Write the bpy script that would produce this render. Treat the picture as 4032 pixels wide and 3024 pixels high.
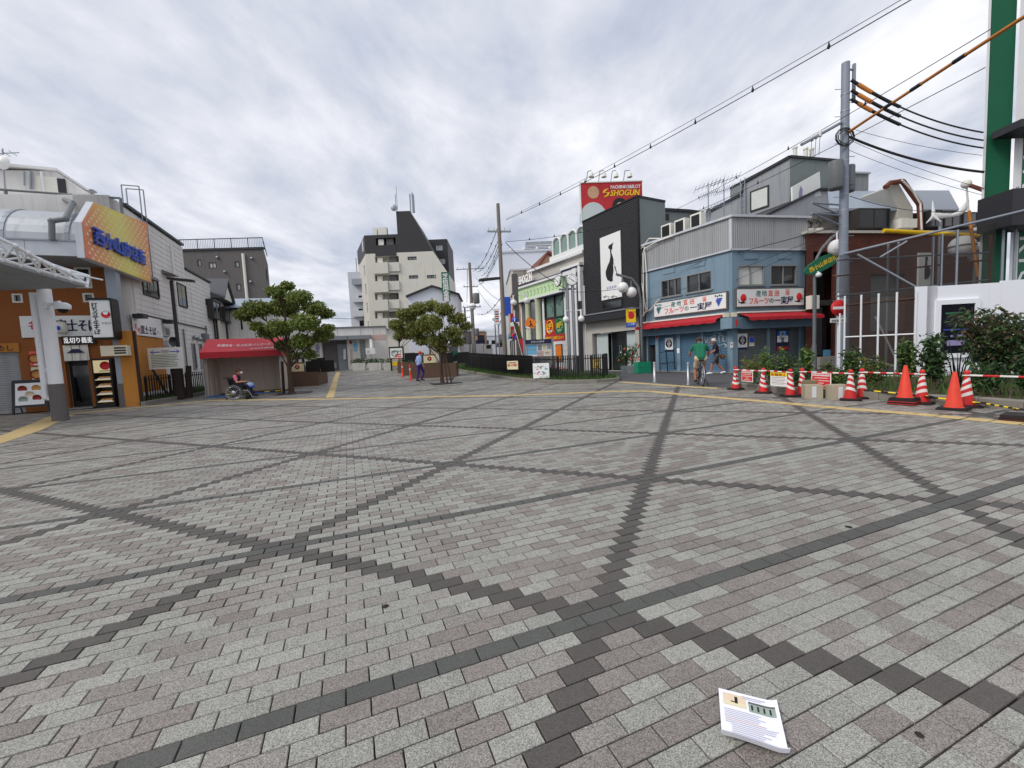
import bpy, math, random
import numpy as np
from mathutils import Vector, Matrix, noise as mnoise
random.seed(7); RNG = np.random.default_rng(11)
R = math.radians
for o in list(bpy.data.objects): bpy.data.objects.remove(o)
SC = bpy.context.scene; COL = SC.collection

# ------------------------------------------------------------ camera
CAM_H = 1.4607; FPX = 1640.5; PITCH = 0.0755; ROLL = 0.0469
cp, sp, cr, sr = math.cos(PITCH), math.sin(PITCH), math.cos(ROLL), math.sin(ROLL)
fw = Vector((0, cp, -sp)); dn0 = Vector((0, -sp, -cp)); rt0 = Vector((1, 0, 0))
rt = cr*rt0 + sr*dn0; dn = -sr*rt0 + cr*dn0
cam_d = bpy.data.cameras.new('camera'); cam = bpy.data.objects.new('camera', cam_d); COL.objects.link(cam)
cam.matrix_world = Matrix(((rt.x, -dn.x, -fw.x, 0), (rt.y, -dn.y, -fw.y, 0), (rt.z, -dn.z, -fw.z, CAM_H), (0, 0, 0, 1)))
cam_d.sensor_width = 36; cam_d.lens = FPX/4032*36; cam_d.clip_start = 0.05; cam_d.clip_end = 2000
SC.camera = cam

# ------------------------------------------------------------ sky, sun, exposure
SUN_EL, SUN_AZ = R(44), R(240)      # azimuth clockwise from +y: hazy sun on the left, behind
wd = bpy.data.worlds.new('World'); SC.world = wd; wd.use_nodes = True
nt = wd.node_tree; nt.nodes.clear(); N = nt.nodes.new; LK = nt.links.new
out = N('ShaderNodeOutputWorld'); bg = N('ShaderNodeBackground'); bg.inputs[1].default_value = 0.1
sky = N('ShaderNodeTexSky'); sky.sky_type = 'NISHITA'; sky.sun_disc = False
sky.sun_elevation = SUN_EL; sky.sun_rotation = SUN_AZ; sky.air_density = 1.2; sky.dust_density = 2.0
tc = N('ShaderNodeTexCoord'); sep = N('ShaderNodeSeparateXYZ'); LK(tc.outputs['Generated'], sep.inputs[0])
def mth(op, a, b=None, c=None, clamp=False):
    n = N('ShaderNodeMath'); n.operation = op; n.use_clamp = clamp
    for i, v in enumerate((a, b, c)):
        if v is None: continue
        if isinstance(v, (int, float)): n.inputs[i].default_value = v
        else: LK(v, n.inputs[i])
    return n.outputs[0]
zc = mth('ADD', mth('MAXIMUM', sep.outputs[2], 0.0), 0.13)
cmb = N('ShaderNodeCombineXYZ'); LK(mth('DIVIDE', sep.outputs[0], zc), cmb.inputs[0]); LK(mth('DIVIDE', sep.outputs[1], zc), cmb.inputs[1])
def noi(vec, scale, detail, rough, dist=0.0):
    n = N('ShaderNodeTexNoise'); n.inputs['Scale'].default_value = scale; n.inputs['Detail'].default_value = detail
    n.inputs['Roughness'].default_value = rough; n.inputs['Distortion'].default_value = dist; LK(vec, n.inputs['Vector']); return n.outputs[0]
mp = N('ShaderNodeMapping'); mp.inputs['Rotation'].default_value = (0, 0, R(-38)); mp.inputs['Scale'].default_value = (1.35, 0.85, 1); LK(cmb.outputs[0], mp.inputs['Vector'])
n1 = noi(mp.outputs[0], 0.85, 7, 0.58, 0.35); n2 = noi(cmb.outputs[0], 0.42, 3, 0.5, 0.2); n3 = noi(mp.outputs[0], 3.0, 5, 0.6, 0.2)
cl = mth('ADD', mth('ADD', mth('MULTIPLY', n1, 0.62), mth('MULTIPLY', n2, 0.42)), mth('MULTIPLY', n3, 0.2))
rmp = N('ShaderNodeValToRGB'); LK(cl, rmp.inputs[0])
el = rmp.color_ramp.elements
el[0].position = 0.46; el[0].color = (3.2, 3.6, 4.65, 1)
el[1].position = 0.72; el[1].color = (7.9, 7.95, 8.4, 1)
e = el.new(0.54); e.color = (4.4, 4.75, 5.7, 1)
e = el.new(0.62); e.color = (5.8, 6.0, 6.65, 1)
# thin places low over the roofs let the blue through
gap = mth('MULTIPLY', mth('SUBTRACT', 0.60, cl, clamp=True), 7.0, clamp=True)
low = mth('SUBTRACT', 1.0, mth('MULTIPLY', sep.outputs[2], 3.2), clamp=True)
gapm = mth('MULTIPLY', mth('MULTIPLY', gap, low), 0.75, clamp=True)
mx = N('ShaderNodeMixRGB'); LK(gapm, mx.inputs[0]); LK(rmp.outputs[0], mx.inputs[1]); LK(sky.outputs[0], mx.inputs[2])
LK(mx.outputs[0], bg.inputs[0]); LK(bg.outputs[0], out.inputs[0])
sd = bpy.data.lights.new('sun', 'SUN'); sd.energy = 1.5; sd.angle = R(22); sd.color = (1, .96, .9)
so = bpy.data.objects.new('sun', sd); COL.objects.link(so)
sv = Vector((math.sin(SUN_AZ)*math.cos(SUN_EL), math.cos(SUN_AZ)*math.cos(SUN_EL), math.sin(SUN_EL)))
so.rotation_euler = sv.to_track_quat('Z', 'Y').to_euler(); so.location = sv*60
vs = SC.view_settings; vs.view_transform = 'Standard'; vs.look = 'None'; vs.exposure = 0.38; vs.gamma = 1; vs.use_curve_mapping = False

# ------------------------------------------------------------ helpers
def ray(px, py):
    uu = (px-2016)/FPX; vv = (py-1512)/FPX
    u = cr*uu - sr*vv; v = sr*uu + cr*vv
    return Vector((u, cp - sp*v, -sp - cp*v))
def zg(x, y):
    t = min(max((6.0-x)/7.0, 0), 1); t = t*t*(3-2*t)
    return 0.043*t*min(max(y-21.5, 0), 18.0)
def gp(px, py):                       # survey: a ground point seen at a photo position
    d = ray(px, py); z = 0.0
    for _ in range(12):
        t = (z-CAM_H)/d.z; x, y = d.x*t, d.y*t; z = 0.5*z+0.5*zg(x, y)
    return x, y
def at(px, py, y):                    # survey: a point at depth y
    d = ray(px, py); t = y/d.y; return Vector((d.x*t, y, CAM_H+d.z*t))
ANG = 0.3738                          # direction of the paving courses
ORG = {}
def V(*a): return Vector(a)

class MB:
    def __init__(s): s.v = []; s.f = []; s.m = []; s.sm = []
    def add(s, vs, fs, m=0, smooth=False):
        k = len(s.v); s.v.extend([tuple(p) for p in vs])
        for f in fs: s.f.append(tuple(i+k for i in f)); s.m.append(m); s.sm.append(smooth)
        return s
    def hexa(s, p, m=0):
        return s.add(p, [(0, 3, 2, 1), (4, 5, 6, 7), (0, 1, 5, 4), (1, 2, 6, 5), (2, 3, 7, 6), (3, 0, 4, 7)], m)
    def box(s, x0, x1, y0, y1, z0, z1, m=0):
        return s.hexa([(x0, y0, z0), (x1, y0, z0), (x1, y1, z0), (x0, y1, z0), (x0, y0, z1), (x1, y0, z1), (x1, y1, z1), (x0, y1, z1)], m)
    def obox(s, c, sx, sy, sz, ang=0, m=0):      # c = centre of base
        ca, sa = math.cos(ang), math.sin(ang); P = []
        for z in (0, sz):
            for a, b in ((-1, -1), (1, -1), (1, 1), (-1, 1)):
                x, y = a*sx/2, b*sy/2; P.append((c[0]+ca*x-sa*y, c[1]+sa*x+ca*y, c[2]+z))
        return s.hexa(P, m)
    def quad(s, a, b, c, d, m=0): return s.add([a, b, c, d], [(0, 1, 2, 3)], m)
    def prism(s, poly, vec, m=0):
        n = len(poly); vec = Vector(vec); a = [Vector(p) for p in poly]; b = [p+vec for p in a]
        return s.add(a+b, [tuple(range(n))[::-1], tuple(range(n, 2*n))]+[(i, (i+1) % n, n+(i+1) % n, n+i) for i in range(n)], m)
    def cyl(s, p, q, r, r2=None, n=8, m=0, caps=True, smooth=True):
        p = Vector(p); q = Vector(q); r2 = r if r2 is None else r2
        ax = (q-p); L = ax.length
        if L < 1e-6: return s
        ax /= L; u = ax.orthogonal().normalized(); w = ax.cross(u); A = []; B = []
        for i in range(n):
            t = 2*math.pi*i/n; dd = u*math.cos(t)+w*math.sin(t); A.append(p+dd*r); B.append(q+dd*r2)
        s.add(A+B, [(i, (i+1) % n, n+(i+1) % n, n+i) for i in range(n)], m, smooth)
        if caps: s.add(A, [tuple(range(n))[::-1]], m); s.add(B, [tuple(range(n))], m)
        return s
    def tube(s, pts, r, n=6, m=0, r2=None):
        k = len(pts)-1
        for i in range(k):
            ra = r if r2 is None else r+(r2-r)*i/k; rb = r if r2 is None else r+(r2-r)*(i+1)/k
            s.cyl(pts[i], pts[i+1], ra, rb, n, m)
        return s
    def lathe(s, c, prof, n=12, m=0, axis='z', smooth=True):
        c = Vector(c); k = len(s.v)
        if not isinstance(axis, str):
            ax = Vector(axis).normalized(); u = ax.orthogonal().normalized(); w_ = ax.cross(u)
        for (r, z) in prof:
            for i in range(n):
                t = 2*math.pi*i/n; a, b = r*math.cos(t), r*math.sin(t)
                if not isinstance(axis, str): s.v.append(tuple(c+u*a+w_*b+ax*z)); continue
                s.v.append(tuple(c+(V(a, b, z) if axis == 'z' else V(z, a, b) if axis == 'x' else V(a, -z, b))))
        for j in range(len(prof)-1):
            for i in range(n):
                a = k+j*n+i; b = k+j*n+(i+1) % n; s.f.append((a, b, b+n, a+n)); s.m.append(m); s.sm.append(smooth)
        return s
    def ball(s, c, r, n=12, m=0, sc=(1, 1, 1)):
        c = Vector(c); k = len(s.v); h = max(n//2, 3)
        for j in range(h+1):
            ph = math.pi*j/h
            for i in range(n):
                t = 2*math.pi*i/n
                s.v.append((c.x+r*sc[0]*math.sin(ph)*math.cos(t), c.y+r*sc[1]*math.sin(ph)*math.sin(t), c.z-r*sc[2]*math.cos(ph)))
        for j in range(h):
            for i in range(n):
                a = k+j*n+i; b = k+j*n+(i+1) % n; s.f.append((a, b, b+n, a+n)); s.m.append(m); s.sm.append(True)
        return s
    def mesh(s, name, mats, off=(0, 0, 0)):
        me = bpy.data.meshes.new(name); ox, oy, oz = off
        me.from_pydata([(a-ox, b-oy, c-oz) for a, b, c in s.v], [], s.f)
        for m_ in (mats if isinstance(mats, (list, tuple)) else [mats]): me.materials.append(M[m_])
        me.polygons.foreach_set('material_index', s.m); me.polygons.foreach_set('use_smooth', s.sm); me.update()
        return me
    def build(s, name, mats, parent=None, loc=None):
        if loc is None: loc = ORG[parent.name] if parent else (0, 0, 0)
        me = s.mesh(name, mats, loc); o = bpy.data.objects.new(name, me); COL.objects.link(o)
        if parent: o.parent = parent; ORG[o.name] = tuple(loc)
        else: o.location = loc; ORG[o.name] = tuple(loc)
        return o
def tag(o, label, cat, group=None):
    o['label'] = label; o['category'] = cat
    if group: o['group'] = group
    return o
def thing(name, label, cat, loc=(0, 0, 0), group=None, local=False, rz=0):
    o = bpy.data.objects.new(name, None); COL.objects.link(o); o.location = loc; o.rotation_euler = (0, 0, rz); o.empty_display_size = 0.2
    ORG[o.name] = (0, 0, 0) if local else tuple(loc)
    return tag(o, label, cat, group)
def struct(o, kind='structure'): o['kind'] = kind; return o
def dup(root, loc, rz=None, label=None):
    def cc(o, par):
        c = o.copy(); COL.objects.link(c); c.parent = par; ORG[c.name] = (0, 0, 0)
        for ch in kids(o): cc(ch, c)
        return c
    c = cc(root, None); c.location = loc
    if rz is not None: c.rotation_euler = (0, 0, rz)
    if label: c['label'] = label
    return c
def kids(o): return [k for k in COL.objects if k.parent is o]

class W:                                # an upright wall plane: s along it, z up, d out towards the square
    def __init__(s, ax, ay, ang, z0=0.0):
        s.a = V(ax, ay, 0); s.e = V(math.cos(ang), math.sin(ang), 0); s.n = V(-s.e.y, s.e.x, 0); s.z0 = z0; s.ang = ang
        if s.n.dot(V(0, 0, 0)-s.a) < 0: s.n = -s.n
    def p(s, u, z, d=0.0): q = s.a+s.e*u+s.n*d; return V(q.x, q.y, z)
    def px(s, px, py, d=0.0):
        r = ray(px, py); a = s.a+s.n*d; t = a.dot(s.n)/(r.x*s.n.x+r.y*s.n.y); q = V(r.x*t, r.y*t, 0)
        return (q-a).dot(s.e), CAM_H+r.z*t
    def rc(s, x0, y0, x1, y1, d=0.0):
        a = s.px(x0, y0, d); b = s.px(x1, y1, d); return min(a[0], b[0]), max(a[0], b[0]), min(a[1], b[1]), max(a[1], b[1])
    def box(s, mb, s0, s1, z0, z1, d0, d1, m=0):
        P = [s.p(s0, z0, d0), s.p(s1, z0, d0), s.p(s1, z0, d1), s.p(s0, z0, d1), s.p(s0, z1, d0), s.p(s1, z1, d0), s.p(s1, z1, d1), s.p(s0, z1, d1)]
        return mb.hexa(P, m)
    def holes(s, mb, s0, s1, z0, z1, hs, dep=0.14, m=0):
        S = sorted({s0, s1, *[v for h in hs for v in h[:2] if s0 < v < s1]}); Z = sorted({z0, z1, *[v for h in hs for v in h[2:4] if z0 < v < z1]})
        for i in range(len(S)-1):
            for j in range(len(Z)-1):
                cs, cz = (S[i]+S[i+1])/2, (Z[j]+Z[j+1])/2
                if any(h[0] < cs < h[1] and h[2] < cz < h[3] for h in hs): continue
                mb.quad(s.p(S[i], Z[j]), s.p(S[i+1], Z[j]), s.p(S[i+1], Z[j+1]), s.p(S[i], Z[j+1]), m)
        for h in hs:
            c = [(h[0], h[2]), (h[1], h[2]), (h[1], h[3]), (h[0], h[3])]
            for i in range(4):
                a, b = c[i], c[(i+1) % 4]; mb.quad(s.p(*a), s.p(*b), s.p(*b, -dep), s.p(*a, -dep), m)
        return mb
    def ribs(s, mb, s0, s1, z0, z1, pitch, amp, horiz=False, d=0.0, m=0, edge=0.3):
        a0, a1 = (z0, z1) if horiz else (s0, s1); n = max(int((a1-a0)/pitch), 1); h = (a1-a0)/n; prof = []
        for i in range(n):
            b = a0+i*h; prof += [(b, d), (b+h*edge*.5, d+amp), (b+h*(.5+edge*.25), d+amp), (b+h*(.5+edge*.75), d)]
        prof.append((a1, d))
        for (a, da), (b, db) in zip(prof[:-1], prof[1:]):
            if horiz: mb.quad(s.p(s0, a, da), s.p(s1, a, da), s.p(s1, b, db), s.p(s0, b, db), m)
            else: mb.quad(s.p(a, z0, da), s.p(b, z0, db), s.p(b, z1, db), s.p(a, z1, da), m)
        return mb
def window(par, w, s0, s1, z0, z1, dep=0.1, fr='frame_dark', gl='glass', nm=1, t=0.045, sill=False, name='window', fd=0.0, hb=0):
    m = MB()
    for a, b, c, d in ((s0, s1, z0, z0+t), (s0, s1, z1-t, z1), (s0, s0+t, z0+t, z1-t), (s1-t, s1, z0+t, z1-t)): w.box(m, a, b, c, d, -dep, fd+0.012)
    for k in range(1, nm+1):
        c = s0+(s1-s0)*k/(nm+1); w.box(m, c-t*.4, c+t*.4, z0+t, z1-t, -dep, fd-0.02)
    for k in range(1, hb+1):
        c = z0+(z1-z0)*k/(hb+1); w.box(m, s0+t, s1-t, c-t*.4, c+t*.4, -dep, fd-0.022)
    if sill: w.box(m, s0-.05, s1+.05, z0-.05, z0-.002, -0.02, 0.07)
    o = m.build(name, fr, par)
    g = MB(); w.box(g, s0+t*.9, s1-t*.9, z0+t*.9, z1-t*.9, -dep-.02, -dep*.6-.012+fd); g.build('pane', gl, o)
    return o
def txt(par, s, w, s0, z0, size, mat, d=0.02, ext=0.006, bold=0.0, maxw=None, vert=False, name='lettering', flip=1, rot=0, shear=0, ls=1.0, center=False):
    cu = bpy.data.curves.new('t', 'FONT'); cu.size = size; cu.extrude = 0; cu.offset = min(bold, .01)*size; cu.resolution_u = 2; cu.shear = shear
    cu.body = '\n'.join(s) if vert else s
    if vert: cu.space_line = ls; cu.align_x = 'CENTER'
    else: cu.space_character = ls
    to = bpy.data.objects.new('t', cu); COL.objects.link(to); bpy.context.view_layer.update()
    me = bpy.data.meshes.new_from_object(to.evaluated_get(bpy.context.evaluated_depsgraph_get())); bpy.data.objects.remove(to); bpy.data.curves.remove(cu)
    co = np.empty(len(me.vertices)*3); me.vertices.foreach_get('co', co); co = co.reshape(-1, 3)
    if len(co) == 0: return None
    mn, mxx = co.min(0), co.max(0); wd_ = mxx[0]-mn[0]; k = 1.0
    if maxw: k = maxw/wd_
    off = (mn[0]+mxx[0])/2 if (center or vert) else mn[0]
    ca, sa = math.cos(rot), math.sin(rot); pts = []
    for x, y, z in co:
        x = (x-off)*k*flip
        if vert: y -= mxx[1]
        else: y -= mn[1] if False else 0
        x, y = ca*x-sa*y, sa*x+ca*y; pts.append(w.p(s0+x, z0+y, d+ext))
    m = MB(); F_ = [tuple(p.vertices) for p in me.polygons]; m.add(pts, F_); bpy.data.meshes.remove(me)
    if bold > .02:
        e_ = (w.p(1, 0, 0)-w.p(0, 0, 0)).normalized()*(bold*size*.55)
        for k_, s_ in ((-1, .0004), (1, .0008)): m.add([p+e_*k_+V(0, -s_, s_*.5) for p in pts], F_)
    return m.build(name, mat, par)

def Bx(w, name, m_, par, *r):
    m = MB(); w.box(m, *r); return m.build(name, m_, par)
def P1(f, name, m_, par, *a, **k):
    m = MB(); getattr(m, f)(*a, **k); return m.build(name, m_, par)
# ------------------------------------------------------------ materials
M = {}
def lin(c):
    c = [v/255 for v in c]; return tuple(v/12.92 if v <= .04045 else ((v+.055)/1.055)**2.4 for v in c)
def mat(name, c, rough=.7, var=.12, sc=3.0, metal=0, bump=0, bsc=40, streak=0, spec=.4, emit=0, trans=0, alpha=1, fine=0, rvar=False, leaf=False, hue=0):
    m = bpy.data.materials.new(name); m.use_nodes = True; t = m.node_tree; b = t.nodes['Principled BSDF']; M[name] = m
    c = lin(c) if max(c) > 1.0 else c; L = t.links.new; n_ = t.nodes.new
    b.inputs['Roughness'].default_value = rough; b.inputs['Metallic'].default_value = metal; b.inputs['Specular IOR Level'].default_value = spec
    if trans: b.inputs['Transmission Weight'].default_value = trans
    b.inputs['Alpha'].default_value = alpha
    geo = n_('ShaderNodeNewGeometry')
    def nz(scale, det=4, vec=None, rg=.55):
        q = n_('ShaderNodeTexNoise'); q.inputs['Scale'].default_value = scale; q.inputs['Detail'].default_value = det; q.inputs['Roughness'].default_value = rg
        L(vec or geo.outputs['Position'], q.inputs['Vector']); return q.outputs[0]
    def mt(op, a, b_):
        q = n_('ShaderNodeMath'); q.operation = op
        for i, v in enumerate((a, b_)):
            if isinstance(v, (int, float)): q.inputs[i].default_value = v
            else: L(v, q.inputs[i])
        return q.outputs[0]
    f = mt('ADD', 1.0, mt('MULTIPLY', mt('SUBTRACT', nz(sc), .5), var*2))
    if streak:
        mp_ = n_('ShaderNodeMapping'); mp_.inputs['Scale'].default_value = (1, 1, .07); L(geo.outputs['Position'], mp_.inputs['Vector'])
        st = nz(4.5, 4, mp_.outputs[0], .6); st = mt('MULTIPLY', mt('MAXIMUM', mt('SUBTRACT', st, .5), 0.0), -streak*3.2); f = mt('ADD', f, st)
    if fine: f = mt('ADD', f, mt('MULTIPLY', mt('SUBTRACT', nz(fine, 2, None, .7), .5), .9))
    if rvar:
        oi = n_('ShaderNodeObjectInfo'); f = mt('MULTIPLY', f, mt('ADD', .86, mt('MULTIPLY', oi.outputs['Random'], .28)))
    if leaf:
        at_ = n_('ShaderNodeAttribute'); at_.attribute_name = 'tint'; f = mt('MULTIPLY', f, mt('ADD', .55, mt('MULTIPLY', at_.outputs['Fac'], .9)))
    mul = n_('ShaderNodeVectorMath'); mul.operation = 'SCALE'; mul.inputs[0].default_value = c[:3]; L(f, mul.inputs['Scale'])
    col = mul.outputs[0]
    L(col, b.inputs['Base Color'])
    if emit: L(col, b.inputs['Emission Color']); b.inputs['Emission Strength'].default_value = emit
    if bump:
        bp = n_('ShaderNodeBump'); bp.inputs['Strength'].default_value = bump; bp.inputs['Distance'].default_value = .01; L(nz(bsc, 5), bp.inputs['Height']); L(bp.outputs[0], b.inputs['Normal'])
    if leaf:
        b.inputs['Subsurface Weight'].default_value = 0.0
        tr = n_('ShaderNodeBsdfTranslucent'); L(col, tr.inputs['Color']); ms = n_('ShaderNodeMixShader'); ms.inputs[0].default_value = .3
        L(b.outputs[0], ms.inputs[1]); L(tr.outputs[0], ms.inputs[2]); L(ms.outputs[0], t.nodes['Material Output'].inputs['Surface'])
    return m
# masonry, plaster, metal
mat('white_siding', (214, 212, 208), .7, .05, 1.2, streak=.35); mat('white_plaster', (222, 220, 216), .75, .05, 1.0, streak=.25, bump=.1)
mat('hoarding', (238, 240, 245), .35, .02, .6, spec=.5); mat('offwhite', (226, 224, 214), .6, .05)
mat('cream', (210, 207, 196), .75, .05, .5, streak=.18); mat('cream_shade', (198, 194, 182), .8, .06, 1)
mat('black_clad', (52, 52, 55), .6, .08, 1, streak=.1); mat('dark_clad', (46, 46, 49), .5, .1, 1.5)
mat('taupe', (100, 96, 95), .85, .06, .6, streak=.2, fine=25); mat('brown_plaster', (146, 88, 44), .85, .1, 1.5, streak=.2)
mat('orange_clad', (184, 122, 48), .7, .07, 1.5, streak=.2); mat('brown_dark', (44, 28, 20), .6)
mat('blue_wall', (122, 145, 161), .75, .08, .8, streak=.25, bump=.08); mat('blue_trim', (96, 120, 138), .7, .1, 2, streak=.2)
mat('blue_shutter', (86, 118, 144), .5, .1, 2, streak=.2, spec=.5); mat('grey_shutter', (98, 104, 106), .5, .1, 2, streak=.25, spec=.5)
mat('corrugated', (164, 166, 168), .55, .06, 1, streak=.25); mat('roof_metal', (150, 160, 172), .5, .06, 1, streak=.15)
mat('grey_plaster', (150, 154, 158), .8, .08, .7, streak=.35); mat('green_grey', (126, 134, 134), .8, .06, .8, streak=.15)
mat('light_plaster', (196, 200, 206), .75, .05, .6, streak=.2); mat('pale_block', (208, 212, 220), .7, .03, .3)
mat('stone_clad', (188, 184, 176), .6, .07, 1.2); mat('white_tile', (226, 226, 226), .4, .04, 1, spec=.5)
mat('pale_green', (196, 222, 176), .6, .06, 2); mat('green_scroll', (120, 170, 110), .6); mat('column_cream', (208, 212, 182), .55, .05)
mat('navy_trim', (52, 54, 84), .5, .08); mat('pink_band', (206, 176, 168), .7, .05); mat('grey_sign', (132, 138, 142), .5, .06)
mat('concrete', (142, 138, 132), .9, .14, 2.5, bump=.3, bsc=30, fine=60); mat('kerb_stone', (128, 124, 116), .9, .16, 3, bump=.4, bsc=30, fine=70)
mat('granite_brown', (98, 76, 62), .6, .12, 6, fine=90); mat('planter_white', (206, 204, 198), .8, .1, 2, streak=.2)
mat('asphalt', (82, 82, 84), .92, .12, .8, bump=.4, bsc=120, fine=160); mat('ground_far', (104, 102, 100), .95, .1, .3)
mat('soil', (70, 54, 40), .95, .25, 8, bump=.6, bsc=25)
mat('paint_white', (232, 232, 230), .5, .05); mat('white_metal', (226, 228, 230), .35, .04, 1, spec=.5); mat('steel', (158, 160, 164), .35, .1, 3, metal=.85)
mat('galv', (150, 156, 164), .5, .1, 4, metal=.5); mat('pole_grey', (138, 146, 158), .6, .1, 2.5, metal=.2, streak=.2); mat('conc_pole', (128, 120, 110), .85, .14, 2, streak=.25)
mat('dark_metal', (44, 44, 48), .5, .1, 4); mat('black_iron', (22, 22, 25), .45, .1, 5, spec=.5); mat('black', (18, 18, 20), .5, .1)
mat('silver_roof', (176, 180, 184), .45, .08, 1.2, metal=.35, streak=.25); mat('pvc_grey', (108, 112, 114), .5, .1, 2); mat('beige_box', (214, 204, 180), .6, .05)
mat('frame_dark', (50, 46, 44), .45, .08); mat('frame_grey', (150, 150, 148), .4, .06, metal=.4); mat('frame_white', (216, 218, 216), .5)
mat('glass', (30, 36, 40), .06, .2, .6, spec=.9); mat('glass_light', (150, 158, 158), .12, .15, .8, spec=.8); mat('glass_green', (116, 142, 132), .1, .15, .5, spec=.8)
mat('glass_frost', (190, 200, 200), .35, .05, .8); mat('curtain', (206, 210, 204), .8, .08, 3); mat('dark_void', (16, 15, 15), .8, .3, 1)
mat('brick', (126, 62, 44), .85, .15, 3); mat('roof_tile', (86, 88, 92), .6, .1, 2); mat('rust_roof', (112, 60, 46), .7, .1); mat('tan_wall', (190, 150, 124), .8, .06)
mat('awning_red', (178, 30, 42), .6, .1, 3); mat('tent_red', (212, 66, 76), .6, .06, 2, trans=0); mat('tent_cloth', (204, 190, 176), .8, .07, 1.5, streak=.22)
mat('ink_red', (206, 36, 44), .5, .04); mat('ink_blue', (38, 80, 192), .5, .05); mat('ink_navy', (34, 36, 74), .5); mat('ink_black', (24, 22, 24), .6); mat('ink_green', (44, 120, 84), .5)
mat('ink_salmon', (232, 100, 80), .5); mat('ink_teal', (52, 116, 116), .5); mat('ink_yellow', (246, 206, 30), .5); mat('ink_grey', (150, 150, 152), .6); mat('ink_white', (240, 240, 238), .5)
mat('ink_orange', (236, 130, 40), .5); mat('ink_lilac', (150, 140, 180), .6); mat('ink_sky', (120, 190, 226), .5); mat('ink_purple', (84, 34, 66), .5); mat('ink_skin', (196, 158, 124), .6)
mat('sign_green', (28, 104, 74), .5, .05); mat('sign_white', (232, 234, 232), .4, .04, 1); mat('lit_white', (236, 238, 240), .4, .02, emit=.35); mat('sign_cream', (226, 216, 178), .5)
mat('poster_red', (186, 40, 48), .5, .08, 2); mat('screen', (10, 12, 24), .5, .1, spec=.15); mat('screen_blue', (30, 50, 120), .3, .1, emit=.5)
mat('cone_red', (200, 42, 42), .55, .16, 9, streak=.25); mat('cone_orange', (216, 60, 38), .6, .14, 8, streak=.25); mat('cone_white', (222, 220, 214), .5, .12, 9); mat('rubber', (40, 34, 34), .8, .15, 6); mat('rubber_red', (66, 32, 32), .7, .15, 6)
mat('bar_yellow', (246, 214, 30), .45); mat('bar_black', (26, 26, 30), .45); mat('tactile', (194, 172, 122), .8, .14, 4, bump=.3, fine=60)
mat('green_net', (18, 96, 66), .8, .08, 1, streak=.1); mat('crate_green', (28, 140, 104), .5, .06); mat('wood', (128, 84, 50), .7, .15, 6); mat('yellow_machine', (240, 196, 20), .5)
mat('bark', (74, 58, 46), .9, .25, 12, bump=.6, bsc=35); mat('bark_dark', (44, 36, 32), .9, .2, 10, bump=.6, bsc=30); mat('stem', (92, 82, 56), .8, .2, 8)
mat('leaf_tree', (.16, .235, .05), .55, .2, 2, leaf=True); mat('leaf_tree_b', (.22, .225, .055), .55, .2, 2, leaf=True); mat('leaf_shrub', (.075, .15, .042), .5, .2, 2, leaf=True)
mat('leaf_dark', (.03, .06, .026), .45, .2, 2, leaf=True); mat('leaf_yellow', (.19, .18, .045), .55, .2, 2, leaf=True); mat('grass', (.07, .14, .03), .7, .2, 2, leaf=True); mat('petal', (232, 92, 70), .6, .1, 8)
mat('dry_leaf', (.14, .10, .05), .7, .2, 2, leaf=True)
mat('cable', (34, 34, 40), .6); mat('cable_orange', (190, 120, 50), .6, .2, 3); mat('insulator', (206, 204, 200), .3, .04, spec=.6)
mat('paper', (240, 240, 250), .7, .02, 10); mat('photo_tan', (228, 206, 178), .6, .1, 20); mat('photo_grey', (150, 164, 152), .6, .3, 30); mat('print_grey', (186, 186, 200), .7, .1, 40)
mat('carton', (168, 158, 136), .8, .08, 5); mat('tape', (206, 206, 210), .4)
mat('skin', (196, 144, 112), .6, .06, 12, spec=.3); mat('skin_tan', (168, 110, 82), .6, .06, 12, spec=.3); mat('hair_brown', (74, 40, 30), .7, .2, 40); mat('hair_grey', (196, 194, 190), .8, .15, 40); mat('hair_orange', (232, 86, 44), .7, .15, 30); mat('hair_dark', (62, 50, 42), .8, .2, 40)
mat('cloth_green', (22, 104, 76), .85, .1, 6, bump=.3, bsc=20); mat('cloth_khaki', (190, 172, 144), .85, .1, 6); mat('cloth_navy', (34, 34, 56), .85, .12, 6); mat('cloth_grey', (80, 80, 82), .85, .12, 6); mat('cloth_blue', (150, 172, 216), .85, .08, 6, bump=.3, bsc=20)
mat('cloth_purple', (56, 40, 116), .85, .12, 6); mat('cloth_pink', (220, 110, 130), .85, .08, 6); mat('mask', (232, 234, 236), .7)
mat('chrome', (190, 192, 196), .2, .05, metal=.95); mat('tyre', (24, 24, 25), .8, .1, 8); mat('tarp_blue', (40, 110, 190), .6, .1, 4)
mat('bread', (206, 150, 84), .7, .15, 10); mat('bowl_red', (150, 40, 34), .4); mat('warm_lit', (226, 206, 160), .5, .05, emit=.25)
mat('beak', (90, 90, 98), .6, .2, 20)

def nodes_of(name): t = M[name].node_tree; return t, t.nodes['Principled BSDF']
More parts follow.
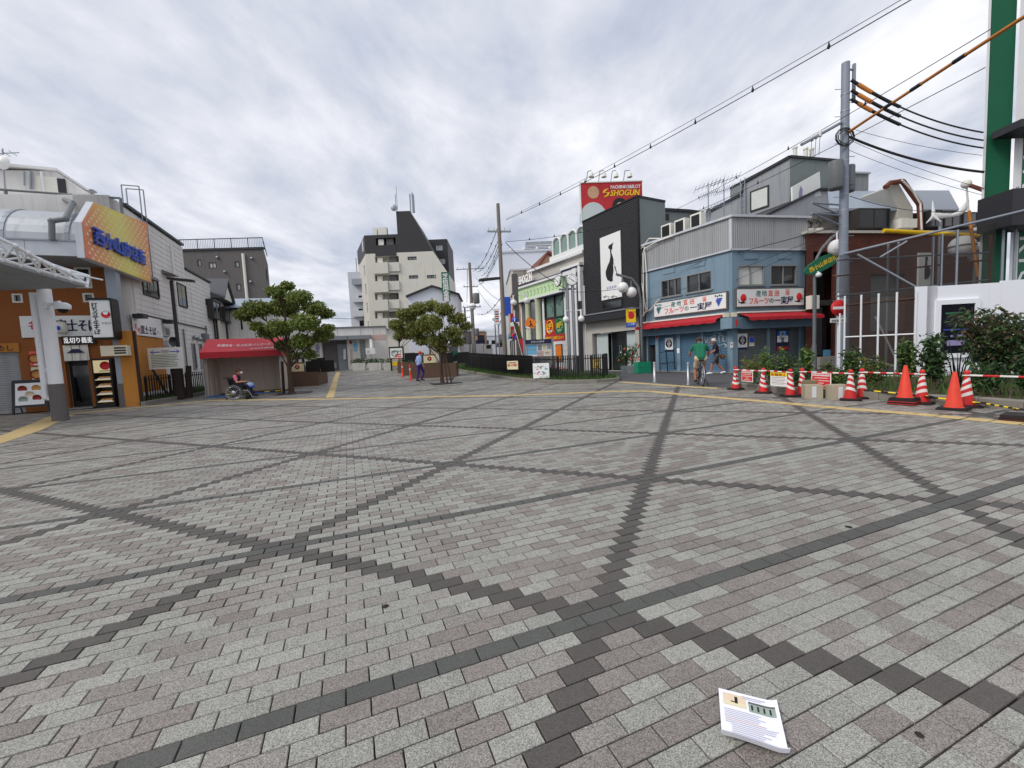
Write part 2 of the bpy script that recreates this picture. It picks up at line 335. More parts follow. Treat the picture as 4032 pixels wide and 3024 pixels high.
# brick with mortar
t_, b_ = nodes_of('brick'); g_ = t_.nodes.new('ShaderNodeNewGeometry'); sx = t_.nodes.new('ShaderNodeSeparateXYZ'); t_.links.new(g_.outputs['Position'], sx.inputs[0])
ad = t_.nodes.new('ShaderNodeMath'); ad.operation = 'ADD'; t_.links.new(sx.outputs[0], ad.inputs[0]); t_.links.new(sx.outputs[1], ad.inputs[1])
cb = t_.nodes.new('ShaderNodeCombineXYZ'); t_.links.new(ad.outputs[0], cb.inputs[0]); t_.links.new(sx.outputs[2], cb.inputs[1])
bt = t_.nodes.new('ShaderNodeTexBrick'); t_.links.new(cb.outputs[0], bt.inputs['Vector']); bt.inputs['Scale'].default_value = 1
bt.inputs['Brick Width'].default_value = .22; bt.inputs['Row Height'].default_value = .07; bt.inputs['Mortar Size'].default_value = .006
bt.inputs['Color1'].default_value = (*lin((104, 52, 38)), 1); bt.inputs['Color2'].default_value = (*lin((84, 42, 32)), 1); bt.inputs['Mortar'].default_value = (*lin((66, 52, 46)), 1)
t_.links.new(bt.outputs['Color'], b_.inputs['Base Color'])
# fine debris netting: a woven sheet one can look through
def netting(name, col, a):
    m = mat(name, col, .9, .1, 2); t = m.node_tree; b = t.nodes['Principled BSDF']; b.inputs['Alpha'].default_value = a
netting('net_grey', (56, 53, 51), .6)

# paving: the same stone mix for every paver, its colour from its kind
def paver_mat(name, c, dark=False):
    m = bpy.data.materials.new(name); m.use_nodes = True; t = m.node_tree; b = t.nodes['Principled BSDF']; M[name] = m; L = t.links.new; n_ = t.nodes.new
    geo = n_('ShaderNodeNewGeometry'); a = n_('ShaderNodeAttribute'); a.attribute_name = 'rnd'; oi = n_('ShaderNodeObjectInfo')
    def nz(scale, det, rg=.6):
        q = n_('ShaderNodeTexNoise'); q.inputs['Scale'].default_value = scale; q.inputs['Detail'].default_value = det; q.inputs['Roughness'].default_value = rg; L(geo.outputs['Position'], q.inputs['Vector']); return q.outputs[0]
    def mt(op, x, y):
        q = n_('ShaderNodeMath'); q.operation = op
        for i, v in enumerate((x, y)):
            if isinstance(v, (int, float)): q.inputs[i].default_value = v
            else: L(v, q.inputs[i])
        return q.outputs[0]
    vo = n_('ShaderNodeTexVoronoi'); vo.inputs['Scale'].default_value = 300; L(geo.outputs['Position'], vo.inputs['Vector'])
    sv_ = n_('ShaderNodeSeparateXYZ'); L(vo.outputs['Color'], sv_.inputs[0])
    grain = mt('MULTIPLY', mt('SUBTRACT', sv_.outputs[0], .5), 1.15 if not dark else .75)
    fi = mt('MULTIPLY', mt('SUBTRACT', nz(260, 2, .7), .5), 1.1)
    dirt = mt('MULTIPLY', mt('SUBTRACT', nz(.5, 7, .66), .5), .55); dirt2 = mt('MULTIPLY', mt('SUBTRACT', nz(5, 5, .65), .5), .3)
    f = mt('ADD', mt('ADD', 1.0, grain), mt('ADD', fi, mt('ADD', dirt, dirt2)))
    f = mt('MULTIPLY', f, mt('ADD', .92, mt('MULTIPLY', mt('FRACT', mt('ADD', a.outputs['Fac'], oi.outputs['Random']), 0), .16)))
    sc_ = n_('ShaderNodeVectorMath'); sc_.operation = 'SCALE'; sc_.inputs[0].default_value = lin(c); L(f, sc_.inputs['Scale']); L(sc_.outputs[0], b.inputs['Base Color'])
    b.inputs['Roughness'].default_value = .55; b.inputs['Specular IOR Level'].default_value = .55
    bp = n_('ShaderNodeBump'); bp.inputs['Strength'].default_value = .35; bp.inputs['Distance'].default_value = .004; L(mt('ADD', sv_.outputs[0], nz(320, 2, .7)), bp.inputs['Height']); L(bp.outputs[0], b.inputs['Normal'])
paver_mat('paver_light', (147, 146, 138)); paver_mat('paver_pink', (128, 121, 115)); paver_mat('paver_mid', (138, 134, 127))
paver_mat('paver_dark', (80, 75, 71), True); paver_mat('paver_green', (80, 81, 76), True); mat('joint', (40, 35, 33), .95, .2, 6)
# printed gradient of the arcade sign: yellow middle, salmon ends
m_ = mat('panel_print', (226, 190, 90), .5, .03); t_, b_ = nodes_of('panel_print'); g_ = t_.nodes.new('ShaderNodeNewGeometry'); dt = t_.nodes.new('ShaderNodeVectorMath'); dt.operation = 'DOT_PRODUCT'; t_.links.new(g_.outputs['Position'], dt.inputs[0]); dt.inputs[1].default_value = (-math.sin(ANG), math.cos(ANG), .28)
mr = t_.nodes.new('ShaderNodeMapRange'); s_c = 15.0*math.sin(ANG)+17.2*math.cos(ANG)+1.2+.28*7.0; mr.inputs[1].default_value = s_c-3.1; mr.inputs[2].default_value = s_c+2.9; t_.links.new(dt.outputs['Value'], mr.inputs[0])
rp = t_.nodes.new('ShaderNodeValToRGB'); t_.links.new(mr.outputs[0], rp.inputs[0]); ee = rp.color_ramp.elements; ee[0].position = 0; ee[0].color = (*lin((222, 112, 92)), 1); ee[1].position = 1; ee[1].color = (*lin((224, 138, 84)), 1)
for p_, c_ in ((.25, (226, 158, 90)), (.45, (224, 204, 92)), (.6, (222, 212, 96)), (.8, (224, 172, 90))): q_ = ee.new(p_); q_.color = (*lin(c_), 1)
t_.links.new(rp.outputs[0], b_.inputs['Base Color'])
# ============================================================ GROUND
def grid_sheet(xs, ys, dz, name, m):
    mb = MB(); n = len(xs)
    vs_ = [(x, y, zg(x, y)+dz) for y in ys for x in xs]
    mb.add(vs_, [(j*n+i, j*n+i+1, (j+1)*n+i+1, (j+1)*n+i) for j in range(len(ys)-1) for i in range(n-1)])
    return struct(mb.build(name, m))
XS = [-900, -300, -120, -70, -50, -40] + list(range(-35, 36, 2)) + [40, 50, 70, 120, 300, 900]
YS = [-300, -60, -20, -8, 0] + list(range(4, 44, 2)) + [46, 52, 60, 80, 120, 200, 400, 900]
grid_sheet(XS, YS, -0.04, 'ground', 'ground_far')

KR = [gp(*p) for p in ((2878, 1528), (3000, 1542), (3085, 1552), (3460, 1575), (3650, 1590), (3850, 1603), (4030, 1619))] + [(9.5, 6.0), (10.6, 3.2)]
KF = [(5.0, 19.4), gp(2440, 1500), gp(2350, 1508), gp(2250, 1510), gp(2150, 1508), gp(2050, 1500), gp(1950, 1487), gp(1850, 1470), gp(1795, 1459)]
ROAD_E = [KR[0], gp(2700, 1518), gp(2560, 1506), gp(2440, 1500)]
FRONT = V(-16.5, 17.4, 0); er = V(math.cos(ANG), math.sin(ANG), 0); ep = V(-math.sin(ANG), math.cos(ANG), 0)
PLAZA = [(-9, .25), (13, .25)] + KR[::-1] + ROAD_E[1:3] + KF[1:] + [(-4.9, 37), (-5.5, 44), (-30, 44), (-24, 34), (-17.2, 23.5), (-15.3, 17.3), (-24, 14.3), (-34, 10.6), (-22, 9)]
CX, CY = -1.1925, -1.8813
cA, sA = math.cos(ANG), math.sin(ANG)
def inpoly(x, y, P):
    r = np.zeros(len(x), bool); n = len(P)
    for i in range(n):
        x1, y1 = P[i]; x2, y2 = P[(i+1) % n]
        c = ((y1 > y) != (y2 > y)) & (x < (x2-x1)*(y-y1)/(y2-y1+1e-12)+x1); r ^= c
    return r
def zgv(x, y):
    t = np.clip((6-x)/7, 0, 1); t = t*t*(3-2*t); return .043*t*np.clip(y-21.5, 0, 18)
ks = np.arange(-60, 640); ms = np.arange(-260, 300)
K, Mm = np.meshgrid(ks, ms, indexing='ij'); K = K.ravel(); Mm = Mm.ravel()
PX = .2*Mm+.1*(K % 2); PY = .1*K
wx = cA*(PX-CX)-sA*(PY-CY); wy = sA*(PX-CX)+cA*(PY-CY)
ok = (wy > .25) & (wy < 44) & (np.abs(wx) < 1.32*wy+3.0); K, PX, PY, wx, wy = K[ok], PX[ok], PY[ok], wx[ok], wy[ok]
ok = inpoly(wx, wy, PLAZA); K, PX, PY, wx, wy = K[ok], PX[ok], PY[ok], wx[ok], wy[ok]
row = (K % 18) == 0
d1 = np.abs(((PX-PY)/3.6+.5) % 1-.5) < .01; d2 = np.abs(((PX+PY)/3.6+.5) % 1-.5) < .01
NP = len(wx); rr = RNG.random(NP)
cln = np.array([mnoise.noise((float(a)*.45, float(b)*.45, 3.1)) for a, b in zip(wx, wy)]) if NP < 120000 else np.zeros(NP)
kind = np.where(rr < .30+cln*.35, 1, np.where(rr < .52, 2, 0)); kind = np.where(d1 | d2, 3, kind); kind = np.where(row, 4, kind)
PM = ['paver_light', 'paver_pink', 'paver_mid', 'paver_dark', 'paver_green']
pz = MB()
# joint bed under the pavers
n = 44; xs_ = np.linspace(-36, 16, 53); ys_ = np.linspace(0, 45, 46)
mb = MB(); vs_ = [(x, y, zg(x, y)-.018) for y in ys_ for x in xs_]; nn = len(xs_)
for j in range(len(ys_)-1):
    for i in range(nn-1):
        c = ((xs_[i]+xs_[i+1])/2, (ys_[j]+ys_[j+1])/2)
        if inpoly(np.array([c[0], xs_[i], xs_[i+1], xs_[i], xs_[i+1]]), np.array([c[1], ys_[j], ys_[j], ys_[j+1], ys_[j+1]]), PLAZA).any(): pz.f.append((j*nn+i, j*nn+i+1, (j+1)*nn+i+1, (j+1)*nn+i)); pz.m.append(0); pz.sm.append(False)
pz.v = vs_
plaza = struct(pz.build('plaza', 'joint'))
# the 300 pavers that show largest, one object each
dist = np.hypot(wx, wy)
uu = wx/np.maximum(wy, .1); el_ = (CAM_H)/np.maximum(wy, .1)
vis = (el_ < 1.10) & (np.abs(uu) < 1.24)
score = np.where(vis, dist, 1e9); near = np.argsort(score)[:300]; isnear = np.zeros(NP, bool); isnear[near] = True
L2, W2, BV = .0972, .0472, .003
def paver_mesh(mname):
    m = MB(); a, b = L2-BV, W2-BV
    m.v = [(-L2, -W2, -.02), (L2, -W2, -.02), (L2, W2, -.02), (-L2, W2, -.02), (-L2, -W2, -BV), (L2, -W2, -BV), (L2, W2, -BV), (-L2, W2, -BV), (-a, -b, 0), (a, -b, 0), (a, b, 0), (-a, b, 0)]
    for k in range(4):
        j = (k+1) % 4
        for q in ((k, j, 4+j, 4+k), (4+k, 4+j, 8+j, 8+k)): m.f.append(q); m.m.append(0); m.sm.append(False)
    m.f.append((8, 9, 10, 11)); m.m.append(0); m.sm.append(False)
    return m.mesh('paver', mname)
PMESH = [paver_mesh(q) for q in PM]
for i in near:
    o = bpy.data.objects.new('paver', PMESH[kind[i]]); COL.objects.link(o); o.parent = plaza
    o.location = (wx[i], wy[i], RNG.normal(0, .0006)); o.rotation_euler = (RNG.normal(0, .0015), RNG.normal(0, .001), ANG+RNG.normal(0, .004))
# all the others, still one block each, joined
rest = np.where(~isnear)[0]
def field(idx, bev):
    n = len(idx); a, b = L2-BV, W2-BV
    if bev: loc = np.array([(-L2, -W2, -.02), (L2, -W2, -.02), (L2, W2, -.02), (-L2, W2, -.02), (-a, -b, 0), (a, -b, 0), (a, b, 0), (-a, b, 0)]); fl = [(4, 5, 6, 7), (0, 1, 5, 4), (1, 2, 6, 5), (2, 3, 7, 6), (3, 0, 4, 7)]
    else: loc = np.array([(-L2, -W2, 0), (L2, -W2, 0), (L2, W2, 0), (-L2, W2, 0)]); fl = [(0, 1, 2, 3)]
    k = len(loc); ja = RNG.normal(0, .004, n); tx = RNG.normal(0, .0012, (n, 2)); ca, sa = np.cos(ANG+ja), np.sin(ANG+ja)
    X = wx[idx][:, None]+ca[:, None]*loc[:, 0]-sa[:, None]*loc[:, 1]; Y = wy[idx][:, None]+sa[:, None]*loc[:, 0]+ca[:, None]*loc[:, 1]
    Z = zgv(X, Y)+loc[:, 2]+RNG.normal(0, .0006, n)[:, None]+tx[:, :1]*loc[:, 0]*.5+tx[:, 1:]*loc[:, 1]*.8
    co = np.stack([X, Y, Z], 2).reshape(-1, 3); fa = (np.arange(n)[:, None, None]*k+np.array(fl)[None]).reshape(-1, 4)
    return co, fa, np.repeat(kind[idx], len(fl)), np.repeat(RNG.random(n), len(fl))
nearr = rest[dist[rest] < 10]; farr = rest[dist[rest] >= 10]
A_ = field(nearr, True); B_ = field(farr, False)
co = np.concatenate([A_[0], B_[0]]); fa = np.concatenate([A_[1], B_[1]+len(A_[0])]); km = np.concatenate([A_[2], B_[2]]); rn = np.concatenate([A_[3], B_[3]])
me = bpy.data.meshes.new('paver_field'); me.vertices.add(len(co)); me.vertices.foreach_set('co', co.ravel()); me.loops.add(fa.size); me.loops.foreach_set('vertex_index', fa.ravel().astype(np.int32))
me.polygons.add(len(fa)); me.polygons.foreach_set('loop_start', np.arange(0, fa.size, 4, dtype=np.int32)); me.polygons.foreach_set('loop_total', np.full(len(fa), 4, np.int32))
for q in PM: me.materials.append(M[q])
me.update(calc_edges=True); me.polygons.foreach_set('use_smooth', np.zeros(len(fa), bool)); me.polygons.foreach_set('material_index', km.astype(np.int32))
at_r = me.attributes.new('rnd', 'FLOAT', 'FACE'); at_r.data.foreach_set('value', rn.astype(np.float32)); me.validate()
pf = bpy.data.objects.new('paver_field', me); COL.objects.link(pf); pf.parent = plaza; pf['kind'] = 'stuff'
print('pavers', NP, len(nearr))

# asphalt lane along the shops
rd = MB(); P = [KR[0], ROAD_E[1], ROAD_E[2], ROAD_E[3], (5.1, 19.5), (4.0, 23.0), (2.0, 27.5), (-1.5, 38), (-6, 60), (-12, 110), (3, 110), (5, 60), (5, 45), (5.25, 29), (7.5, 24.3), (10.3, 19.4), (14, 20), (30, 23), (30, 12), (14, 13.5), (9, 12.6)]
rd.add([(x, y, zg(x, y)-.006) for x, y in P], [tuple(range(len(P)))])
struct(rd.build('road', 'asphalt'))

# tactile paving
def tactile_mesh():
    m = MB(); m.box(-.148, .148, -.148, .148, 0, .004)
    for k in range(4): y = -.105+k*.07; m.box(-.135, .135, y-.011, y+.011, .004, .008)
    return m.mesh('tactile_tile', 'tactile')
TM = tactile_mesh()
def tactile(name, pts, wide=1):
    root = bpy.data.objects.new(name, None); COL.objects.link(root); struct(root); root.empty_display_size = .1; root.location = (*pts[0], 0)
    for a, b in zip(pts[:-1], pts[1:]):
        a = Vector(a); b = Vector(b); L = (b-a).length; d = (b-a)/L; ang = math.atan2(d.y, d.x)
        nt_ = max(1, round(L/.3))
        for k in range(nt_):
            for j in range(wide):
                q = a+d*(L*(k+.5)/nt_)+Vector((-d.y, d.x))*(.3*j)
                o = bpy.data.objects.new('tactile_tile', TM); COL.objects.link(o); o.parent = root
                h = .02; sl = (zg(q.x+d.x*.1, q.y+d.y*.1)-zg(q.x-d.x*.1, q.y-d.y*.1))/.2
                o.rotation_euler = Matrix.Rotation(ang, 3, 'Z').to_euler() if abs(sl) < 1e-4 else (Matrix.Rotation(ang, 3, 'Z')@Matrix.Rotation(-math.atan(sl), 3, 'Y')).to_euler()
                o.location = V(q.x, q.y, zg(q.x, q.y)+.003+abs(sl)*.05)-V(*pts[0], 0)
tactile('tactile_path', [gp(245, 1634), gp(830, 1577), gp(1280, 1572), gp(2030, 1557), gp(2440, 1541), gp(2560, 1541)])
tactile('tactile_path', [gp(2560, 1541), gp(2750, 1560), gp(3000, 1580), gp(3300, 1607), gp(3600, 1630), gp(4032, 1670), (8.3, 5.2)])
tactile('tactile_path', [gp(2450, 1505), gp(2700, 1522), gp(2830, 1530)], 1)
tactile('tactile_path', [gp(1298, 1566), gp(1316, 1510), gp(1331, 1466)])
tactile('tactile_path', [gp(215, 1640), gp(60, 1705), gp(-120, 1760)], 2)

# kerbs: single stones end to end
def kerb(name, pts, w=.15, h=.14, ln=.6, side=1):
    root = bpy.data.objects.new(name, None); COL.objects.link(root); struct(root); root.empty_display_size = .1; root.location = (*pts[0], zg(*pts[0]))
    ORG[root.name] = tuple(root.location)
    for a, b in zip(pts[:-1], pts[1:]):
        a = Vector(a); b = Vector(b); L = (b-a).length; n = max(1, round(L/ln)); d = (b-a)/L; nn_ = Vector((-d.y, d.x))*side
        for k in range(n):
            p = a+d*(L*k/n+.004); q = a+d*(L*(k+1)/n-.004); hh = h+random.uniform(-.004, .004); m = MB()
            def rg(o, z): return [V(p.x+nn_.x*o0, p.y+nn_.y*o0, zg(p.x, p.y)+z) for o0 in o]+[V(q.x+nn_.x*o0, q.y+nn_.y*o0, zg(q.x, q.y)+z) for o0 in o[::-1]]
            lo = rg((0, w), -.05); m_ = rg((0, w), hh-.02); hi = rg((.018, w), hh)
            m.add(lo+m_+hi, [(0, 1, 5, 4), (1, 2, 6, 5), (2, 3, 7, 6), (3, 0, 4, 7), (4, 5, 9, 8), (5, 6, 10, 9), (6, 7, 11, 10), (7, 4, 8, 11), (8, 9, 10, 11)])
            m.build('kerb_stone', 'kerb_stone', root)
kerb('kerb', KR, .16, .19, .9, 1)
kerb('kerb', KF, .14, .15, .6, -1)
KL = [gp(572, 1597), gp(680, 1578), gp(818, 1552)]
kerb('kerb', KL, .15, .17, .6, 1)

# leaf clouds ------------------------------------------------------------
def leaves(name, mats, parent, centres, radii, n, size, flat=.0, droop=.5, seed=1, shell=.35, aspect=.55, weights=None):
    g = np.random.default_rng(seed); C = np.array(centres, float); Rr = np.array(radii, float)
    if Rr.ndim == 1: Rr = np.stack([Rr, Rr, Rr*.8], 1)
    w = Rr.prod(1)**(2/3.); w = w/w.sum(); ix = g.choice(len(C), n, p=w)
    d = g.normal(size=(n, 3)); d /= np.linalg.norm(d, axis=1)[:, None]; rad = (shell+(1-shell)*g.random(n))**.6
    P = C[ix]+d*Rr[ix]*rad[:, None]+g.normal(0, .03, (n, 3))
    ax = d*.7+g.normal(0, .7, (n, 3)); ax[:, 2] -= droop; ax /= np.linalg.norm(ax, axis=1)[:, None]
    up = g.normal(0, .6, (n, 3)); up[:, 2] += 1; sd_ = np.cross(ax, up); sd_ /= np.linalg.norm(sd_, axis=1)[:, None]+1e-9
    nr = np.cross(sd_, ax); s = size*(.65+.7*g.random(n))[:, None]
    a = P-ax*s*.5; b = P+sd_*s*aspect*.5-nr*s*.06; c = P+ax*s*.5-nr*s*.12; e = P-sd_*s*aspect*.5-nr*s*.06; mid = P+nr*s*.05
    vv = np.stack([a, b, c, e, mid], 1).reshape(-1, 3); off = np.array(ORG[parent.name]); k = np.arange(n)[:, None, None]*5
    f = (k+np.array([(0, 1, 4), (1, 2, 4), (2, 3, 4), (3, 0, 4)])[None]).reshape(-1, 3)
    me = bpy.data.meshes.new(name); me.from_pydata((vv-off).tolist(), [], f.tolist())
    for q in mats: me.materials.append(M[q])
    me.polygons.foreach_set('material_index', np.repeat(g.integers(0, len(mats), n), 4).astype(np.int32))
    clump = np.array([mnoise.noise((float(x)*1.4, float(y)*1.4, float(z)*1.4)) for x, y, z in P])*.5+.5
    at_ = me.attributes.new('tint', 'FLOAT', 'FACE'); at_.data.foreach_set('value', np.repeat(np.clip(clump*.7+g.random(n)*.5-.1, 0, 1), 4).astype(np.float32)); me.update()
    o = bpy.data.objects.new(name, me); COL.objects.link(o); o.parent = parent; ORG[o.name] = ORG[parent.name]
    return o
def blades(name, m_, poly, n, h, kind='stuff', dz=.0, seed=3, ex=None, par=None):
    g = np.random.default_rng(seed); P = np.array(poly); lo, hi = P.min(0), P.max(0); q = lo+(hi-lo)*g.random((n*3, 2)); q = q[inpoly(q[:, 0], q[:, 1], [tuple(p) for p in poly])][:n]; n = len(q)
    z = zgv(q[:, 0], q[:, 1])+dz; a = g.random(n)*6.28; hh = h*(.5+g.random(n)); lean = g.normal(0, .35, (n, 2))*hh[:, None]; w = .007+.005*g.random(n)
    A0 = np.stack([q[:, 0]-np.cos(a)*w, q[:, 1]-np.sin(a)*w, z], 1); A1 = np.stack([q[:, 0]+np.cos(a)*w, q[:, 1]+np.sin(a)*w, z], 1); A2 = np.stack([q[:, 0]+lean[:, 0], q[:, 1]+lean[:, 1], z+hh], 1)
    v = np.stack([A0, A1, A2], 1).reshape(-1, 3); me = bpy.data.meshes.new(name); me.from_pydata(v.tolist(), [], np.arange(n*3).reshape(-1, 3).tolist()); me.materials.append(M[m_])
    at_ = me.attributes.new('tint', 'FLOAT', 'FACE'); at_.data.foreach_set('value', g.random(n).astype(np.float32)); me.update()
    o = bpy.data.objects.new(name, me); COL.objects.link(o); o['kind'] = kind; o['label'] = ex or 'grass'; return o

# ============================================================ LEFT: noodle shop under the arcade
RF = W(FRONT.x, FRONT.y, ANG); WW = W(-15.84, 16.87, ANG+math.pi/2); PN = W(*WW.p(0, 0, .45).xy, ANG+math.pi/2)
shop = thing('noodle_shop', 'brown noodle shop with white fascia sign and lit food display under the arcade', 'shop', (-18.0, 16.9, 0))
S0, S1 = -9.0, .36
hs = [RF.rc(290, 1052, 365, 1135), RF.rc(45, 1156, 92, 1192), RF.rc(115, 1156, 160, 1190), RF.rc(324, 1154, 373, 1190)]
dr = RF.rc(247, 1362, 366, 1599); dr = (dr[0], dr[1], 0.0, dr[3]); sh = (-4.9, RF.px(86, 1500)[0], 0.0, 2.5)
m = MB(); RF.holes(m, S0, S1, 0, 6.2, hs+[dr, sh], .2)
m.quad(RF.p(S0, 0, 0), RF.p(S0, 0, -5), RF.p(S0, 6.2, -5), RF.p(S0, 6.2, 0)); m.quad(RF.p(S0, 6.2, 0), RF.p(S1, 6.2, 0), RF.p(S1, 6.2, -5), RF.p(S0, 6.2, -5)); m.quad(RF.p(S1, 0, 0), RF.p(S1, 0, -5), RF.p(S1, 6.2, -5), RF.p(S1, 6.2, 0))
m.build('wall', 'brown_plaster', shop)
for h in hs: window(shop, RF, *h, dep=.12, fr='offwhite', nm=0, t=.06)
dq = Bx(RF, 'door', 'black', shop, dr[0], dr[1], .03, dr[3], -.6, -.24)
m = MB(); RF.box(m, dr[0]+.1, dr[0]+.62, .25, 1.75, -.238, -.225); RF.box(m, dr[1]-.62, dr[1]-.1, .25, 1.75, -.238, -.225); m.build('pane', 'glass', dq)
Bx(RF, 'doorstep', 'concrete', shop, dr[0]-.1, dr[1]+.1, 0.002, .06, -.25, .25)
nr_ = RF.rc(245, 1360, 354, 1418, .1)
for k in range(3):
    a = nr_[0]+(nr_[1]-nr_[0])*k/3; b = nr_[0]+(nr_[1]-nr_[0])*(k+1)/3-.02; m = MB()
    for i in range(6):
        t0, t1 = i/6, (i+1)/6; f = lambda t: .08+.025*math.sin(t*6.28*1.5+k)
        m.quad(RF.p(a+(b-a)*t0, nr_[2], f(t0)), RF.p(a+(b-a)*t1, nr_[2], f(t1)), RF.p(a+(b-a)*t1, nr_[3], .08), RF.p(a+(b-a)*t0, nr_[3], .08))
    m.build('door_curtain', 'offwhite', shop)
c_ = (nr_[0]+nr_[1])/2; m = MB(); m.add([RF.p(c_-.28, nr_[3]-.32, .125), RF.p(c_+.28, nr_[3]-.32, .125), RF.p(c_+.1, nr_[3]-.16, .125), RF.p(c_-.1, nr_[3]-.16, .125)], [(0, 1, 2, 3)]); m.build('crest', 'ink_navy', shop)
m = MB(); RF.ribs(m, sh[0], sh[1], .05, sh[3], .085, .02, True, -.12); RF.box(m, sh[0], sh[1], 0, .06, -.14, -.07); m.build('roller_shutter', 'corrugated', shop)
b = RF.rc(0, 1352, 80, 1385); q = Bx(RF, 'board', 'orange_clad', shop, -4.9, b[1], b[2], b[3], .01, .05); txt(q, 'そばめし', RF, b[1]-1.15, b[2]+.06, .26, 'ink_black', .05, bold=.02)
fs = RF.rc(77, 1245, 428, 1322, .06); q = Bx(RF, 'fascia_sign', 'sign_white', shop, fs[0], fs[1], fs[2], fs[3], .005, .09)
a0 = RF.px(113, 1292, .1); a1 = RF.px(146, 1302, .1); txt(q, '名', RF, a0[0], a0[1]-.02, .36, 'ink_red', .095, bold=.03); txt(q, '代', RF, a1[0], a1[1]-.05, .36, 'ink_red', .095, bold=.03)
a0 = RF.px(240, 1300, .1); a1 = RF.px(388, 1300, .1); txt(q, '富士そば', RF, a0[0]-.1, a0[1]-.02, .52, 'ink_navy', .095, bold=.045, maxw=a1[0]-a0[0]+.1)
lan = RF.px(237, 1290, .3); q = P1('lathe', 'paper_lantern', 'offwhite', shop, RF.p(lan[0], lan[1]-.24, .3), [(.05, 0), (.15, .02), (.21, .12), (.22, .24), (.21, .36), (.15, .46), (.05, .48)], 12); P1('ball', 'crest', 'ink_blue', q, RF.p(lan[0]+.03, lan[1]-.03, .5), .1, 8, 0, (1, .3, 1))
lb = RF.rc(243, 1325, 380, 1354, .1); q = Bx(RF, 'lit_board', 'brown_dark', shop, lb[0], lb[1], lb[2], lb[3], .1, .16); txt(q, '乱切り蕎麦', RF, lb[0]+.08, lb[2]+.07, .25, 'lit_white', .165, bold=.03, maxw=lb[1]-lb[0]-.16)
mp_ = RF.rc(113, 1382, 172, 1504, .02); hh = (mp_[3]-mp_[2])/2
for k in range(2):
    z0 = mp_[2]+hh*k; q = Bx(RF, 'menu_poster', 'sign_cream' if k == 0 else 'ink_salmon', shop, mp_[0], mp_[1], z0+.02, z0+hh-.02, .005, .03)
    cc = (mp_[0]+mp_[1])/2; P1('lathe', 'bowl_print', 'bowl_red', q, RF.p(cc, z0+hh*.5, .034), [(.001, 0), (.2, .002), (.2, .004)], 16, 0, RF.n); P1('lathe', 'noodle_print', 'bread', q, RF.p(cc, z0+hh*.52, .042), [(.001, 0), (.15, .002), (.15, .003)], 14, 0, RF.n)
    Bx(RF, 'price_strip', 'ink_white', q, cc-.05, mp_[1]-.02, z0+.06, z0+.15, .031, .034)
# display case with food models
dc = RF.rc(366, 1380, 468, 1599, .2); dcs, dce = dc[0], dc[1]
case = thing('food_display_case', 'tall lit glass display case of model dishes beside the noodle shop door', 'display case', tuple(RF.p((dcs+dce)/2, 0, .2)))
m = MB(); RF.box(m, dcs, dce, 0, 2.0, .02, .06); RF.box(m, dcs, dcs+.05, 0, 2.0, .06, .45); RF.box(m, dce-.05, dce, 0, 2.0, .06, .45); RF.box(m, dcs+.05, dce-.05, 0, .16, .06, .45); RF.box(m, dcs+.05, dce-.05, 1.93, 2.0, .06, .45); m.build('cabinet', 'black', case)
q = Bx(RF, 'header_panel', 'warm_lit', case, dcs+.05, dce-.05, 1.42, 1.92, .3, .44); cc = (dcs+dce)/2+.12
P1('lathe', 'logo', 'ink_red', q, RF.p(cc, 1.7, .445), [(.001, 0), (.17, .002), (.17, .004)], 18, 0, RF.n); Bx(RF, 'lettering', 'ink_black', q, cc-.2, cc+.2, 1.47, 1.5, .441, .446)
for i, z in enumerate((.22, .52, .83, 1.12)):
    Bx(RF, 'shelf', 'warm_lit', case, dcs+.052, dce-.052, z, z+.03, .08, .43)
    for k in range(4):
        s = dcs+.17+k*(dce-dcs-.34)/3; c = RF.p(s, z+.03, .27); m = MB(); m.lathe(c, [(.04, 0), (.1, .05), (.105, .055)], 10); m.ball(c+V(0, 0, .06), .085, 8, 1, (1, 1, .7)); m.build('model_dish', ['bowl_red' if (i+k) % 2 else 'ink_white', 'bread'], case)
        Bx(RF, 'price_card', 'ink_white', case, s-.06, s+.06, z+.03, z+.08, .4, .405)
# corner pillar in orange and the arcade column
pil = thing('arcade_column', 'square arcade column painted pale grey over dark grey beside the noodle shop sign', 'column', (-15.72, 16.95, 0))
pc = V(-15.72, 16.95, 0); P1('obox', 'base_cladding', 'taupe', pil, pc, .36, .36, .95, ANG); P1('obox', 'shaft', 'galv', pil, pc+V(0, 0, .95), .34, .34, 4.75, ANG)
pq = V(*gp(524, 1600), 0)+ep*.22; cp_ = thing('corner_pier', 'orange brown clad corner pier where noodle shop meets white house', 'pier', tuple(pq)); P1('obox', 'cladding', 'orange_clad', cp_, pq, .46, .44, 3.05, ANG); P1('obox', 'edge_strip', 'brown_dark', cp_, pq+er*.28-ep*.16, .08, .1, 3.05, ANG)
# box sign on the column
bs = W(-15.72, 16.72, ANG); r_ = bs.rc(424, 1190, 470, 1312)
sg = thing('box_sign', 'upright white light box sign with red round bowl logo on the arcade column', 'sign', tuple(bs.p(0, 2.7)))
z0, z1 = 2.78, 4.2; q = Bx(bs, 'light_box', 'sign_white', sg, -.42, .2, z0, z1, .02, .5); m = MB(); bs.box(m, -.46, .24, z1, z1+.08, 0, .54); bs.box(m, -.46, .24, z0-.07, z0, 0, .54); bs.box(m, .2, .26, z0, z1, -.02, .54); m.build('frame', 'black', sg)
txt(q, '打ち立て生そば', bs, -.28, z1-.1, .2, 'ink_black', .505, bold=.03, vert=True, ls=.85)
bx_ = W(*(bs.p(.2, 0, .5).xy), ANG); P1('lathe', 'logo_ring', 'ink_red', q, bs.p(.03, 3.65, .508), [(.001, 0), (.14, .001), (.14, .003)], 18, 0, bs.n)
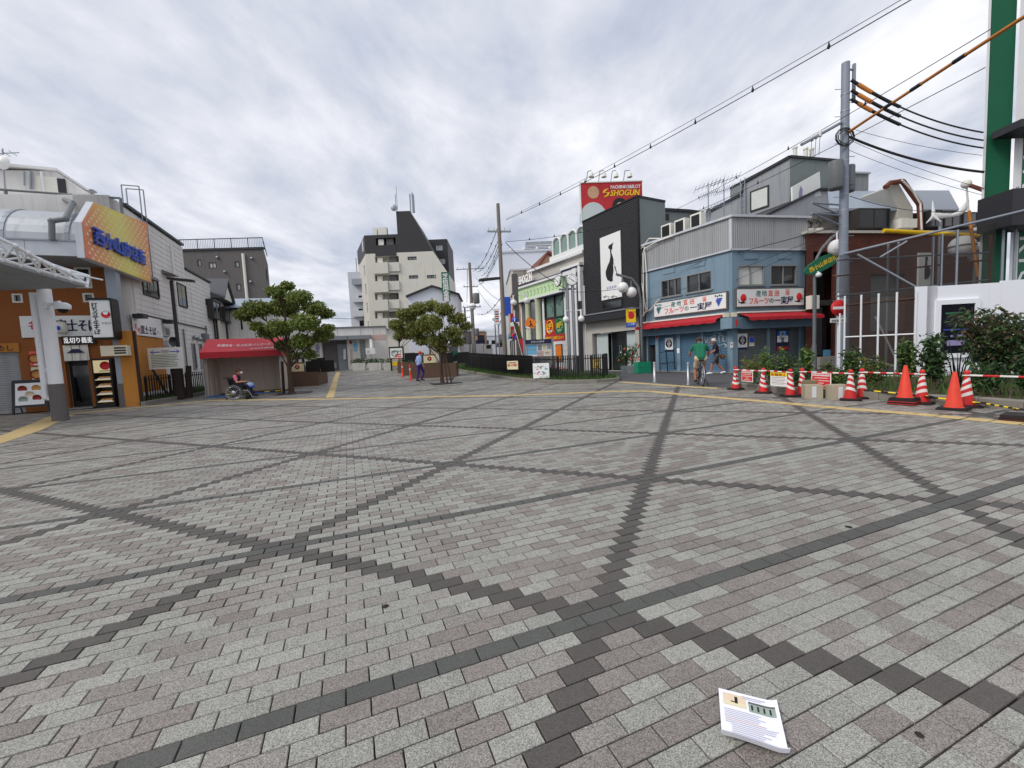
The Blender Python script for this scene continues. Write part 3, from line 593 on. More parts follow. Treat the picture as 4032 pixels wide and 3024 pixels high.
P1('lathe', 'logo_bowl', 'ink_white', q, bs.p(.03, 3.72, .514), [(.001, 0), (.08, .001), (.08, .002)], 14, 0, bs.n); txt(q, '名代 富士そば', bs, -.12, 3.28, .1, 'ink_black', .506, maxw=.28)
ac = thing('wall_unit', 'beige box unit with dark louvre on the arcade column', 'equipment box', tuple(bs.p(0, 2.1))); Bx(bs, 'housing', 'beige_box', ac, -.32, .5, 2.06, 2.46, .02, .36)
for k in range(3): Bx(bs, 'louvre', 'dark_metal', ac, .1, .46, 2.13+k*.1, 2.19+k*.1, .36, .37)
# A-board
ab = gp(128, 1628); abd = thing('menu_board', 'dark framed standing menu board with dish photos in front of shutter', 'menu board', (*ab, 0)); aw = W(*ab, ANG+.05)
m = MB()
for s in (-.48, .48): m.hexa([aw.p(s-.03, 0, .1), aw.p(s+.03, 0, .1), aw.p(s+.03, 0, .05), aw.p(s-.03, 0, .05), aw.p(s-.03, 1.2, -.1), aw.p(s+.03, 1.2, -.1), aw.p(s+.03, 1.2, -.15), aw.p(s-.03, 1.2, -.15)])
for s in (-.48, .48): m.cyl(aw.p(s, 1.15, -.14), aw.p(s, 0, -.45), .02)
m.build('leg', 'black_iron', abd)
m = MB(); m.hexa([aw.p(-.5, .25, .075), aw.p(.5, .25, .075), aw.p(.5, .25, .035), aw.p(-.5, .25, .035), aw.p(-.5, 1.28, -.11), aw.p(.5, 1.28, -.11), aw.p(.5, 1.28, -.15), aw.p(-.5, 1.28, -.15)]); m.build('frame', 'dark_metal', abd)
m = MB(); m.add([aw.p(-.4, .34, .075), aw.p(.4, .34, .075), aw.p(.4, 1.16, -.075), aw.p(-.4, 1.16, -.075)], [(0, 1, 2, 3)]); q = m.build('menu_sheet', 'sign_white', abd)
for k, (a, b) in enumerate(((-.2, .95), (.18, .95), (-.18, .55), (.2, .58), (0, .72))):
    m = MB(); c = aw.p(a, b, .08-.183*(b-.34)+.006); m.lathe(c, [(.001, 0), (.13, .002), (.13, .004)], 12, 0, aw.n); m.build('dish_print', ('bowl_red', 'bread', 'photo_grey', 'bowl_red', 'photo_tan')[k], q)

# arcade roof -------------------------------------------------------------
arc = thing('arcade_roof', 'silver barrel vaulted arcade roof with patterned end sign over noodle shop', 'arcade roof', tuple(PN.p(0, 5.6)))
U0 = -12.0
def ARP(u, s, z): q = PN.a+er*u+ep*s; return V(q.x, q.y, z)
prof = [(-1.42+1.75*(1-math.cos(t)), 6.2+1.42*math.sin(t)) for t in np.linspace(0, math.pi/2, 9)]
m = MB()
for (a, b), (c, d) in zip(prof[:-1], prof[1:]): m.add([ARP(U0, a, b), ARP(-.02, a, b), ARP(-.02, c, d), ARP(U0, c, d)], [(0, 1, 2, 3)], 0, True)
m.build('vault', 'silver_roof', arc)
for k in range(7):
    u = -.9-k*1.72; m = MB()
    for (a, b), (c, d) in zip(prof[:-1], prof[1:]):
        o1 = V(0, 0, .03); m.hexa([ARP(u-.06, a, b), ARP(u+.06, a, b), ARP(u+.06, c, d), ARP(u-.06, c, d), ARP(u-.06, a-.025, b+.02), ARP(u+.06, a-.025, b+.02), ARP(u+.06, c-.015, d+.025), ARP(u-.06, c-.015, d+.025)])
    m.build('rib', 'galv', arc)
for k in range(6):
    a, b = U0+k*2.0, U0+k*2.0+1.985; m = MB(); m.hexa([ARP(a, -1.5, 5.66), ARP(b, -1.5, 5.66), ARP(b, -1.38, 5.66), ARP(a, -1.38, 5.66), ARP(a, -1.5, 6.16), ARP(b, -1.5, 6.16), ARP(b, -1.38, 6.16), ARP(a, -1.38, 6.16)]); m.build('fascia_panel', 'light_plaster', arc)
m = MB(); m.hexa([ARP(U0, -1.54, 6.16), ARP(0, -1.54, 6.16), ARP(0, -1.3, 6.16), ARP(U0, -1.3, 6.16), ARP(U0, -1.54, 6.215), ARP(0, -1.54, 6.215), ARP(0, -1.3, 6.215), ARP(U0, -1.3, 6.215)])
m.build('gutter', 'galv', arc)
m = MB(); m.hexa([ARP(U0, -1.37, 5.7), ARP(-.05, -1.37, 5.7), ARP(-.05, 3.9, 5.7), ARP(U0, 3.9, 5.7), ARP(U0, -1.37, 5.76), ARP(-.05, -1.37, 5.76), ARP(-.05, 3.9, 5.76), ARP(U0, 3.9, 5.76)]); m.build('soffit', 'grey_plaster', arc)
pp = [PN.px(337, 1015), PN.px(598, 1115), PN.px(580, 880), PN.px(370, 795), PN.px(324, 875)]
P1('prism', 'panel_body', 'light_plaster', arc, [PN.p(s, z, -.22) for s, z in pp], PN.n*.20)
cx_, cz_ = sum(p[0] for p in pp)/5, sum(p[1] for p in pp)/5
sgp = P1('prism', 'sign_face', 'panel_print' if 'panel_print' in M else 'ink_orange', arc, [PN.p(cx_+(s-cx_)*.985, cz_+(z-cz_)*.985, -.019) for s, z in pp], PN.n*.025)
t3 = MB()
for j in range(24):
    for i in range(46):
        s = pp[0][0]+.12+i*.36+(j % 2)*.18; z = pp[0][1]+.05+j*.16
        q = [(s-.1, z), (s+.1, z), (s, z+.115)]
        ok_ = inpoly(np.array([a for a, b in q]), np.array([b for a, b in q]), [(cx_+(a-cx_)*.97, cz_+(b-cz_)*.97) for a, b in pp]).all()
        if ok_: t3.add([PN.p(a, b, .0085) for a, b in q], [(0, 1, 2)])
t3.build('triangle_print', 'sign_cream', sgp)
a0 = PN.px(358, 918); a1 = PN.px(553, 1010)
for i, chh in enumerate('西小山商店街'):
    s = a0[0]+(a1[0]-a0[0])*i/5.6; z = a0[1]+(a1[1]-a0[1])*i/5.6
    for dd in (.03, .06, .09, .12): lt = txt(sgp, chh, PN, s, z-.3, .68, 'ink_blue', dd, bold=.012, maxw=(a1[0]-a0[0])/5.6*.94)
# rooftop things on the left
rf = W(*(PN.a+ep*1.1).xy, ANG); RX = rf.px(474, 780)[0]; M['panel_print'].node_tree.nodes['Map Range'].inputs[1].default_value = PN.a.dot(ep)+cx_-3.0+2.0; M['panel_print'].node_tree.nodes['Map Range'].inputs[2].default_value = PN.a.dot(ep)+cx_+3.0+2.0
rail = thing('roof_railing', 'grey steel railing along the roof edge above the arcade', 'railing', tuple(rf.p(-3, 7.4)))
m = MB(); z_ = rf.px(150, 757)[1]; m.cyl(rf.p(-9, z_), rf.p(RX, z_), .045); m.build('top_rail', 'pvc_grey', rail); P1('cyl', 'mid_rail', 'pvc_grey', rail, rf.p(-9, 7.95), rf.p(RX, 7.95), .03)
for k in range(6): m = MB(); q = rf.p(RX-k*1.75, 6.3); m.cyl(q, V(q.x, q.y, z_), .05); m.build('post', 'pvc_grey', rail)
ph = thing('rooftop_house', 'white rooftop shed with sloping roof above the noodle shop', 'roof building', tuple(rf.p(-3, 6.2, -2.0)))
rq = W(*(rf.p(0, 0, -2.2)).xy, ANG); pts = [rq.px(-300, 668), rq.px(215, 672), rq.px(350, 765), rq.px(352, 800)]; b0 = 6.2
P1('prism', 'wall', 'white_plaster', ph, [rq.p(pts[0][0], b0), rq.p(pts[3][0], b0), rq.p(pts[3][0], pts[2][1]), rq.p(pts[1][0], pts[1][1]), rq.p(pts[0][0], pts[0][1])], -rq.n*3.5)
d_ = rq.rc(228, 704, 268, 790); Bx(rq, 'door', 'dark_metal', ph, d_[0], d_[1], d_[2], d_[3], .01, .06); Bx(rq, 'door_leaf', 'offwhite', ph, d_[0]-.75, d_[0]-.02, d_[2], d_[3]+.05, .01, .05)
m = MB(); a = rq.px(168, 680); m.cyl(rq.p(a[0], a[1], .08), rq.p(a[0], 6.3, .08), .05); m.build('downpipe', 'paint_white', ph)
Bx(rq, 'roof', 'paint_white', ph, pts[0][0], pts[1][0]+.1, pts[1][1]-.02, pts[1][1]+.09, -3.5, .12)
for k, (px_, py_, py2) in enumerate(((96, 675, 730), (120, 673, 745), (128, 676, 745))): m = MB(); a = rq.px(px_, py_, .15); b = rq.px(px_, py2, .15); m.cyl(rq.p(a[0], a[1], .15), rq.p(b[0], b[1], .15), .03); m.build('vent_pipe', 'galv', ph)
tp = thing('roof_parapet', 'low corrugated parapet behind the arcade vault', 'parapet', tuple(rf.p(-4, 6.2, -.6))); m = MB(); rf.ribs(m, -9, RX-.3, 6.2, 7.8, .14, .03, False, -.5); rf.box(m, -9, RX-.3, 6.2, 7.8, -.9, -.51); m.build('sheeting', 'corrugated', tp); Bx(rf, 'coping', 'dark_metal', tp, -9, RX-.28, 7.8, 7.88, -.95, -.42)
dp = thing('vault_drainpipe', 'bent grey drainpipe lying over the silver arcade vault', 'drainpipe', tuple(ARP(-1.6, -1.4, 6.2)))
fz = W(*(PN.a+ep*-1.6).xy, ANG); q = [fz.px(205, 945), fz.px(203, 870), fz.px(258, 862)]; q2 = [W(*(PN.a+ep*-.4).xy, ANG), ]
P = [fz.p(*q[0]), fz.p(*q[1]), fz.p(*q[2]), q2[0].p(*q2[0].px(285, 800)), rf.p(*rf.px(255, 786)), ]
m = MB(); m.tube(P, .09, 10); [m.ball(p, .11, 8) for p in P[1:4]]; m.build('pipe', 'pvc_grey', dp)
vt = thing('roof_vent', 'short steel vent stack with mushroom cap on left roof', 'vent', tuple(rf.p(*rf.px(364, 800)))); a = rf.px(364, 790, -.3); m = MB(); q = rf.p(a[0], 7.0, -.3); m.lathe((q.x, q.y, 7.9), [(.08, 0), (.08, .75), (.16, .78), (.16, .86), (.09, .9), (.09, 1.0), (.18, 1.02), (.1, 1.1), (.001, 1.12)], 10); m.build('stack', 'steel', vt)
an = thing('tv_antenna', 'rooftop television antenna mast at the far left edge', 'antenna', tuple(rq.p(*rq.px(14, 760, .2)))); m = MB(); a = rq.px(10, 585, .4); b = rq.px(14, 800, .4); m.cyl(rq.p(a[0], a[1], .4), rq.p(b[0], 7.3, .4), .025); m.build('mast', 'galv', an)
m = MB(); c = rq.p(a[0], a[1]-.35, .4); m.cyl(c-er*.9, c+er*.5+V(0, 0, .25), .02)
for k in range(6): q = c-er*(.8-k*.22)+V(0, 0, .04*k); m.cyl(q-ep*.25, q+ep*.25, .012)
m.build('boom', 'galv', an); m = MB(); a = rq.px(12, 640, .45); m.lathe(rq.p(a[0], a[1], .45), [(.001, .12), (.18, .08), (.3, 0)], 14, 0, 'y'); m.build('dish', 'paint_white', an)

# ============================================================ white boarded house
wh = thing('white_house', 'long white boarded two storey house with dark window frames on the left', 'house', tuple(WW.p(5, 0, -2)))
SE, SE2 = WW.px(717, 980)[0], WW.px(825, 1120)[0]; ZT, ZT2 = WW.px(589, 876)[1], WW.px(790, 1093)[1]; SN = WW.px(500, 900)[0]; Z3 = WW.px(560, 1240)[1]
win = [WW.rc(552, 1070, 626, 1178), WW.rc(691, 1109, 737, 1214), WW.rc(807, 1176, 825, 1206), WW.rc(751, 1351, 775, 1453), WW.rc(780, 1353, 801, 1450), WW.rc(672, 1335, 690, 1440)]
win = [(a, b, max(c, .6), d) for a, b, c, d in win]
m = MB(); WW.box(m, SN, 1.0, Z3-.9, 6.2, -.12, -.06); WW.box(m, SN, 1.0, 6.2, ZT-.02, -1.2, -.06); m.hexa([WW.p(1, 0, -.06), WW.p(SE, 0, -.06), WW.p(SE, 0, -6), WW.p(1, 0, -6), WW.p(1, ZT, -.06), WW.p(SE, ZT, -.06), WW.p(SE, ZT-.5, -6), WW.p(1, ZT-.5, -6)]); m.hexa([WW.p(SE, 0, -.06), WW.p(SE2, 0, -.06), WW.p(SE2, 0, -6), WW.p(SE, 0, -6), WW.p(SE, ZT2, -.06), WW.p(SE2, ZT2, -.06), WW.p(SE2, ZT2-.3, -6), WW.p(SE, ZT2-.3, -6)])
m.build('core_wall', 'white_plaster', wh)
pit = .26; OC = WW.px(657, 1500)[0]
for j in range(int(ZT/pit)):
    z0, z1 = j*pit, (j+1)*pit
    for a0, a1, zt in ((SN, SE, ZT), (SE+.003, SE2, ZT2)):
        if z1 > zt+.02: continue
        if z0 < 3.0 and a0 == SN: a0 = OC+.02
        segs = [(a0, a1)]
        for h in win:
            if h[2] < (z0+z1)/2 < h[3]:
                ns = []
                for p, q in segs:
                    if h[1] <= p or h[0] >= q: ns.append((p, q)); continue
                    if h[0] > p: ns.append((p, h[0]))
                    if h[1] < q: ns.append((h[1], q))
                segs = ns
        for p, q in segs:
            if q-p < .05: continue
            m = MB(); m.hexa([WW.p(p, z0, -.055), WW.p(q, z0, -.055), WW.p(q, z0, .012), WW.p(p, z0, .012), WW.p(p, z1-.006, -.055), WW.p(q, z1-.006, -.055), WW.p(q, z1-.006, 0), WW.p(p, z1-.006, 0)]); m.build('siding_board', 'white_siding', wh)
for i, h in enumerate(win): window(wh, WW, *h, dep=.02, fr='frame_dark' if i < 3 else 'frame_grey', nm=1 if i in (0, 1) else 0, t=.06, fd=.05)
m = MB(); WW.box(m, SN-.05, SE+.04, ZT-.05, ZT+.07, -.2, .1); WW.box(m, SE+.05, SE2+.05, ZT2-.04, ZT2+.06, -.2, .1); m.build('roof_trim', 'dark_metal', wh)
P1('cyl', 'conduit', 'dark_metal', wh, WW.p(SN, Z3, .06), WW.p(WW.px(811, 1294)[0], Z3, .06), .035)
Bx(WW, 'orange_cladding', 'orange_clad', wh, 1.02, OC, .45, 2.98, -.05, .03); Bx(WW, 'plinth_strip', 'paint_white', wh, 1.02, OC, .3, .44, -.05, .05); Bx(WW, 'plinth', 'concrete', wh, 1.02, SE2, 0, .29, -.05, .04)
sg_ = WW.rc(522, 1248, 639, 1334, .06); q = Bx(WW, 'shop_sign', 'sign_white', wh, sg_[0], sg_[1], 3.0, Z3-.06, .02, .09)
a0 = WW.px(530, 1290, .1); txt(q, '名', WW, a0[0], 3.25, .3, 'ink_red', .095, bold=.03); txt(q, '代', WW, a0[0]+.3, 3.08, .3, 'ink_red', .095, bold=.03); a1 = WW.px(556, 1300, .1); a2 = WW.px(615, 1305, .1); txt(q, '富士そば', WW, a1[0], 3.12, .42, 'ink_navy', .095, bold=.045, maxw=a2[0]-a1[0]); txt(q, '24', WW, a2[0]+.12, 3.2, .16, 'ink_red', .095)
for px_, py_ in ((540, 1246), (655, 1268)): a = WW.px(px_, py_, .2); Bx(WW, 'flood_light', 'dark_metal', wh, a[0]-.25, a[0]+.25, a[1]-.08, a[1]+.1, .12, .5)
v_ = WW.rc(640, 1287, 662, 1325); q = Bx(WW, 'vent_grille', 'light_plaster', wh, v_[0], v_[1], v_[2], v_[3], .013, .09)
for k in range(6): m = MB(); z = v_[2]+.06+k*(v_[3]-v_[2]-.1)/6; WW.box(m, v_[0]+.05, v_[1]-.05, z, z+.04, .09, .11); m.build('slat', 'pvc_grey', q)
v_ = WW.rc(634, 1060, 667, 1090); P1('prism', 'vent_hood', 'pvc_grey', wh, [WW.p(v_[0], v_[2], .01), WW.p(v_[0], v_[2], .45), WW.p(v_[0], v_[3], .01)], WW.e*(v_[1]-v_[0]))
v_ = WW.rc(790, 1313, 808, 1343); Bx(WW, 'meter_box', 'pvc_grey', wh, v_[0], v_[1], v_[2], v_[3], .013, .25)
for px_, py_ in ((770, 1329), (787, 1335)): a = WW.px(px_, py_, .15); P1('ball', 'vent_cap', 'steel', wh, WW.p(a[0], a[1], .15), .15, 10)
for px_, py0, py1 in ((673, 960, 1262), (722, 1296, 1545), (810, 1282, 1540)): a = WW.px(px_, py0, .08); b = WW.px(px_, py1, .08); P1('cyl', 'downpipe', 'offwhite' if py0 < 1000 else 'pvc_grey', wh, WW.p(a[0], a[1], .08), WW.p(a[0], b[1], .08), .04)
m = MB(); [m.lathe(WW.p(*WW.px(x, 1345, .3), .3), [(.001, 0), (.24, .02), (.24, .04)], 14, 0, 'x') for x in (678, 686)]; m.build('round_sign', 'dark_metal', wh)
# roof ladder
ld = thing('roof_ladder', 'grey steel cat ladder hooked over the white house roof', 'ladder', tuple(WW.p(.6, 5, .2))); a = WW.px(575, 990, .15); b = WW.px(545, 980, .15)
for s in (a[0], a[0]+.45): P1('tube', 'rail', 'pole_grey', ld, [WW.p(s, 5.2, .15), WW.p(s, 10.0, .15), WW.p(s, 10.0, -.5), WW.p(s, 7.9, -.5)], .025)
for k in range(12): P1('cyl', 'rung', 'pole_grey', ld, WW.p(a[0], 5.4+k*.3, .15), WW.p(a[0]+.45, 5.4+k*.3, .15), .014)
# cream house with bay windows
ch_ = thing('cream_house', 'cream boarded house with grey tiled roof and two bay windows', 'house', tuple(WW.p(13.5, 0, -2)))
C0, C1 = SE2+.02, 17.6; Bx(WW, 'wall', 'cream', ch_, C0, C1, 0, 6.3, -6, .02)
for j in range(10): m = MB(); z = 3.1+j*.31; WW.box(m, C0, C1, z, z+.3, .021, .045); m.build('siding_board', 'cream', ch_)
P1('prism', 'roof', 'roof_tile', ch_, [WW.p(C0-.1, 6.28, .65), WW.p(C0-.1, 6.42, .65), WW.p(C0-.1, 8.0, -3), WW.p(C0-.1, 6.42, -6.5), WW.p(C0-.1, 6.28, -6.5)], WW.e*(C1-C0+.3))
P1('prism', 'gable', 'cream', ch_, [WW.p(14.2, 6.3, .7), WW.p(16.6, 6.3, .7), WW.p(15.4, 7.5, .7)], -WW.n*.12); P1('prism', 'gable_roof', 'roof_tile', ch_, [WW.p(13.9, 6.25, .85), WW.p(15.4, 7.75, .85), WW.p(16.9, 6.25, .85), WW.p(16.9, 6.38, .85), WW.p(15.4, 7.9, .85), WW.p(13.9, 6.38, .85)], -WW.n*3)
for x0, y0, x1, y1 in ((838, 1183, 874, 1258), (884, 1213, 917, 1270)):
    b = WW.rc(x0, y0, x1, y1, .4); m = MB(); WW.box(m, b[0], b[1], b[2]-.08, b[2], .05, .42); WW.box(m, b[0], b[1], b[3], b[3]+.12, .05, .44); WW.box(m, b[0], b[0]+.07, b[2], b[3], .05, .4); WW.box(m, b[1]-.07, b[1], b[2], b[3], .05, .4); q = m.build('bay_window', 'frame_dark', ch_)
    Bx(WW, 'pane', 'glass', q, b[0]+.07, b[1]-.07, b[2], b[3], .25, .36); m = MB(); c = (b[0]+b[1])/2; WW.box(m, c-.03, c+.03, b[2], b[3], .361, .39); m.build('mullion', 'frame_grey', q)
for s in (C0+.3, 13.6, 16.9): P1('cyl', 'downpipe', 'frame_dark', ch_, WW.p(s, .1, .12), WW.p(s, 6.3, .12), .06)
# ============================================================ MID LEFT
# taupe apartment block behind
TP = W(*(at(718, 1200, 48).xy), R(4), zg(-30, 48)); zb = zg(-30, 48)
tb = thing('apartment_block', 'taupe rendered apartment block with white roof railing behind the white house', 'building', tuple(TP.p(8, zb)))
w_ = [TP.rc(*r) for r in ((775, 1022, 794, 1048), (821, 1033, 853, 1056), (923, 1029, 944, 1052), (929, 1117, 950, 1143))]; tr_ = TP.px(1038, 998); tz = TP.px(720, 985)[1]
m = MB(); TP.holes(m, -1.5, tr_[0], zb, tz, w_, .15); e0 = at(1060, 1100, 57); m.quad(TP.p(tr_[0], zb), V(e0.x, e0.y, zb), V(e0.x, e0.y, tz), TP.p(tr_[0], tz)); m.add([TP.p(-1.5, tz), TP.p(tr_[0], tz), V(e0.x, e0.y, tz), TP.p(-8, tz, -9)], [(0, 1, 2, 3)]); m.build('wall', 'taupe', tb)
for i, r in enumerate(w_): window(tb, TP, *r, dep=.12, nm=1 if i == 1 else 0, t=.08, gl='curtain' if i == 1 else 'glass_light')
for k in range(3):
    a = W(*(TP.p(tr_[0], 0)).xy, math.atan2(*( (V(e0.x, e0.y, 0)-TP.p(tr_[0], 0)).yx))); z = tz-3.2-k*2.9; a.n = a.n if a.n.dot(V(1, -1, 0)) > 0 else -a.n; window(tb, a, 1.5, 2.8, z, z+1.2, dep=.02, nm=0, fd=.05)
m = MB(); a = TP.px(957, 999, .1); b = TP.px(969, 1190, .1); m.cyl(TP.p(a[0], a[1], .12), TP.p(a[0], zb+1, .12), .16); m.build('downpipe', 'offwhite', tb)
for px_, py_ in ((855, 1013), (885, 1070), (864, 1108), (991, 1017), (987, 1110)): a = TP.px(px_, py_, .1); P1('ball', 'vent_cap', 'steel', tb, TP.p(a[0], a[1], .08), .17, 8)
Bx(TP, 'coping', 'dark_metal', tb, -1.5, tr_[0]+.05, tz-.12, tz+.1, -.3, .12)
rr_ = MB(); rr_.cyl(TP.p(-1.5, tz+1.15), TP.p(tr_[0], tz+1.15), .05); rr_.cyl(TP.p(tr_[0], tz+1.15), V(e0.x, e0.y, tz+1.15), .05); rr_.build('top_rail', 'dark_metal', tb)
for k in range(60): m = MB(); s = -1.4+k*(tr_[0]+1.4)/59; q = TP.p(s, tz+.1, -.05); m.cyl(q, q+V(0, 0, 1.02), .022 if k % 10 else .05, n=5); m.build('baluster', 'galv' if k % 10 else 'dark_metal', tb)
# white house and eaves behind the tent
bh = W(*(at(925, 1300, 33).xy), R(12)); zb = zg(-22, 33); hb = thing('white_back_house', 'plain white house with shallow eave half hidden behind the dogwood tree', 'house', tuple(bh.p(2, zb)))
r_ = bh.rc(925, 1225, 1110, 1470); wn = [bh.rc(946, 1262, 957, 1298)]; m = MB(); bh.holes(m, r_[0]-1, r_[1], zb, r_[3], wn); bh.box(m, r_[0]-1, r_[1], zb, r_[3]-.02, -5, -.16); m.build('wall', 'white_plaster', hb); window(hb, bh, *wn[0], nm=0); Bx(bh, 'eave', 'frame_dark', hb, r_[0]-1.2, r_[1]+.2, r_[3], r_[3]+.18, -5.2, .5); P1('prism', 'roof', 'roof_metal', hb, [bh.p(r_[0]-1.3, r_[3]+.19, .6), bh.p(r_[0]-1.3, r_[3]+1.3, -2.4), bh.p(r_[0]-1.3, r_[3]+.19, -5.3)], bh.e*(r_[1]-r_[0]+1.6))

# station canopy on the left ------------------------------------------------
cpb = gp(240, 1656); cz = 4.0
pole = thing('canopy_post', 'white round canopy post with grey painted foot at the left', 'post', (*cpb, 0)); c = V(*cpb, 0)
P1('cyl', 'foot_cladding', 'taupe', pole, c, c+V(0, 0, 1.15), .2, .185, 20); P1('cyl', 'shaft', 'white_metal', pole, c+V(0, 0, 1.15), c+V(0, 0, 4.05), .17, .16, 20)
q = c+V(-.3, -.05, 0); m = MB(); m.cyl(q+V(0, 0, .75), q+V(0, 0, 3.95), .085, n=12); m.ball(q+V(0, 0, .75), .1, 8); m.cyl(q+V(0, 0, .75), c+V(0, 0, .6), .07); m.build('downpipe', 'white_metal', pole)
m = MB(); m.cyl(c+V(-.3, -.05, 1.6), c+V(-.1, 0, 1.6), .04); m.cyl(c+V(-.3, -.05, 3.2), c+V(-.1, 0, 3.2), .04); m.build('pipe_bracket', 'white_metal', pole)
dm = thing('dome_camera', 'white dome security camera on the canopy post', 'camera', tuple(c+V(.2, -.1, 3.3))); m = MB(); q = c+V(.14, -.1, 3.55); m.cyl(q, q+V(.45, -.05, .06), .055); m.cyl(q-V(0, 0, .1), q+V(0, 0, .1), .07); m.build('arm', 'white_metal', dm)
q = q+V(.52, -.06, 0); P1('lathe', 'housing', 'white_metal', dm, q-V(0, 0, .16), [(.18, 0), (.2, .06), (.19, .14), (.12, .2), (.001, .22)], 16); P1('lathe', 'lens_dome', 'black', dm, q-V(0, 0, .28), [(.001, 0), (.08, .03), (.12, .09), (.13, .13)], 14)
tip = at(343, 1131, 12.3); fl_ = at(-150, 995, 10.2); bl_ = at(-150, 1150, 13.6)
can = thing('station_canopy', 'grey membrane canopy with white tubular truss edge at the left', 'canopy', tuple(c+V(-2, -1, 4.0)))
P1('prism', 'membrane', 'grey_plaster', can, [tip, fl_, fl_+V(-6, -1.5, .3), bl_+V(-6, 0, .3), bl_], (0, 0, .07))
tops = [at(-150, 868, 10.1), at(82, 1008, 10.95), at(182, 1038, 11.4), at(240, 1083, 11.75), at(322, 1112, 12.1)]
lowp = [fl_.lerp(tip, k/7.)+V(0, 0, .1) for k in range(8)]; inn = [p+V(-.25, .75, .25) for p in lowp]
P1('tube', 'upper_chord', 'white_metal', can, [at(-150, 868, 10.1), at(60, 968, 10.8), at(180, 1037, 11.4), tip+V(-.1, 0, .25)], .045, 8)
P1('tube', 'lower_chord', 'white_metal', can, lowp+[tip], .045, 8); P1('tube', 'inner_chord', 'white_metal', can, inn[:-1]+[tip], .035, 8)
def upt(t): P = [at(-150, 868, 10.1), at(60, 968, 10.8), at(180, 1037, 11.4), tip+V(-.1, 0, .25)]; k = min(int(t*3), 2); return P[k].lerp(P[k+1], t*3-k)
for k in range(7):
    u = upt((k+.5)/7.5)
    for a in (lowp[k], lowp[k+1], inn[k], inn[k+1]): P1('cyl', 'web_tube', 'white_metal', can, u, a, .026)
    P1('cyl', 'web_tube', 'white_metal', can, lowp[k], inn[k], .024); [P1('ball', 'node_joint', 'white_metal', can, p, .07, 8) for p in (u, lowp[k])]

# guide board, lamp post, stump, fence in the left bed ------------------------
LB = V(*KL[0], 0); nb = V(-.93, -.365, 0)
soil = MB(); pl_ = [V(*p, 0) for p in KL]; bk = [WW.p(-.1, 0, .05), WW.p(4.5, 0, .05), WW.p(9.2, 0, .05)]; soil.add([p+V(0, 0, .1) for p in pl_]+[p+V(0, 0, .1) for p in bk[::-1]], [tuple(range(6))]); struct(soil.build('planting_soil', 'soil'))
blades('ground_cover', 'grass', [tuple(p.xy) for p in pl_]+[tuple(p.xy) for p in bk[::-1]], 1800, .22, dz=.1, ex='low green plants behind the iron fence on the left', seed=5)
gbp = V(*gp(650, 1574), 0)+V(.1, -.45, 0); GB = W(gbp.x, gbp.y, R(8)); gb = thing('guide_board', 'white guide board with two blue arrows on a dark leaning post', 'sign', (gbp.x, gbp.y, .1)); r_ = GB.rc(579, 1371, 726, 1449, .1)
q = Bx(GB, 'panel', 'sign_white', gb, *r_, .07, .11)
for sx_, dr_ in ((r_[0]+.12, -1), (r_[1]-.12, 1)):
    z = r_[3]-.2; m = MB(); e_ = sx_; m.prism([GB.p(e_, z, .111), GB.p(e_-dr_*.13, z+.1, .111), GB.p(e_-dr_*.13, z+.06, .111), GB.p(e_-dr_*.06, z+.02, .111), GB.p(e_-dr_*.4, z+.02, .111), GB.p(e_-dr_*.4, z-.02, .111), GB.p(e_-dr_*.06, z-.02, .111), GB.p(e_-dr_*.13, z-.06, .111), GB.p(e_-dr_*.13, z-.1, .111)], GB.n*.004); m.build('arrow', 'ink_blue', q)
for cx0, ws in ((r_[0]+.5, -.38), (r_[1]-.95, 0)):
    for i, wd0 in enumerate((.5, .6, .45)): Bx(GB, 'text_line', 'ink_grey', q, cx0+.05, cx0+.05+wd0*.7, r_[3]-.15-.055*i, r_[3]-.125-.055*i, .111, .113)
    for i in range(8): wd0 = random.uniform(.5, .8); m = MB(); z = r_[3]-.36-.075*i; GB.box(m, cx0+ws, cx0+ws+wd0, z, z+.035, .111, .113); m.build('text_line', 'ink_grey' if i % 2 else 'green_scroll', q)
m = MB(); a = GB.p(-.15, r_[2]+.1, .03); m.cyl(a, GB.p(.3, .05, -.25), .05); m.build('post', 'black_iron', gb)
st = thing('tree_stump', 'thick dark pollarded tree trunk behind the guide board', 'tree trunk', (gbp.x+.75, gbp.y+.25, .1)); b0 = V(gbp.x+.75, gbp.y+.25, .05)
m = MB(); m.lathe(b0, [(.34, 0), (.26, .12), (.22, .5), (.21, 1.0), (.24, 1.35), (.18, 1.45), (.001, 1.47)], 14); m.cyl(b0+V(.3, .2, 0), b0+V(.38, .25, 1.5), .14, .11, 12); m.build('trunk', 'bark_dark', st)
lp = V(*gp(722, 1566), 0)+V(-.3, .4, 0); lm = thing('street_lamp', 'dark slim street lamp with flat head in front of white house', 'street lamp', (lp.x, lp.y, .1)); lz = 5.75
m = MB(); m.cyl(lp, lp+V(0, 0, lz), .085, .075, 12); m.cyl(lp, lp+V(0, 0, .5), .11, .11, 12); m.build('post', 'dark_metal', lm); m = MB(); h0 = lp+V(0, 0, lz-.05); ax_ = V(.96, .28, 0); m.prism([h0+V(0, 0, .1)-ax_*.1-V(-.06, .2, 0), h0+V(0, 0, .1)-ax_*.1+V(-.06, .2, 0), h0+ax_*.95+V(-.05, .16, -.02), h0+ax_*1.0+V(0, 0, -.03), h0+ax_*.95-V(-.05, .16, .02)], (0, 0, .1)); m.build('lamp_head', 'dark_metal', lm)
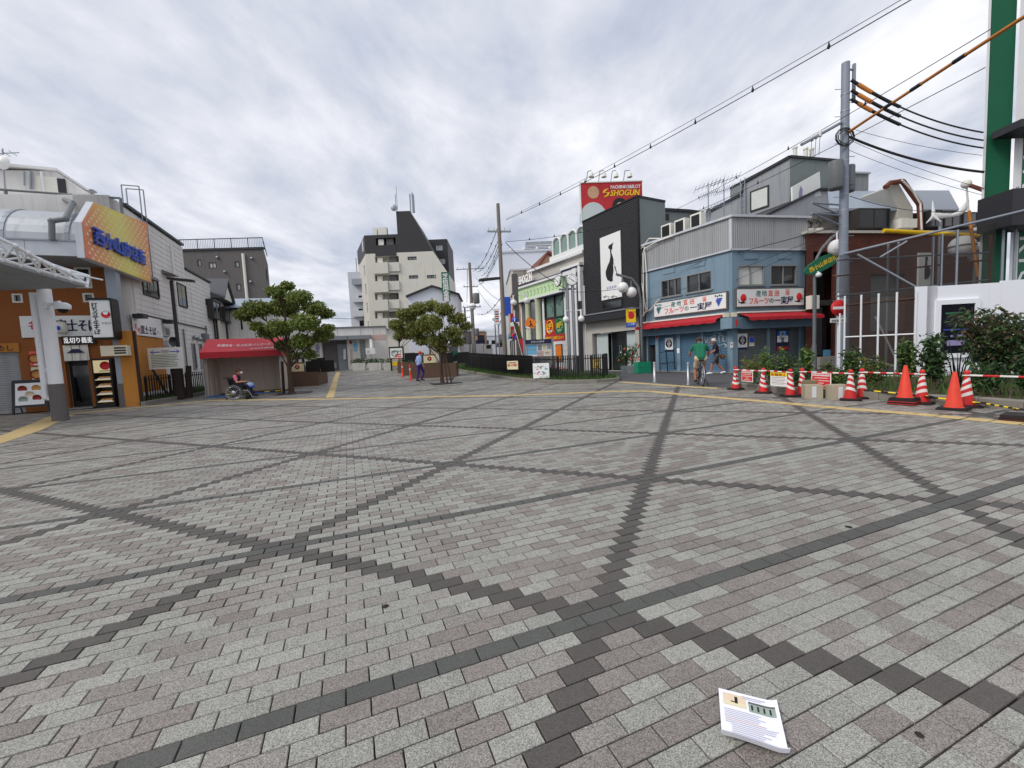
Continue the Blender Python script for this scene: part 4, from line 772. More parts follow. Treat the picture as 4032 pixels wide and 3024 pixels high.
def iron_fence(label, pts, h=1.05, pitch=.1, z0=.12, group=None, post_every=1.6):
    root = thing('iron_fence', label, 'fence', (*pts[0], zg(*pts[0])))
    if group: root['group'] = group
    org = ORG[root.name]; pk = MB(); pk.box(-.016, .016, -.016, .016, 0, h); pkm = pk.mesh('picket', 'black_iron')
    for a, b in zip(pts[:-1], pts[1:]):
        a = Vector(a); b = Vector(b); L = (b-a).length; d = (b-a)/L; n = max(int(L/pitch), 1); ang = math.atan2(d.y, d.x); za, zb_ = zg(*a)+z0, zg(*b)+z0
        for zz in (.18, h-.14):
            m = MB(); m.hexa([V(a.x, a.y, za+zz)+V(-d.y, d.x, 0)*.02*s_+V(0, 0, t_*.04) for t_ in (0, 1) for s_ in (1,)]*1 if False else [V(a.x+d.y*.018, a.y-d.x*.018, za+zz), V(b.x+d.y*.018, b.y-d.x*.018, zb_+zz), V(b.x-d.y*.018, b.y+d.x*.018, zb_+zz), V(a.x-d.y*.018, a.y+d.x*.018, za+zz), V(a.x+d.y*.018, a.y-d.x*.018, za+zz+.04), V(b.x+d.y*.018, b.y-d.x*.018, zb_+zz+.04), V(b.x-d.y*.018, b.y+d.x*.018, zb_+zz+.04), V(a.x-d.y*.018, a.y+d.x*.018, za+zz+.04)]); m.build('rail', 'black_iron', root)
        for k in range(n):
            q = a+d*(L*(k+.5)/n); o = bpy.data.objects.new('picket', pkm); COL.objects.link(o); o.parent = root; o.rotation_euler = (0, 0, ang); o.location = (q.x-org[0], q.y-org[1], za+(zb_-za)*(k+.5)/n-org[2]+.05)
        np_ = max(1, round(L/post_every))
        for k in range(np_+1):
            q = a+d*(L*k/np_); P1('obox', 'post', 'black_iron', root, (q.x, q.y, za+(zb_-za)*k/np_-.05), .06, .06, h+.06, ang)
    return root
kl = [Vector(p)+Vector((-.25, .25)) for p in KL]; iron_fence('black iron picket fence in the bed beside the noodle shop', [tuple(kl[0]+Vector((.05, .1))), tuple(kl[1]), tuple(kl[2])], 1.05, .17)

# red tent ------------------------------------------------------------------
TF = V(-14.55, 19.75, 0); TW, TD = 3.25, 2.5
tent = thing('event_tent', 'red roofed event tent with beige cloth walls and scalloped valance', 'tent', (TF.x+1.5, TF.y+1.6, 0))
def TPt(s, d, z): q = TF+er*s+ep*d; return V(q.x, q.y, z)
EZ, RZ = 2.12, 2.78
for a, b in ((0, 0), (TW, 0), (0, TD), (TW, TD)): P1('cyl', 'leg', 'galv', tent, TPt(a, b, 0), TPt(a, b, EZ), .028)
for s in (0, TW):
    P1('tube', 'rafter', 'galv', tent, [TPt(s, 0, EZ), TPt(s, TD/2, RZ), TPt(s, TD, EZ)], .02)
for d in (0, TD): P1('cyl', 'eave_tube', 'galv', tent, TPt(0, d, EZ-.03), TPt(TW, d, EZ-.03), .02)
m = MB(); m.cyl(TPt(.05, .05, 1.7), TPt(.35, .05, EZ-.05), .015); m.cyl(TPt(TW-.05, .05, 1.7), TPt(TW-.35, .05, EZ-.05), .015); m.build('brace', 'galv', tent)
m = MB(); n = 12
for (da, za, db, zb2) in ((-.06, EZ+.01, TD/2, RZ+.03), (TD/2, RZ+.03, TD+.06, EZ+.01)):
    for i in range(n):
        for j in range(5):
            def sg(i_, j_): t = j_/5; s = -.06+(TW+.12)*i_/n; return TPt(s, da+(db-da)*t, za+(zb2-za)*t-.05*math.sin(math.pi*t)*math.sin(math.pi*i_/n)+.008*math.sin(i_*2.1+j_))
            m.add([sg(i, j), sg(i+1, j), sg(i+1, j+1), sg(i, j+1)], [(0, 1, 2, 3)], 0, True)
for s in (-.06, TW+.06): m.add([TPt(s, -.06, EZ), TPt(s, TD+.06, EZ), TPt(s, TD/2, RZ+.03)], [(0, 1, 2)])
roof_ = m.build('roof_cloth', 'tent_red', tent)
m = MB(); n = 64
def vz(i): return EZ-.24-.045*abs(math.sin(math.pi*i/8))
for i in range(n):
    a = -.07+(TW+.14)*i/n; b = -.07+(TW+.14)*(i+1)/n; m.quad(TPt(a, -.075, vz(i)), TPt(b, -.075, vz(i+1)), TPt(b, -.065, EZ+.02), TPt(a, -.065, EZ+.02))
for i in range(48):
    a = -.07+(TD+.14)*i/48; b = -.07+(TD+.14)*(i+1)/48
    for s in (-.075, TW+.075): m.quad(TPt(s, a, vz(i)), TPt(s, b, vz(i+1)), TPt(s, b, EZ+.02), TPt(s, a, EZ+.02))
m.build('valance', 'awning_red', tent)
def cloth(a, b, name, wav=.03, z1=EZ-.05):
    m = MB(); n = 26
    for i in range(n):
        for j in range(4):
            def q(i_, j_): t = i_/n; z = .03+(z1-.03)*j_/4; u = (a[0]+(b[0]-a[0])*t, a[1]+(b[1]-a[1])*t); w_2 = wav*math.sin(i_*1.25)*(1-.6*j_/4)+.02*math.sin(i_*.5+j_*.8); dx, dy = b[0]-a[0], b[1]-a[1]; L = math.hypot(dx, dy); return TPt(u[0]-dy/L*w_2, u[1]+dx/L*w_2, z)
            m.add([q(i, j), q(i+1, j), q(i+1, j+1), q(i, j+1)], [(0, 1, 2, 3)], 0, True)
    m.build(name, 'tent_cloth', tent)
cloth((0, TD-.05), (TW, TD-.05), 'back_wall'); cloth((.05, 0), (.05, TD), 'side_wall'); cloth((TW-.05, -.05), (TW-.05, TD), 'side_wall')
TR_ = W(*(TF+ep*-.1).xy, ANG)
class SL:       # sloping front of the tent roof
    def p(s, u, z, d=0): t = z; return TPt(u, -.06+(TD/2+.06)*t, EZ+.01+(RZ-EZ+.02)*t-.05*math.sin(math.pi*min(max(t, 0), 1))*math.sin(math.pi*min(max(u/TW, 0), 1))+.03+d)
txt(roof_, '交通安全・防火防犯パトロール', SL(), .5, .42, .2, 'ink_white', 0, 0, bold=.02, maxw=2.3); txt(roof_, '小山六丁目町会', SL(), 1.95, .12, .15, 'ink_white', 0, 0, bold=.02, maxw=1.05)
for k in range(2): m = MB(); m.box(0, 1, 0, 1, 0, 1) if False else None
for i, (s, d, l, a_, mt_) in enumerate(((.45, .25, .9, .1, 'tarp_blue'), (2.3, .75, 1.0, -.1, 'tarp_blue'))):
    q = TPt(s, d, .004); m = MB(); m.obox(q, l, .5, .03, ANG+a_); tag(m.build('tarpaulin', mt_, None, tuple(q)), ('folded blue tarpaulin on ground at the left of the tent', 'blue tarpaulin spread at the right inside of the tent')[i], 'tarpaulin')
for i in range(6):
    q0 = TPt(.5+.1*i if i < 3 else 1.7+.12*i, .45+.09*i, .05); dd = er*(1.2)+ep*(.1*i-.2); nm = thing('folded_barrier_bar', 'yellow and black bar on the tent floor, %s from the left' % ('first', 'second', 'third', 'fourth', 'fifth', 'sixth')[i], 'bar', tuple(q0), 'barrier bars on the tent floor')
    for k in range(5): P1('cyl', 'segment', 'bar_yellow' if k % 2 else 'bar_black', nm, q0+dd*(k/5)+V(0, 0, .0), q0+dd*((k+1)/5), .03, n=8)

# dogwood trees ---------------------------------------------------------------
def tree(name, label, base, h, tr, blobs, nl, size, mats, seed, fork=.35, trunk='bark', lean=(0, 0), group=None):
    t = thing(name, label, 'tree', tuple(base), group); random.seed(seed); m = MB(); b = Vector(base); top = b+V(lean[0], lean[1], h*.82)
    pts = [b+(top-b)*k/6+V(random.uniform(-.04, .04), random.uniform(-.04, .04), 0)*(k > 0) for k in range(7)]; m.cyl(b-V(0, 0, .03), b+V(0, 0, .08), tr*1.5, tr*1.15, 12)
    for k in range(6): m.cyl(pts[k], pts[k+1], tr*(1-.13*k), tr*(1-.13*(k+1)), 10)
    m.build('trunk', trunk, t)
    for (c, r) in blobs:
        c = Vector(c); s = pts[min(5, max(2, int((c.z-b.z)/h*4.2)))]; md = s.lerp(c, .5)+V(random.uniform(-.1, .1), random.uniform(-.1, .1), .12); lb_ = MB(); lb_.tube([s, md, c], tr*.3, 6, 0, tr*.08)
        for _ in range(4): q = c+V(random.uniform(-1, 1), random.uniform(-1, 1), random.uniform(-.5, .8))*(r*.75 if isinstance(r, float) else r[0]*.75); lb_.tube([md.lerp(c, .4), q], tr*.16, 5, 0, tr*.05)
        lb_.build('limb', trunk, t)
    leaves('crown', mats, t, [tuple(c) for c, r in blobs], [(r, r, r*.62) if isinstance(r, float) else r for c, r in blobs], nl, size, seed=seed, shell=.15, droop=.55, aspect=.6)
    return t
def blobs_px(lst, y0):  # photo position, depth offset, radius in px
    o = []
    for px_, py_, dy, rp_ in lst: q = at(px_, py_, y0+dy); o.append(((q.x, q.y, q.z), rp_*.88*(y0+dy)/FPX))
    return o
t1 = gp(1148, 1549); T1 = [(1010, 1215, 0, 62), (960, 1240, .4, 42), (1090, 1150, 0, 48), (1130, 1125, .3, 34), (1180, 1170, -.3, 55), (1120, 1210, .8, 70), (1240, 1215, 0, 55), (1285, 1235, .5, 36), (1200, 1270, -.6, 68), (1100, 1290, -.4, 60), (1050, 1310, .3, 42), (1270, 1320, .2, 48), (1190, 1345, -.2, 55), (1120, 1360, .4, 40), (1220, 1395, 0, 34), (1010, 1285, -.3, 34), (1290, 1290, -.3, 30), (1160, 1400, .2, 30)]
tree('dogwood_tree', 'full green tree standing right of the red tent', (*t1, 0), 4.3, .14, blobs_px(T1, t1[1]), 12500, .145, ['leaf_tree', 'leaf_tree', 'leaf_tree_b'], 21)
t2 = gp(1742, 1509); T2 = [(1600, 1240, .3, 46), (1560, 1275, .2, 34), (1650, 1215, 0, 45), (1700, 1205, .4, 42), (1750, 1220, -.2, 48), (1800, 1255, 0, 44), (1835, 1285, .2, 28), (1690, 1270, -.5, 62), (1630, 1300, .3, 48), (1780, 1310, -.3, 50), (1720, 1340, 0, 48), (1660, 1340, .4, 38), (1800, 1345, .2, 34), (1740, 1375, .1, 30), (1580, 1305, .4, 30)]
tree('dogwood_tree', 'shorter tree with yellowing leaves and two stakes in the plaza', (*t2, zg(*t2)), 3.6, .11, blobs_px(T2, t2[1]), 9500, .145, ['leaf_tree', 'leaf_tree_b', 'leaf_tree_b', 'leaf_yellow'], 22)
for (b, lab) in ((t1, 'square dark tree grate around the tall green tree'), (t2, 'square dark tree grate around the staked tree')):
    q = V(b[0]+.15, b[1], zg(*b)); g_ = thing('tree_grate', lab, 'tree grate', tuple(q))
    for k in range(4):
        m = MB(); a = k*math.pi/2+ANG; c2, s2 = math.cos(a), math.sin(a); P = [(-.75, -.75), (.75, -.75), (.28, -.28), (-.28, -.28)]; m.prism([q+V(c2*x-s2*y, s2*x+c2*y, .006) for x, y in P], (0, 0, .012)); m.build('grate_plate', 'dark_metal', g_)
for s in (.28, .5): q = V(t2[0]+s, t2[1]-.1, zg(*t2)+.01); m = MB(); m.cyl(q, q+V(-s*.55, .1, 1.6), .045, .04, 8); tag(m.build('tree_stake', 'bark', None, tuple(q)), 'thin wooden stake %s the trunk of the smaller tree' % ('nearest' if s < .3 else 'farther right of'), 'stake')
q = V(t1[0]-.42, t1[1]+.1, .01); m = MB(); m.cyl(q, q+V(.05, 0, 1.55), .07, .06, 8); tag(m.build('tree_stake', 'bark_dark', None, tuple(q)), 'dark stake left of the tall green tree by the tent', 'stake')

# brown granite planters with boards -----------------------------------------------
def planter(label, x0, y0, wd, dp, h, ang, board=True, sapling=0, group=None, screens=2):
    b = V(x0, y0, zg(x0, y0)); P = W(x0, y0, ang); t = thing('granite_planter', label, 'planter', tuple(b), group); z = b.z
    def bx(mb, *a): s0, s1, d0, d1, z0_, z1_ = a; P.box(mb, s0, s1, z+z0_, z+z1_, -d1, -d0)
    m = MB(); bx(m, 0, wd, 0, .12, -.1, h); bx(m, 0, wd, dp-.12, dp, -.1, h); bx(m, 0, .12, .12, dp-.12, -.1, h); bx(m, wd-.12, wd, .12, dp-.12, -.1, h); m.build('granite_wall', 'granite_brown', t); m = MB(); bx(m, .12, wd-.12, .12, dp-.12, 0, h-.08); m.build('soil', 'soil', t)
    leaves('foliage', ['leaf_shrub', 'leaf_dark'], t, [tuple(P.p(wd*(.2+.2*k), z+h+.05, -dp/2)) for k in range(4)], [(.3, .3, .16)]*4, 260, .09, seed=int(abs(x0)*10))
    if board:
        s = wd*.28; m = MB(); bx(m, s-.02, s+.72, .1, .15, h-.05, h+.1); bx(m, s-.02, s+.72, .1, .15, h+.48, h+.58); q = m.build('board_frame', 'wood', t); m = MB(); bx(m, s, s+.7, .06, .099, h+.06, h+.5); m.build('board_panel', 'sign_cream', q); P1('lathe', 'emblem', 'bowl_red', q, P.p(s+.35, z+h+.32, -.055), [(.05, 0), (.13, .002), (.13, .006), (.05, .008)], 14, 0, P.n)
    for k in range(screens): s = wd*(.62+.4*k) if k else wd*.66; m = MB(); bx(m, s, s+.75, .2+.3*k, .24+.3*k, h-.05, h+.62); m.build('screen_panel', 'black', t)
    for k in range(sapling): q = P.p(wd*(.5+.35*k), z+h-.1, -dp*.5); m = MB(); m.cyl(q, q+V(0, 0, 1.8), .04, .03); m.cyl(q+V(0, 0, 1.2), q+V(.3, 0, 1.9), .02); m.cyl(q+V(0, 0, 1.3), q+V(-.35, .1, 2.0), .02); m.build('sapling_stem', 'bark', t); leaves('sapling_leaves', ['leaf_tree'], t, [tuple(q+V(0, 0, 2.1)), tuple(q+V(.3, 0, 2.0)), tuple(q+V(-.35, .1, 2.1))], [.35]*3, 220, .12, seed=9)
    return t
pg = 'brown granite planters in the plaza'
a = gp(1130, 1525); b = gp(1243, 1521); planter('large brown granite planter with emblem board right behind the tall tree', a[0]-.3, a[1], b[0]-a[0]+.3, 1.6, .8, R(5), True, 1, pg)
a = gp(1240, 1500); planter('brown granite planter second in the row leading to the toilet block', a[0]-1.3, a[1], 1.5, 1.4, .8, R(8), False, 1, pg, 1); a = gp(1262, 1484); planter('brown granite planter nearest the toilet block door', a[0]-1.4, a[1], 1.4, 1.3, .75, R(8), False, 0, pg, 1)
a = gp(1622, 1492); b = gp(1735, 1489); planter('large brown granite planter with emblem board behind the walking man', a[0], a[1], b[0]-a[0]+.9, 1.7, .85, R(3), True, 0, pg)
a = gp(1589, 1480); planter('brown granite planter just left of the walking man', a[0], a[1], .95, 1.3, .85, R(3), False, 0, pg, 1); a = gp(1567, 1470); planter('farthest brown granite planter of the row left of the walking man', a[0], a[1], .75, 1.2, .8, R(3), False, 0, pg, 1)
a = gp(1570, 1455); tree('dogwood_tree', 'brownish leaved tree behind the staked tree and the planters', (*a, zg(*a)), 3.8, .1, blobs_px([(1590, 1235, 0, 40), (1560, 1280, .3, 38), (1620, 1270, 0, 40), (1570, 1325, 0, 30), (1610, 1320, .3, 34), (1640, 1230, .4, 34), (1675, 1290, .6, 36)], a[1]), 3800, .16, ['leaf_tree_b', 'leaf_yellow', 'dry_leaf', 'leaf_tree'], 23, lean=(.3, 0))
a = gp(1700, 1470); tree('dogwood_tree', 'small tree in the big planter behind the walking man', (*a, zg(*a)+.8), 2.4, .07, blobs_px([(1690, 1300, 0, 36), (1720, 1280, .2, 34), (1660, 1320, .2, 30)], a[1]), 900, .15, ['leaf_tree_b', 'leaf_tree'], 24)

# toilet block ----------------------------------------------------------------------
o_ = gp(1270, 1462); TB = W(o_[0], o_[1], R(15)); zb = zg(*o_)-.03
tl = thing('toilet_block', 'low white public toilet block with grey canopy and pink band', 'building', (o_[0]+2, o_[1]+1.5, zb))
top = TB.px(1300, 1291)[1]; s1 = TB.px(1525, 1400)[0]; s0 = TB.px(1085, 1400)[0]; dd_ = TB.rc(1266, 1342, 1373, 1458); dd_ = (dd_[0], dd_[1], zb, dd_[3]); wv = TB.rc(1415, 1340, 1443, 1412); wl = TB.rc(1204, 1376, 1232, 1410); wl2 = TB.rc(1168, 1402, 1176, 1428); wl3 = TB.rc(1188, 1406, 1200, 1428)
m = MB(); TB.holes(m, s0, s1, zb, top, [dd_, wv, wl], .25); m.quad(TB.p(s1, zb), TB.p(s1, zb, -5), TB.p(s1, top, -5), TB.p(s1, top)); m.quad(TB.p(s0, top), TB.p(s1, top), TB.p(s1, top, -5), TB.p(s0, top, -5)); m.quad(TB.p(s0, zb), TB.p(s0, zb, -5), TB.p(s0, top, -5), TB.p(s0, top)); m.build('wall', 'white_plaster', tl)
Bx(TB, 'coping', 'pvc_grey', tl, s0, s1+.05, top-.06, top+.05, -5, .08)
for k in range(3): m = MB(); s = TB.px((1330, 1420, 1471)[k], 1320)[0]; TB.box(m, s-.012, s+.012, zb if k == 2 else top-1.1, top-.06, .001, .012); m.build('joint_strip', 'grey_sign', tl)
e0 = TB.px(1150, 1330, .9); e1 = TB.px(1460, 1330, .9); ez = TB.rc(1350, 1322, 1360, 1337, .9); sp_ = TB.px(1367, 1330, .9)[0]
for a, b in ((e0[0], sp_-.02), (sp_+.02, e1[0])): Bx(TB, 'canopy', 'grey_sign', tl, a, b, ez[2], ez[3], .02, .9)
bd = TB.rc(1455, 1319, 1520, 1337); Bx(TB, 'pink_band', 'pink_band', tl, bd[0], s1+.01, bd[2], bd[3], .001, .02)
Bx(TB, 'recess_wall', 'taupe', tl, dd_[0], dd_[1], zb, dd_[3], -.6, -.25); c_ = TB.px(1330, 1400)[0]; q = Bx(TB, 'door', 'grey_sign', tl, c_, dd_[1]-.05, zb+.03, dd_[3]-.35, -.249, -.2); Bx(TB, 'handle', 'steel', q, c_+.1, c_+.16, zb+1.0, zb+1.3, -.2, -.14); kp = TB.rc(1283, 1430, 1324, 1450); Bx(TB, 'kick_panel', 'galv', tl, *kp, -.249, -.21)
for wr in (wv, wl): window(tl, TB, *wr, dep=.15, fr='frame_grey', gl='glass_frost', nm=2, hb=5, t=.05)
a = TB.px(1459, 1345, .1); Bx(TB, 'wall_lamp', 'lit_white', tl, a[0]-.08, a[0]+.08, a[1]-.6, a[1]+.25, .01, .12)
a = TB.px(1381, 1348, .1); P1('ball', 'alarm_lamp', 'bowl_red', tl, TB.p(a[0], a[1], .12), .14, 8)
def pict(px_, py_, mname, k=1.0):
    a = TB.px(px_, py_); m = MB(); m.lathe(TB.p(a[0], a[1]+.33*k, .012), [(.001, 0), (.11*k, .001), (.11*k, .003)], 12, 0, TB.n); TB.box(m, a[0]-.19*k, a[0]+.19*k, a[1]-.1*k, a[1]+.2*k, .005, .016); TB.box(m, a[0]-.13*k, a[0]-.02*k, a[1]-.5*k, a[1]-.1*k, .005, .016); TB.box(m, a[0]+.02*k, a[0]+.13*k, a[1]-.5*k, a[1]-.1*k, .005, .016); m.build('pictogram', mname, tl)
pict(1399, 1362, 'ink_sky'); pict(1251, 1372, 'ink_lilac', .8)
for px_, py_, n_ in ((1384, 1378, 8), (1357, 1378, 5)):
    for k in range(n_): a = TB.px(px_, py_+k*8.2); Bx(TB, 'sticker', 'pink_band' if n_ == 8 else 'frame_white', tl, a[0]-.1, a[0]+.1, a[1]-.09, a[1]+.09, .004, .012)
a = TB.rc(1243, 1394, 1260, 1405); Bx(TB, 'plaque', 'grey_sign', tl, *a, .004, .02)
for r2_ in (wl2, wl3): Bx(TB, 'notice', 'black', tl, *r2_, .004, .04)
for i, (x0, x1) in enumerate(((1386, 1440), (1450, 1503), (1509, 1529))):
    a = gp(x0, 1460); b = gp(x1, 1457); pw = W(a[0], a[1]-.0, R(8)); q = V(a[0], a[1], zg(*a)); t = thing('flower_trough', ('long white concrete trough left of the little notice stand', 'long white concrete trough right behind the little notice stand', 'short white concrete trough at the toilet block corner')[i], 'planter', tuple(q), 'white concrete troughs'); L = (Vector(b)-Vector(a)).length; h = .62
    m = MB(); m.hexa([pw.p(.06, q.z-.03, -.02), pw.p(L-.06, q.z-.03, -.02), pw.p(L-.06, q.z-.03, -.55), pw.p(.06, q.z-.03, -.55), pw.p(0, q.z+h, .02), pw.p(L, q.z+h, .02), pw.p(L, q.z+h, -.6), pw.p(0, q.z+h, -.6)]); m.build('trough', 'planter_white', t); n = 5 if i < 2 else 2
    leaves('foliage', ['leaf_shrub', 'leaf_dark'], t, [tuple(pw.p(L*(k+.5)/n, q.z+h+.12, -.3)) for k in range(n)], [(.35, .3, .25)]*n, 500 if i < 2 else 150, .12, seed=31+i)
a = gp(1469, 1455); nw = W(a[0], a[1]-.3, R(8)); q = V(a[0], a[1]-.3, zg(*a)); t = thing('notice_stand', 'small white notice on a thin post over the toilet block trough', 'notice', tuple(q)); P1('cyl', 'post', 'galv', t, q, q+V(0, 0, 1.75), .03); Bx(nw, 'panel', 'sign_white', t, -.38, .38, q.z+1.3, q.z+1.78, .03, .06); Bx(nw, 'print', 'pink_band', t, -.3, -.05, q.z+1.38, q.z+1.6, .061, .065)

# barriers and hoist gear beside the toilet block
a = gp(1543, 1452); q = V(a[0], a[1], zg(*a)); t = thing('folding_barrier', 'yellow folding barrier beside the toilet block corner', 'barrier', tuple(q)); m = MB()
m.cyl(q+V(-.3, 0, 0), q+V(-.05, 0, 1.45), .04); m.cyl(q+V(.55, 0, 0), q+V(.1, 0, 1.45), .04); m.cyl(q+V(-.05, 0, 1.45), q+V(.1, 0, 1.45), .04); m.build('frame', 'yellow_machine', t); P1('obox', 'panel', 'yellow_machine', t, q+V(.1, 0, .25), 1.1, .2, .32, 0)
sbp = W(*gp(1516, 1462), R(5)); sb = thing('park_board', 'white parking price board in black frame beside the toilet block', 'sign', tuple(sbp.p(1, zg(*gp(1516, 1462))))); r_ = sbp.rc(1535, 1372, 1586, 1408); bz = sbp.rc(1530, 1366, 1592, 1412); Bx(sbp, 'frame', 'black_iron', sb, bz[0], bz[1], bz[2], bz[3], -.05, 0); m = MB(); [sbp.box(m, s-.06, s+.06, zg(*gp(1516, 1462))-.05, bz[3], -.12, -.051) for s in (bz[0]+.1, bz[1]-.1)]; m.build('leg', 'black_iron', sb)
q = Bx(sbp, 'panel', 'sign_white', sb, *r_, .001, .03); txt(q, 'ハッピーパーク', sbp, r_[0]+.1, r_[3]-.38, .28, 'ink_black', .031, bold=.03, maxw=(r_[1]-r_[0])*.8)
for i, mm in enumerate(('ink_red', 'ink_salmon', 'ink_red', 'ink_grey')): Bx(sbp, 'text_line', mm, q, r_[0]+(r_[1]-r_[0])*(.4 if i < 3 else .1), r_[1]-.1, r_[3]-.55-.14*i, r_[3]-.47-.14*i, .031, .036)
P1('lathe', 'emblem', 'ink_green', q, sbp.p(r_[0]+.35, r_[2]+.35, .034), [(.2, 0), (.25, .002), (.25, .006), (.2, .008)], 14, 0, sbp.n)
for k, (px_, py_) in enumerate(((1586, 1484), (1617, 1498))):
    a = gp(px_, py_); q = V(a[0], a[1], zg(*a)); t = thing('delineator_post', ('orange delineator post at the left edge of the middle planter', 'orange delineator post at the left edge of the large planter')[k], 'post', tuple(q)); P1('lathe', 'tube', 'cone_orange', t, q, [(.12, 0), (.12, .03), (.05, .05), (.04, .9), (.02, .95), (.001, .96)], 10); P1('cyl', 'band', 'cone_white', t, q+V(0, 0, .6), q+V(0, 0, .7), .047)
# ============================================================ FAR CENTRE
def z4(x, y): return 1300+x/1.929, 700+y/1.929
AY = 65.0; AP = W(at(1468, 1400, AY).x, AY, R(1)); zb = .77
def A4(x, y, d=0): return AP.px(*z4(x, y), d)
ap = thing('tall_apartment', 'tall cream apartment block with black stepped top and balconies', 'building', (AP.a.x+6, AY+5, zb))
zc_ = A4(330, 578)[1]; zc2 = A4(780, 552)[1]
wn = [(*sorted((A4(x0, y0)[0], A4(x1, y0)[0])), *sorted((A4(x0, y1)[1], A4(x0, y0)[1]))) for x0, y0, x1, y1 in ((588, 600, 655, 625), (598, 742, 667, 767), (735, 740, 803, 765))]
rec = [(A4(330, 0+y)[0]+.15, A4(520, y)[0], A4(400, y+64)[1], A4(400, y)[1]) for y in (597, 738, 878, 1018)]
sR = A4(888, 715)[0]; zR = A4(888, 715)[1]; sM = A4(780, 552)[0]; s5 = A4(500, 435)[0]; z5 = A4(330, 435)[1]; sT0 = A4(500, 255)[0]; sT1 = A4(605, 250)[0]; zT = A4(550, 253)[1]
zcr = zc2-.1; m = MB(); AP.holes(m, 0, sM, zb, zcr, wn+rec, 1.0)
m.add([AP.p(sM, zb), AP.p(sR, zb), AP.p(sR, zR), AP.p(sM, zcr)], [(0, 1, 2, 3)]); m.add([AP.p(sR, zb), AP.p(sR, zb, -11), AP.p(sR, zR, -11), AP.p(sR, zR)], [(0, 1, 2, 3)]); m.add([AP.p(sM, zcr), AP.p(sR, zR), AP.p(sR, zR, -11), AP.p(sM, zcr, -11)], [(0, 1, 2, 3)])
m.build('wall', 'cream', ap)
m = MB(); tr2 = [A4(345, 460), A4(510, 520)]; hh = (tr2[0][0], tr2[1][0]-.2, tr2[1][1], tr2[0][1]); AP.holes(m, -.02, sT0, zcr, z5, [hh], 1.0); sl_ = sT1+(sM-sT1)*(zT-zcr)/(zT-zcr); m.add([AP.p(sT0, zcr), AP.p(sM, zcr), AP.p(sT1, zT), AP.p(sT0, zT)], [(0, 1, 2, 3)])
m.add([AP.p(sT1, zT), AP.p(sM, zcr), AP.p(sM, zcr, -11), AP.p(sT1, zT, -11)], [(0, 1, 2, 3)]); m.add([AP.p(sT0, zT), AP.p(sT1, zT), AP.p(sT1, zT, -11), AP.p(sT0, zT, -11)], [(0, 1, 2, 3)]); m.add([AP.p(sT0, z5), AP.p(sT0, zT), AP.p(sT0, zT, -11), AP.p(sT0, z5, -11)], [(0, 1, 2, 3)]); m.add([AP.p(0, z5), AP.p(sT0, z5), AP.p(sT0, z5, -11), AP.p(0, z5, -11)], [(0, 1, 2, 3)])
m.build('black_top', 'black_clad', ap)
AL = W(AP.a.x, AP.a.y, R(116)); AL.n = V(-math.sin(R(116)), math.cos(R(116)), 0); AL.n = AL.n if AL.n.x < 0 else -AL.n
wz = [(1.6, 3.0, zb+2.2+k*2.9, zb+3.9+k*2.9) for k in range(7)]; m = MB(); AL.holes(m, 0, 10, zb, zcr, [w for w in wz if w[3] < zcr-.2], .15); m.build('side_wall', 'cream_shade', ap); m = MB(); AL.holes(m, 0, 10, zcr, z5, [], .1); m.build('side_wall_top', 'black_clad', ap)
for w in wz:
    if w[3] < zcr-.2: window(ap, AL, *w, dep=.1, fr='frame_white', nm=0, gl='glass_light')
window(ap, AL, 1.6, 3.0, zcr+.9, zcr+2.6, dep=.01, fr='frame_white', nm=0, gl='glass_light', fd=.05)
for w in wn: window(ap, AP, *w, dep=.2, fr='frame_dark', nm=1, t=.1, gl='glass_light')
for i, r_ in enumerate(rec+[hh]):
    q = Bx(AP, 'balcony', 'cream' if i < 4 else 'black_clad', ap, r_[0]-.2, r_[1]-1.6 if i < 4 else r_[1], r_[2]-1.4, r_[2]+.25, .03, .6 if i < 4 else .04)
    if i < 4: Bx(AP, 'balcony_return', 'cream', q, r_[1]-1.55, r_[1]+.05, r_[2]-1.1, r_[2]+.25, .03, .25)
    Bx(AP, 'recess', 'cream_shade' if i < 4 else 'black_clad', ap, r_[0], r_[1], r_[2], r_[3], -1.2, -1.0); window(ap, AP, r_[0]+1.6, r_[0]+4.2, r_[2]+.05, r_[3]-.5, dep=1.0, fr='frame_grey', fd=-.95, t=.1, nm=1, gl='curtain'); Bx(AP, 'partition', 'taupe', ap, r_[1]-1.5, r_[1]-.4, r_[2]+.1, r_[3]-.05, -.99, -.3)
    Bx(AP, 'air_conditioner', 'offwhite', ap, r_[0]+.3, r_[0]+1.1, r_[3]-1.0, r_[3]-.1, -.6, -.25)
b0 = A4(735, 468); b1 = A4(890, 468); AB = W(*(AP.p(0, 0, -12)).xy, R(1)); r_ = (AB.px(*z4(600, 470))[0], AB.px(*z4(888, 470))[0], zb, AB.px(*z4(800, 468))[1]); bw = [(AB.px(*z4(x, 520))[0]-.5, AB.px(*z4(x, 520))[0]+.6, AB.px(*z4(800, y))[1], AB.px(*z4(800, y-34))[1]) for x, y in ((826, 552), (840, 655))]
m = MB(); AB.holes(m, *r_, bw, .15); AB.box(m, r_[0], r_[1], r_[2], r_[3]-.02, -9, -.2); m.build('rear_block', 'black_clad', ap); [window(ap, AB, *w, fr='frame_white', nm=0, gl='glass_light') for w in bw]
for i, (x0, y0, x1, y1) in enumerate(((325, 392, 352, 430), (366, 392, 428, 430))): a = A4(x0, y1, -2); b = A4(x1, y0, -2); Bx(AP, 'roof_plant', 'offwhite', ap, a[0], b[0], z5+.03, z5+1.7, -2.8, -2.0)
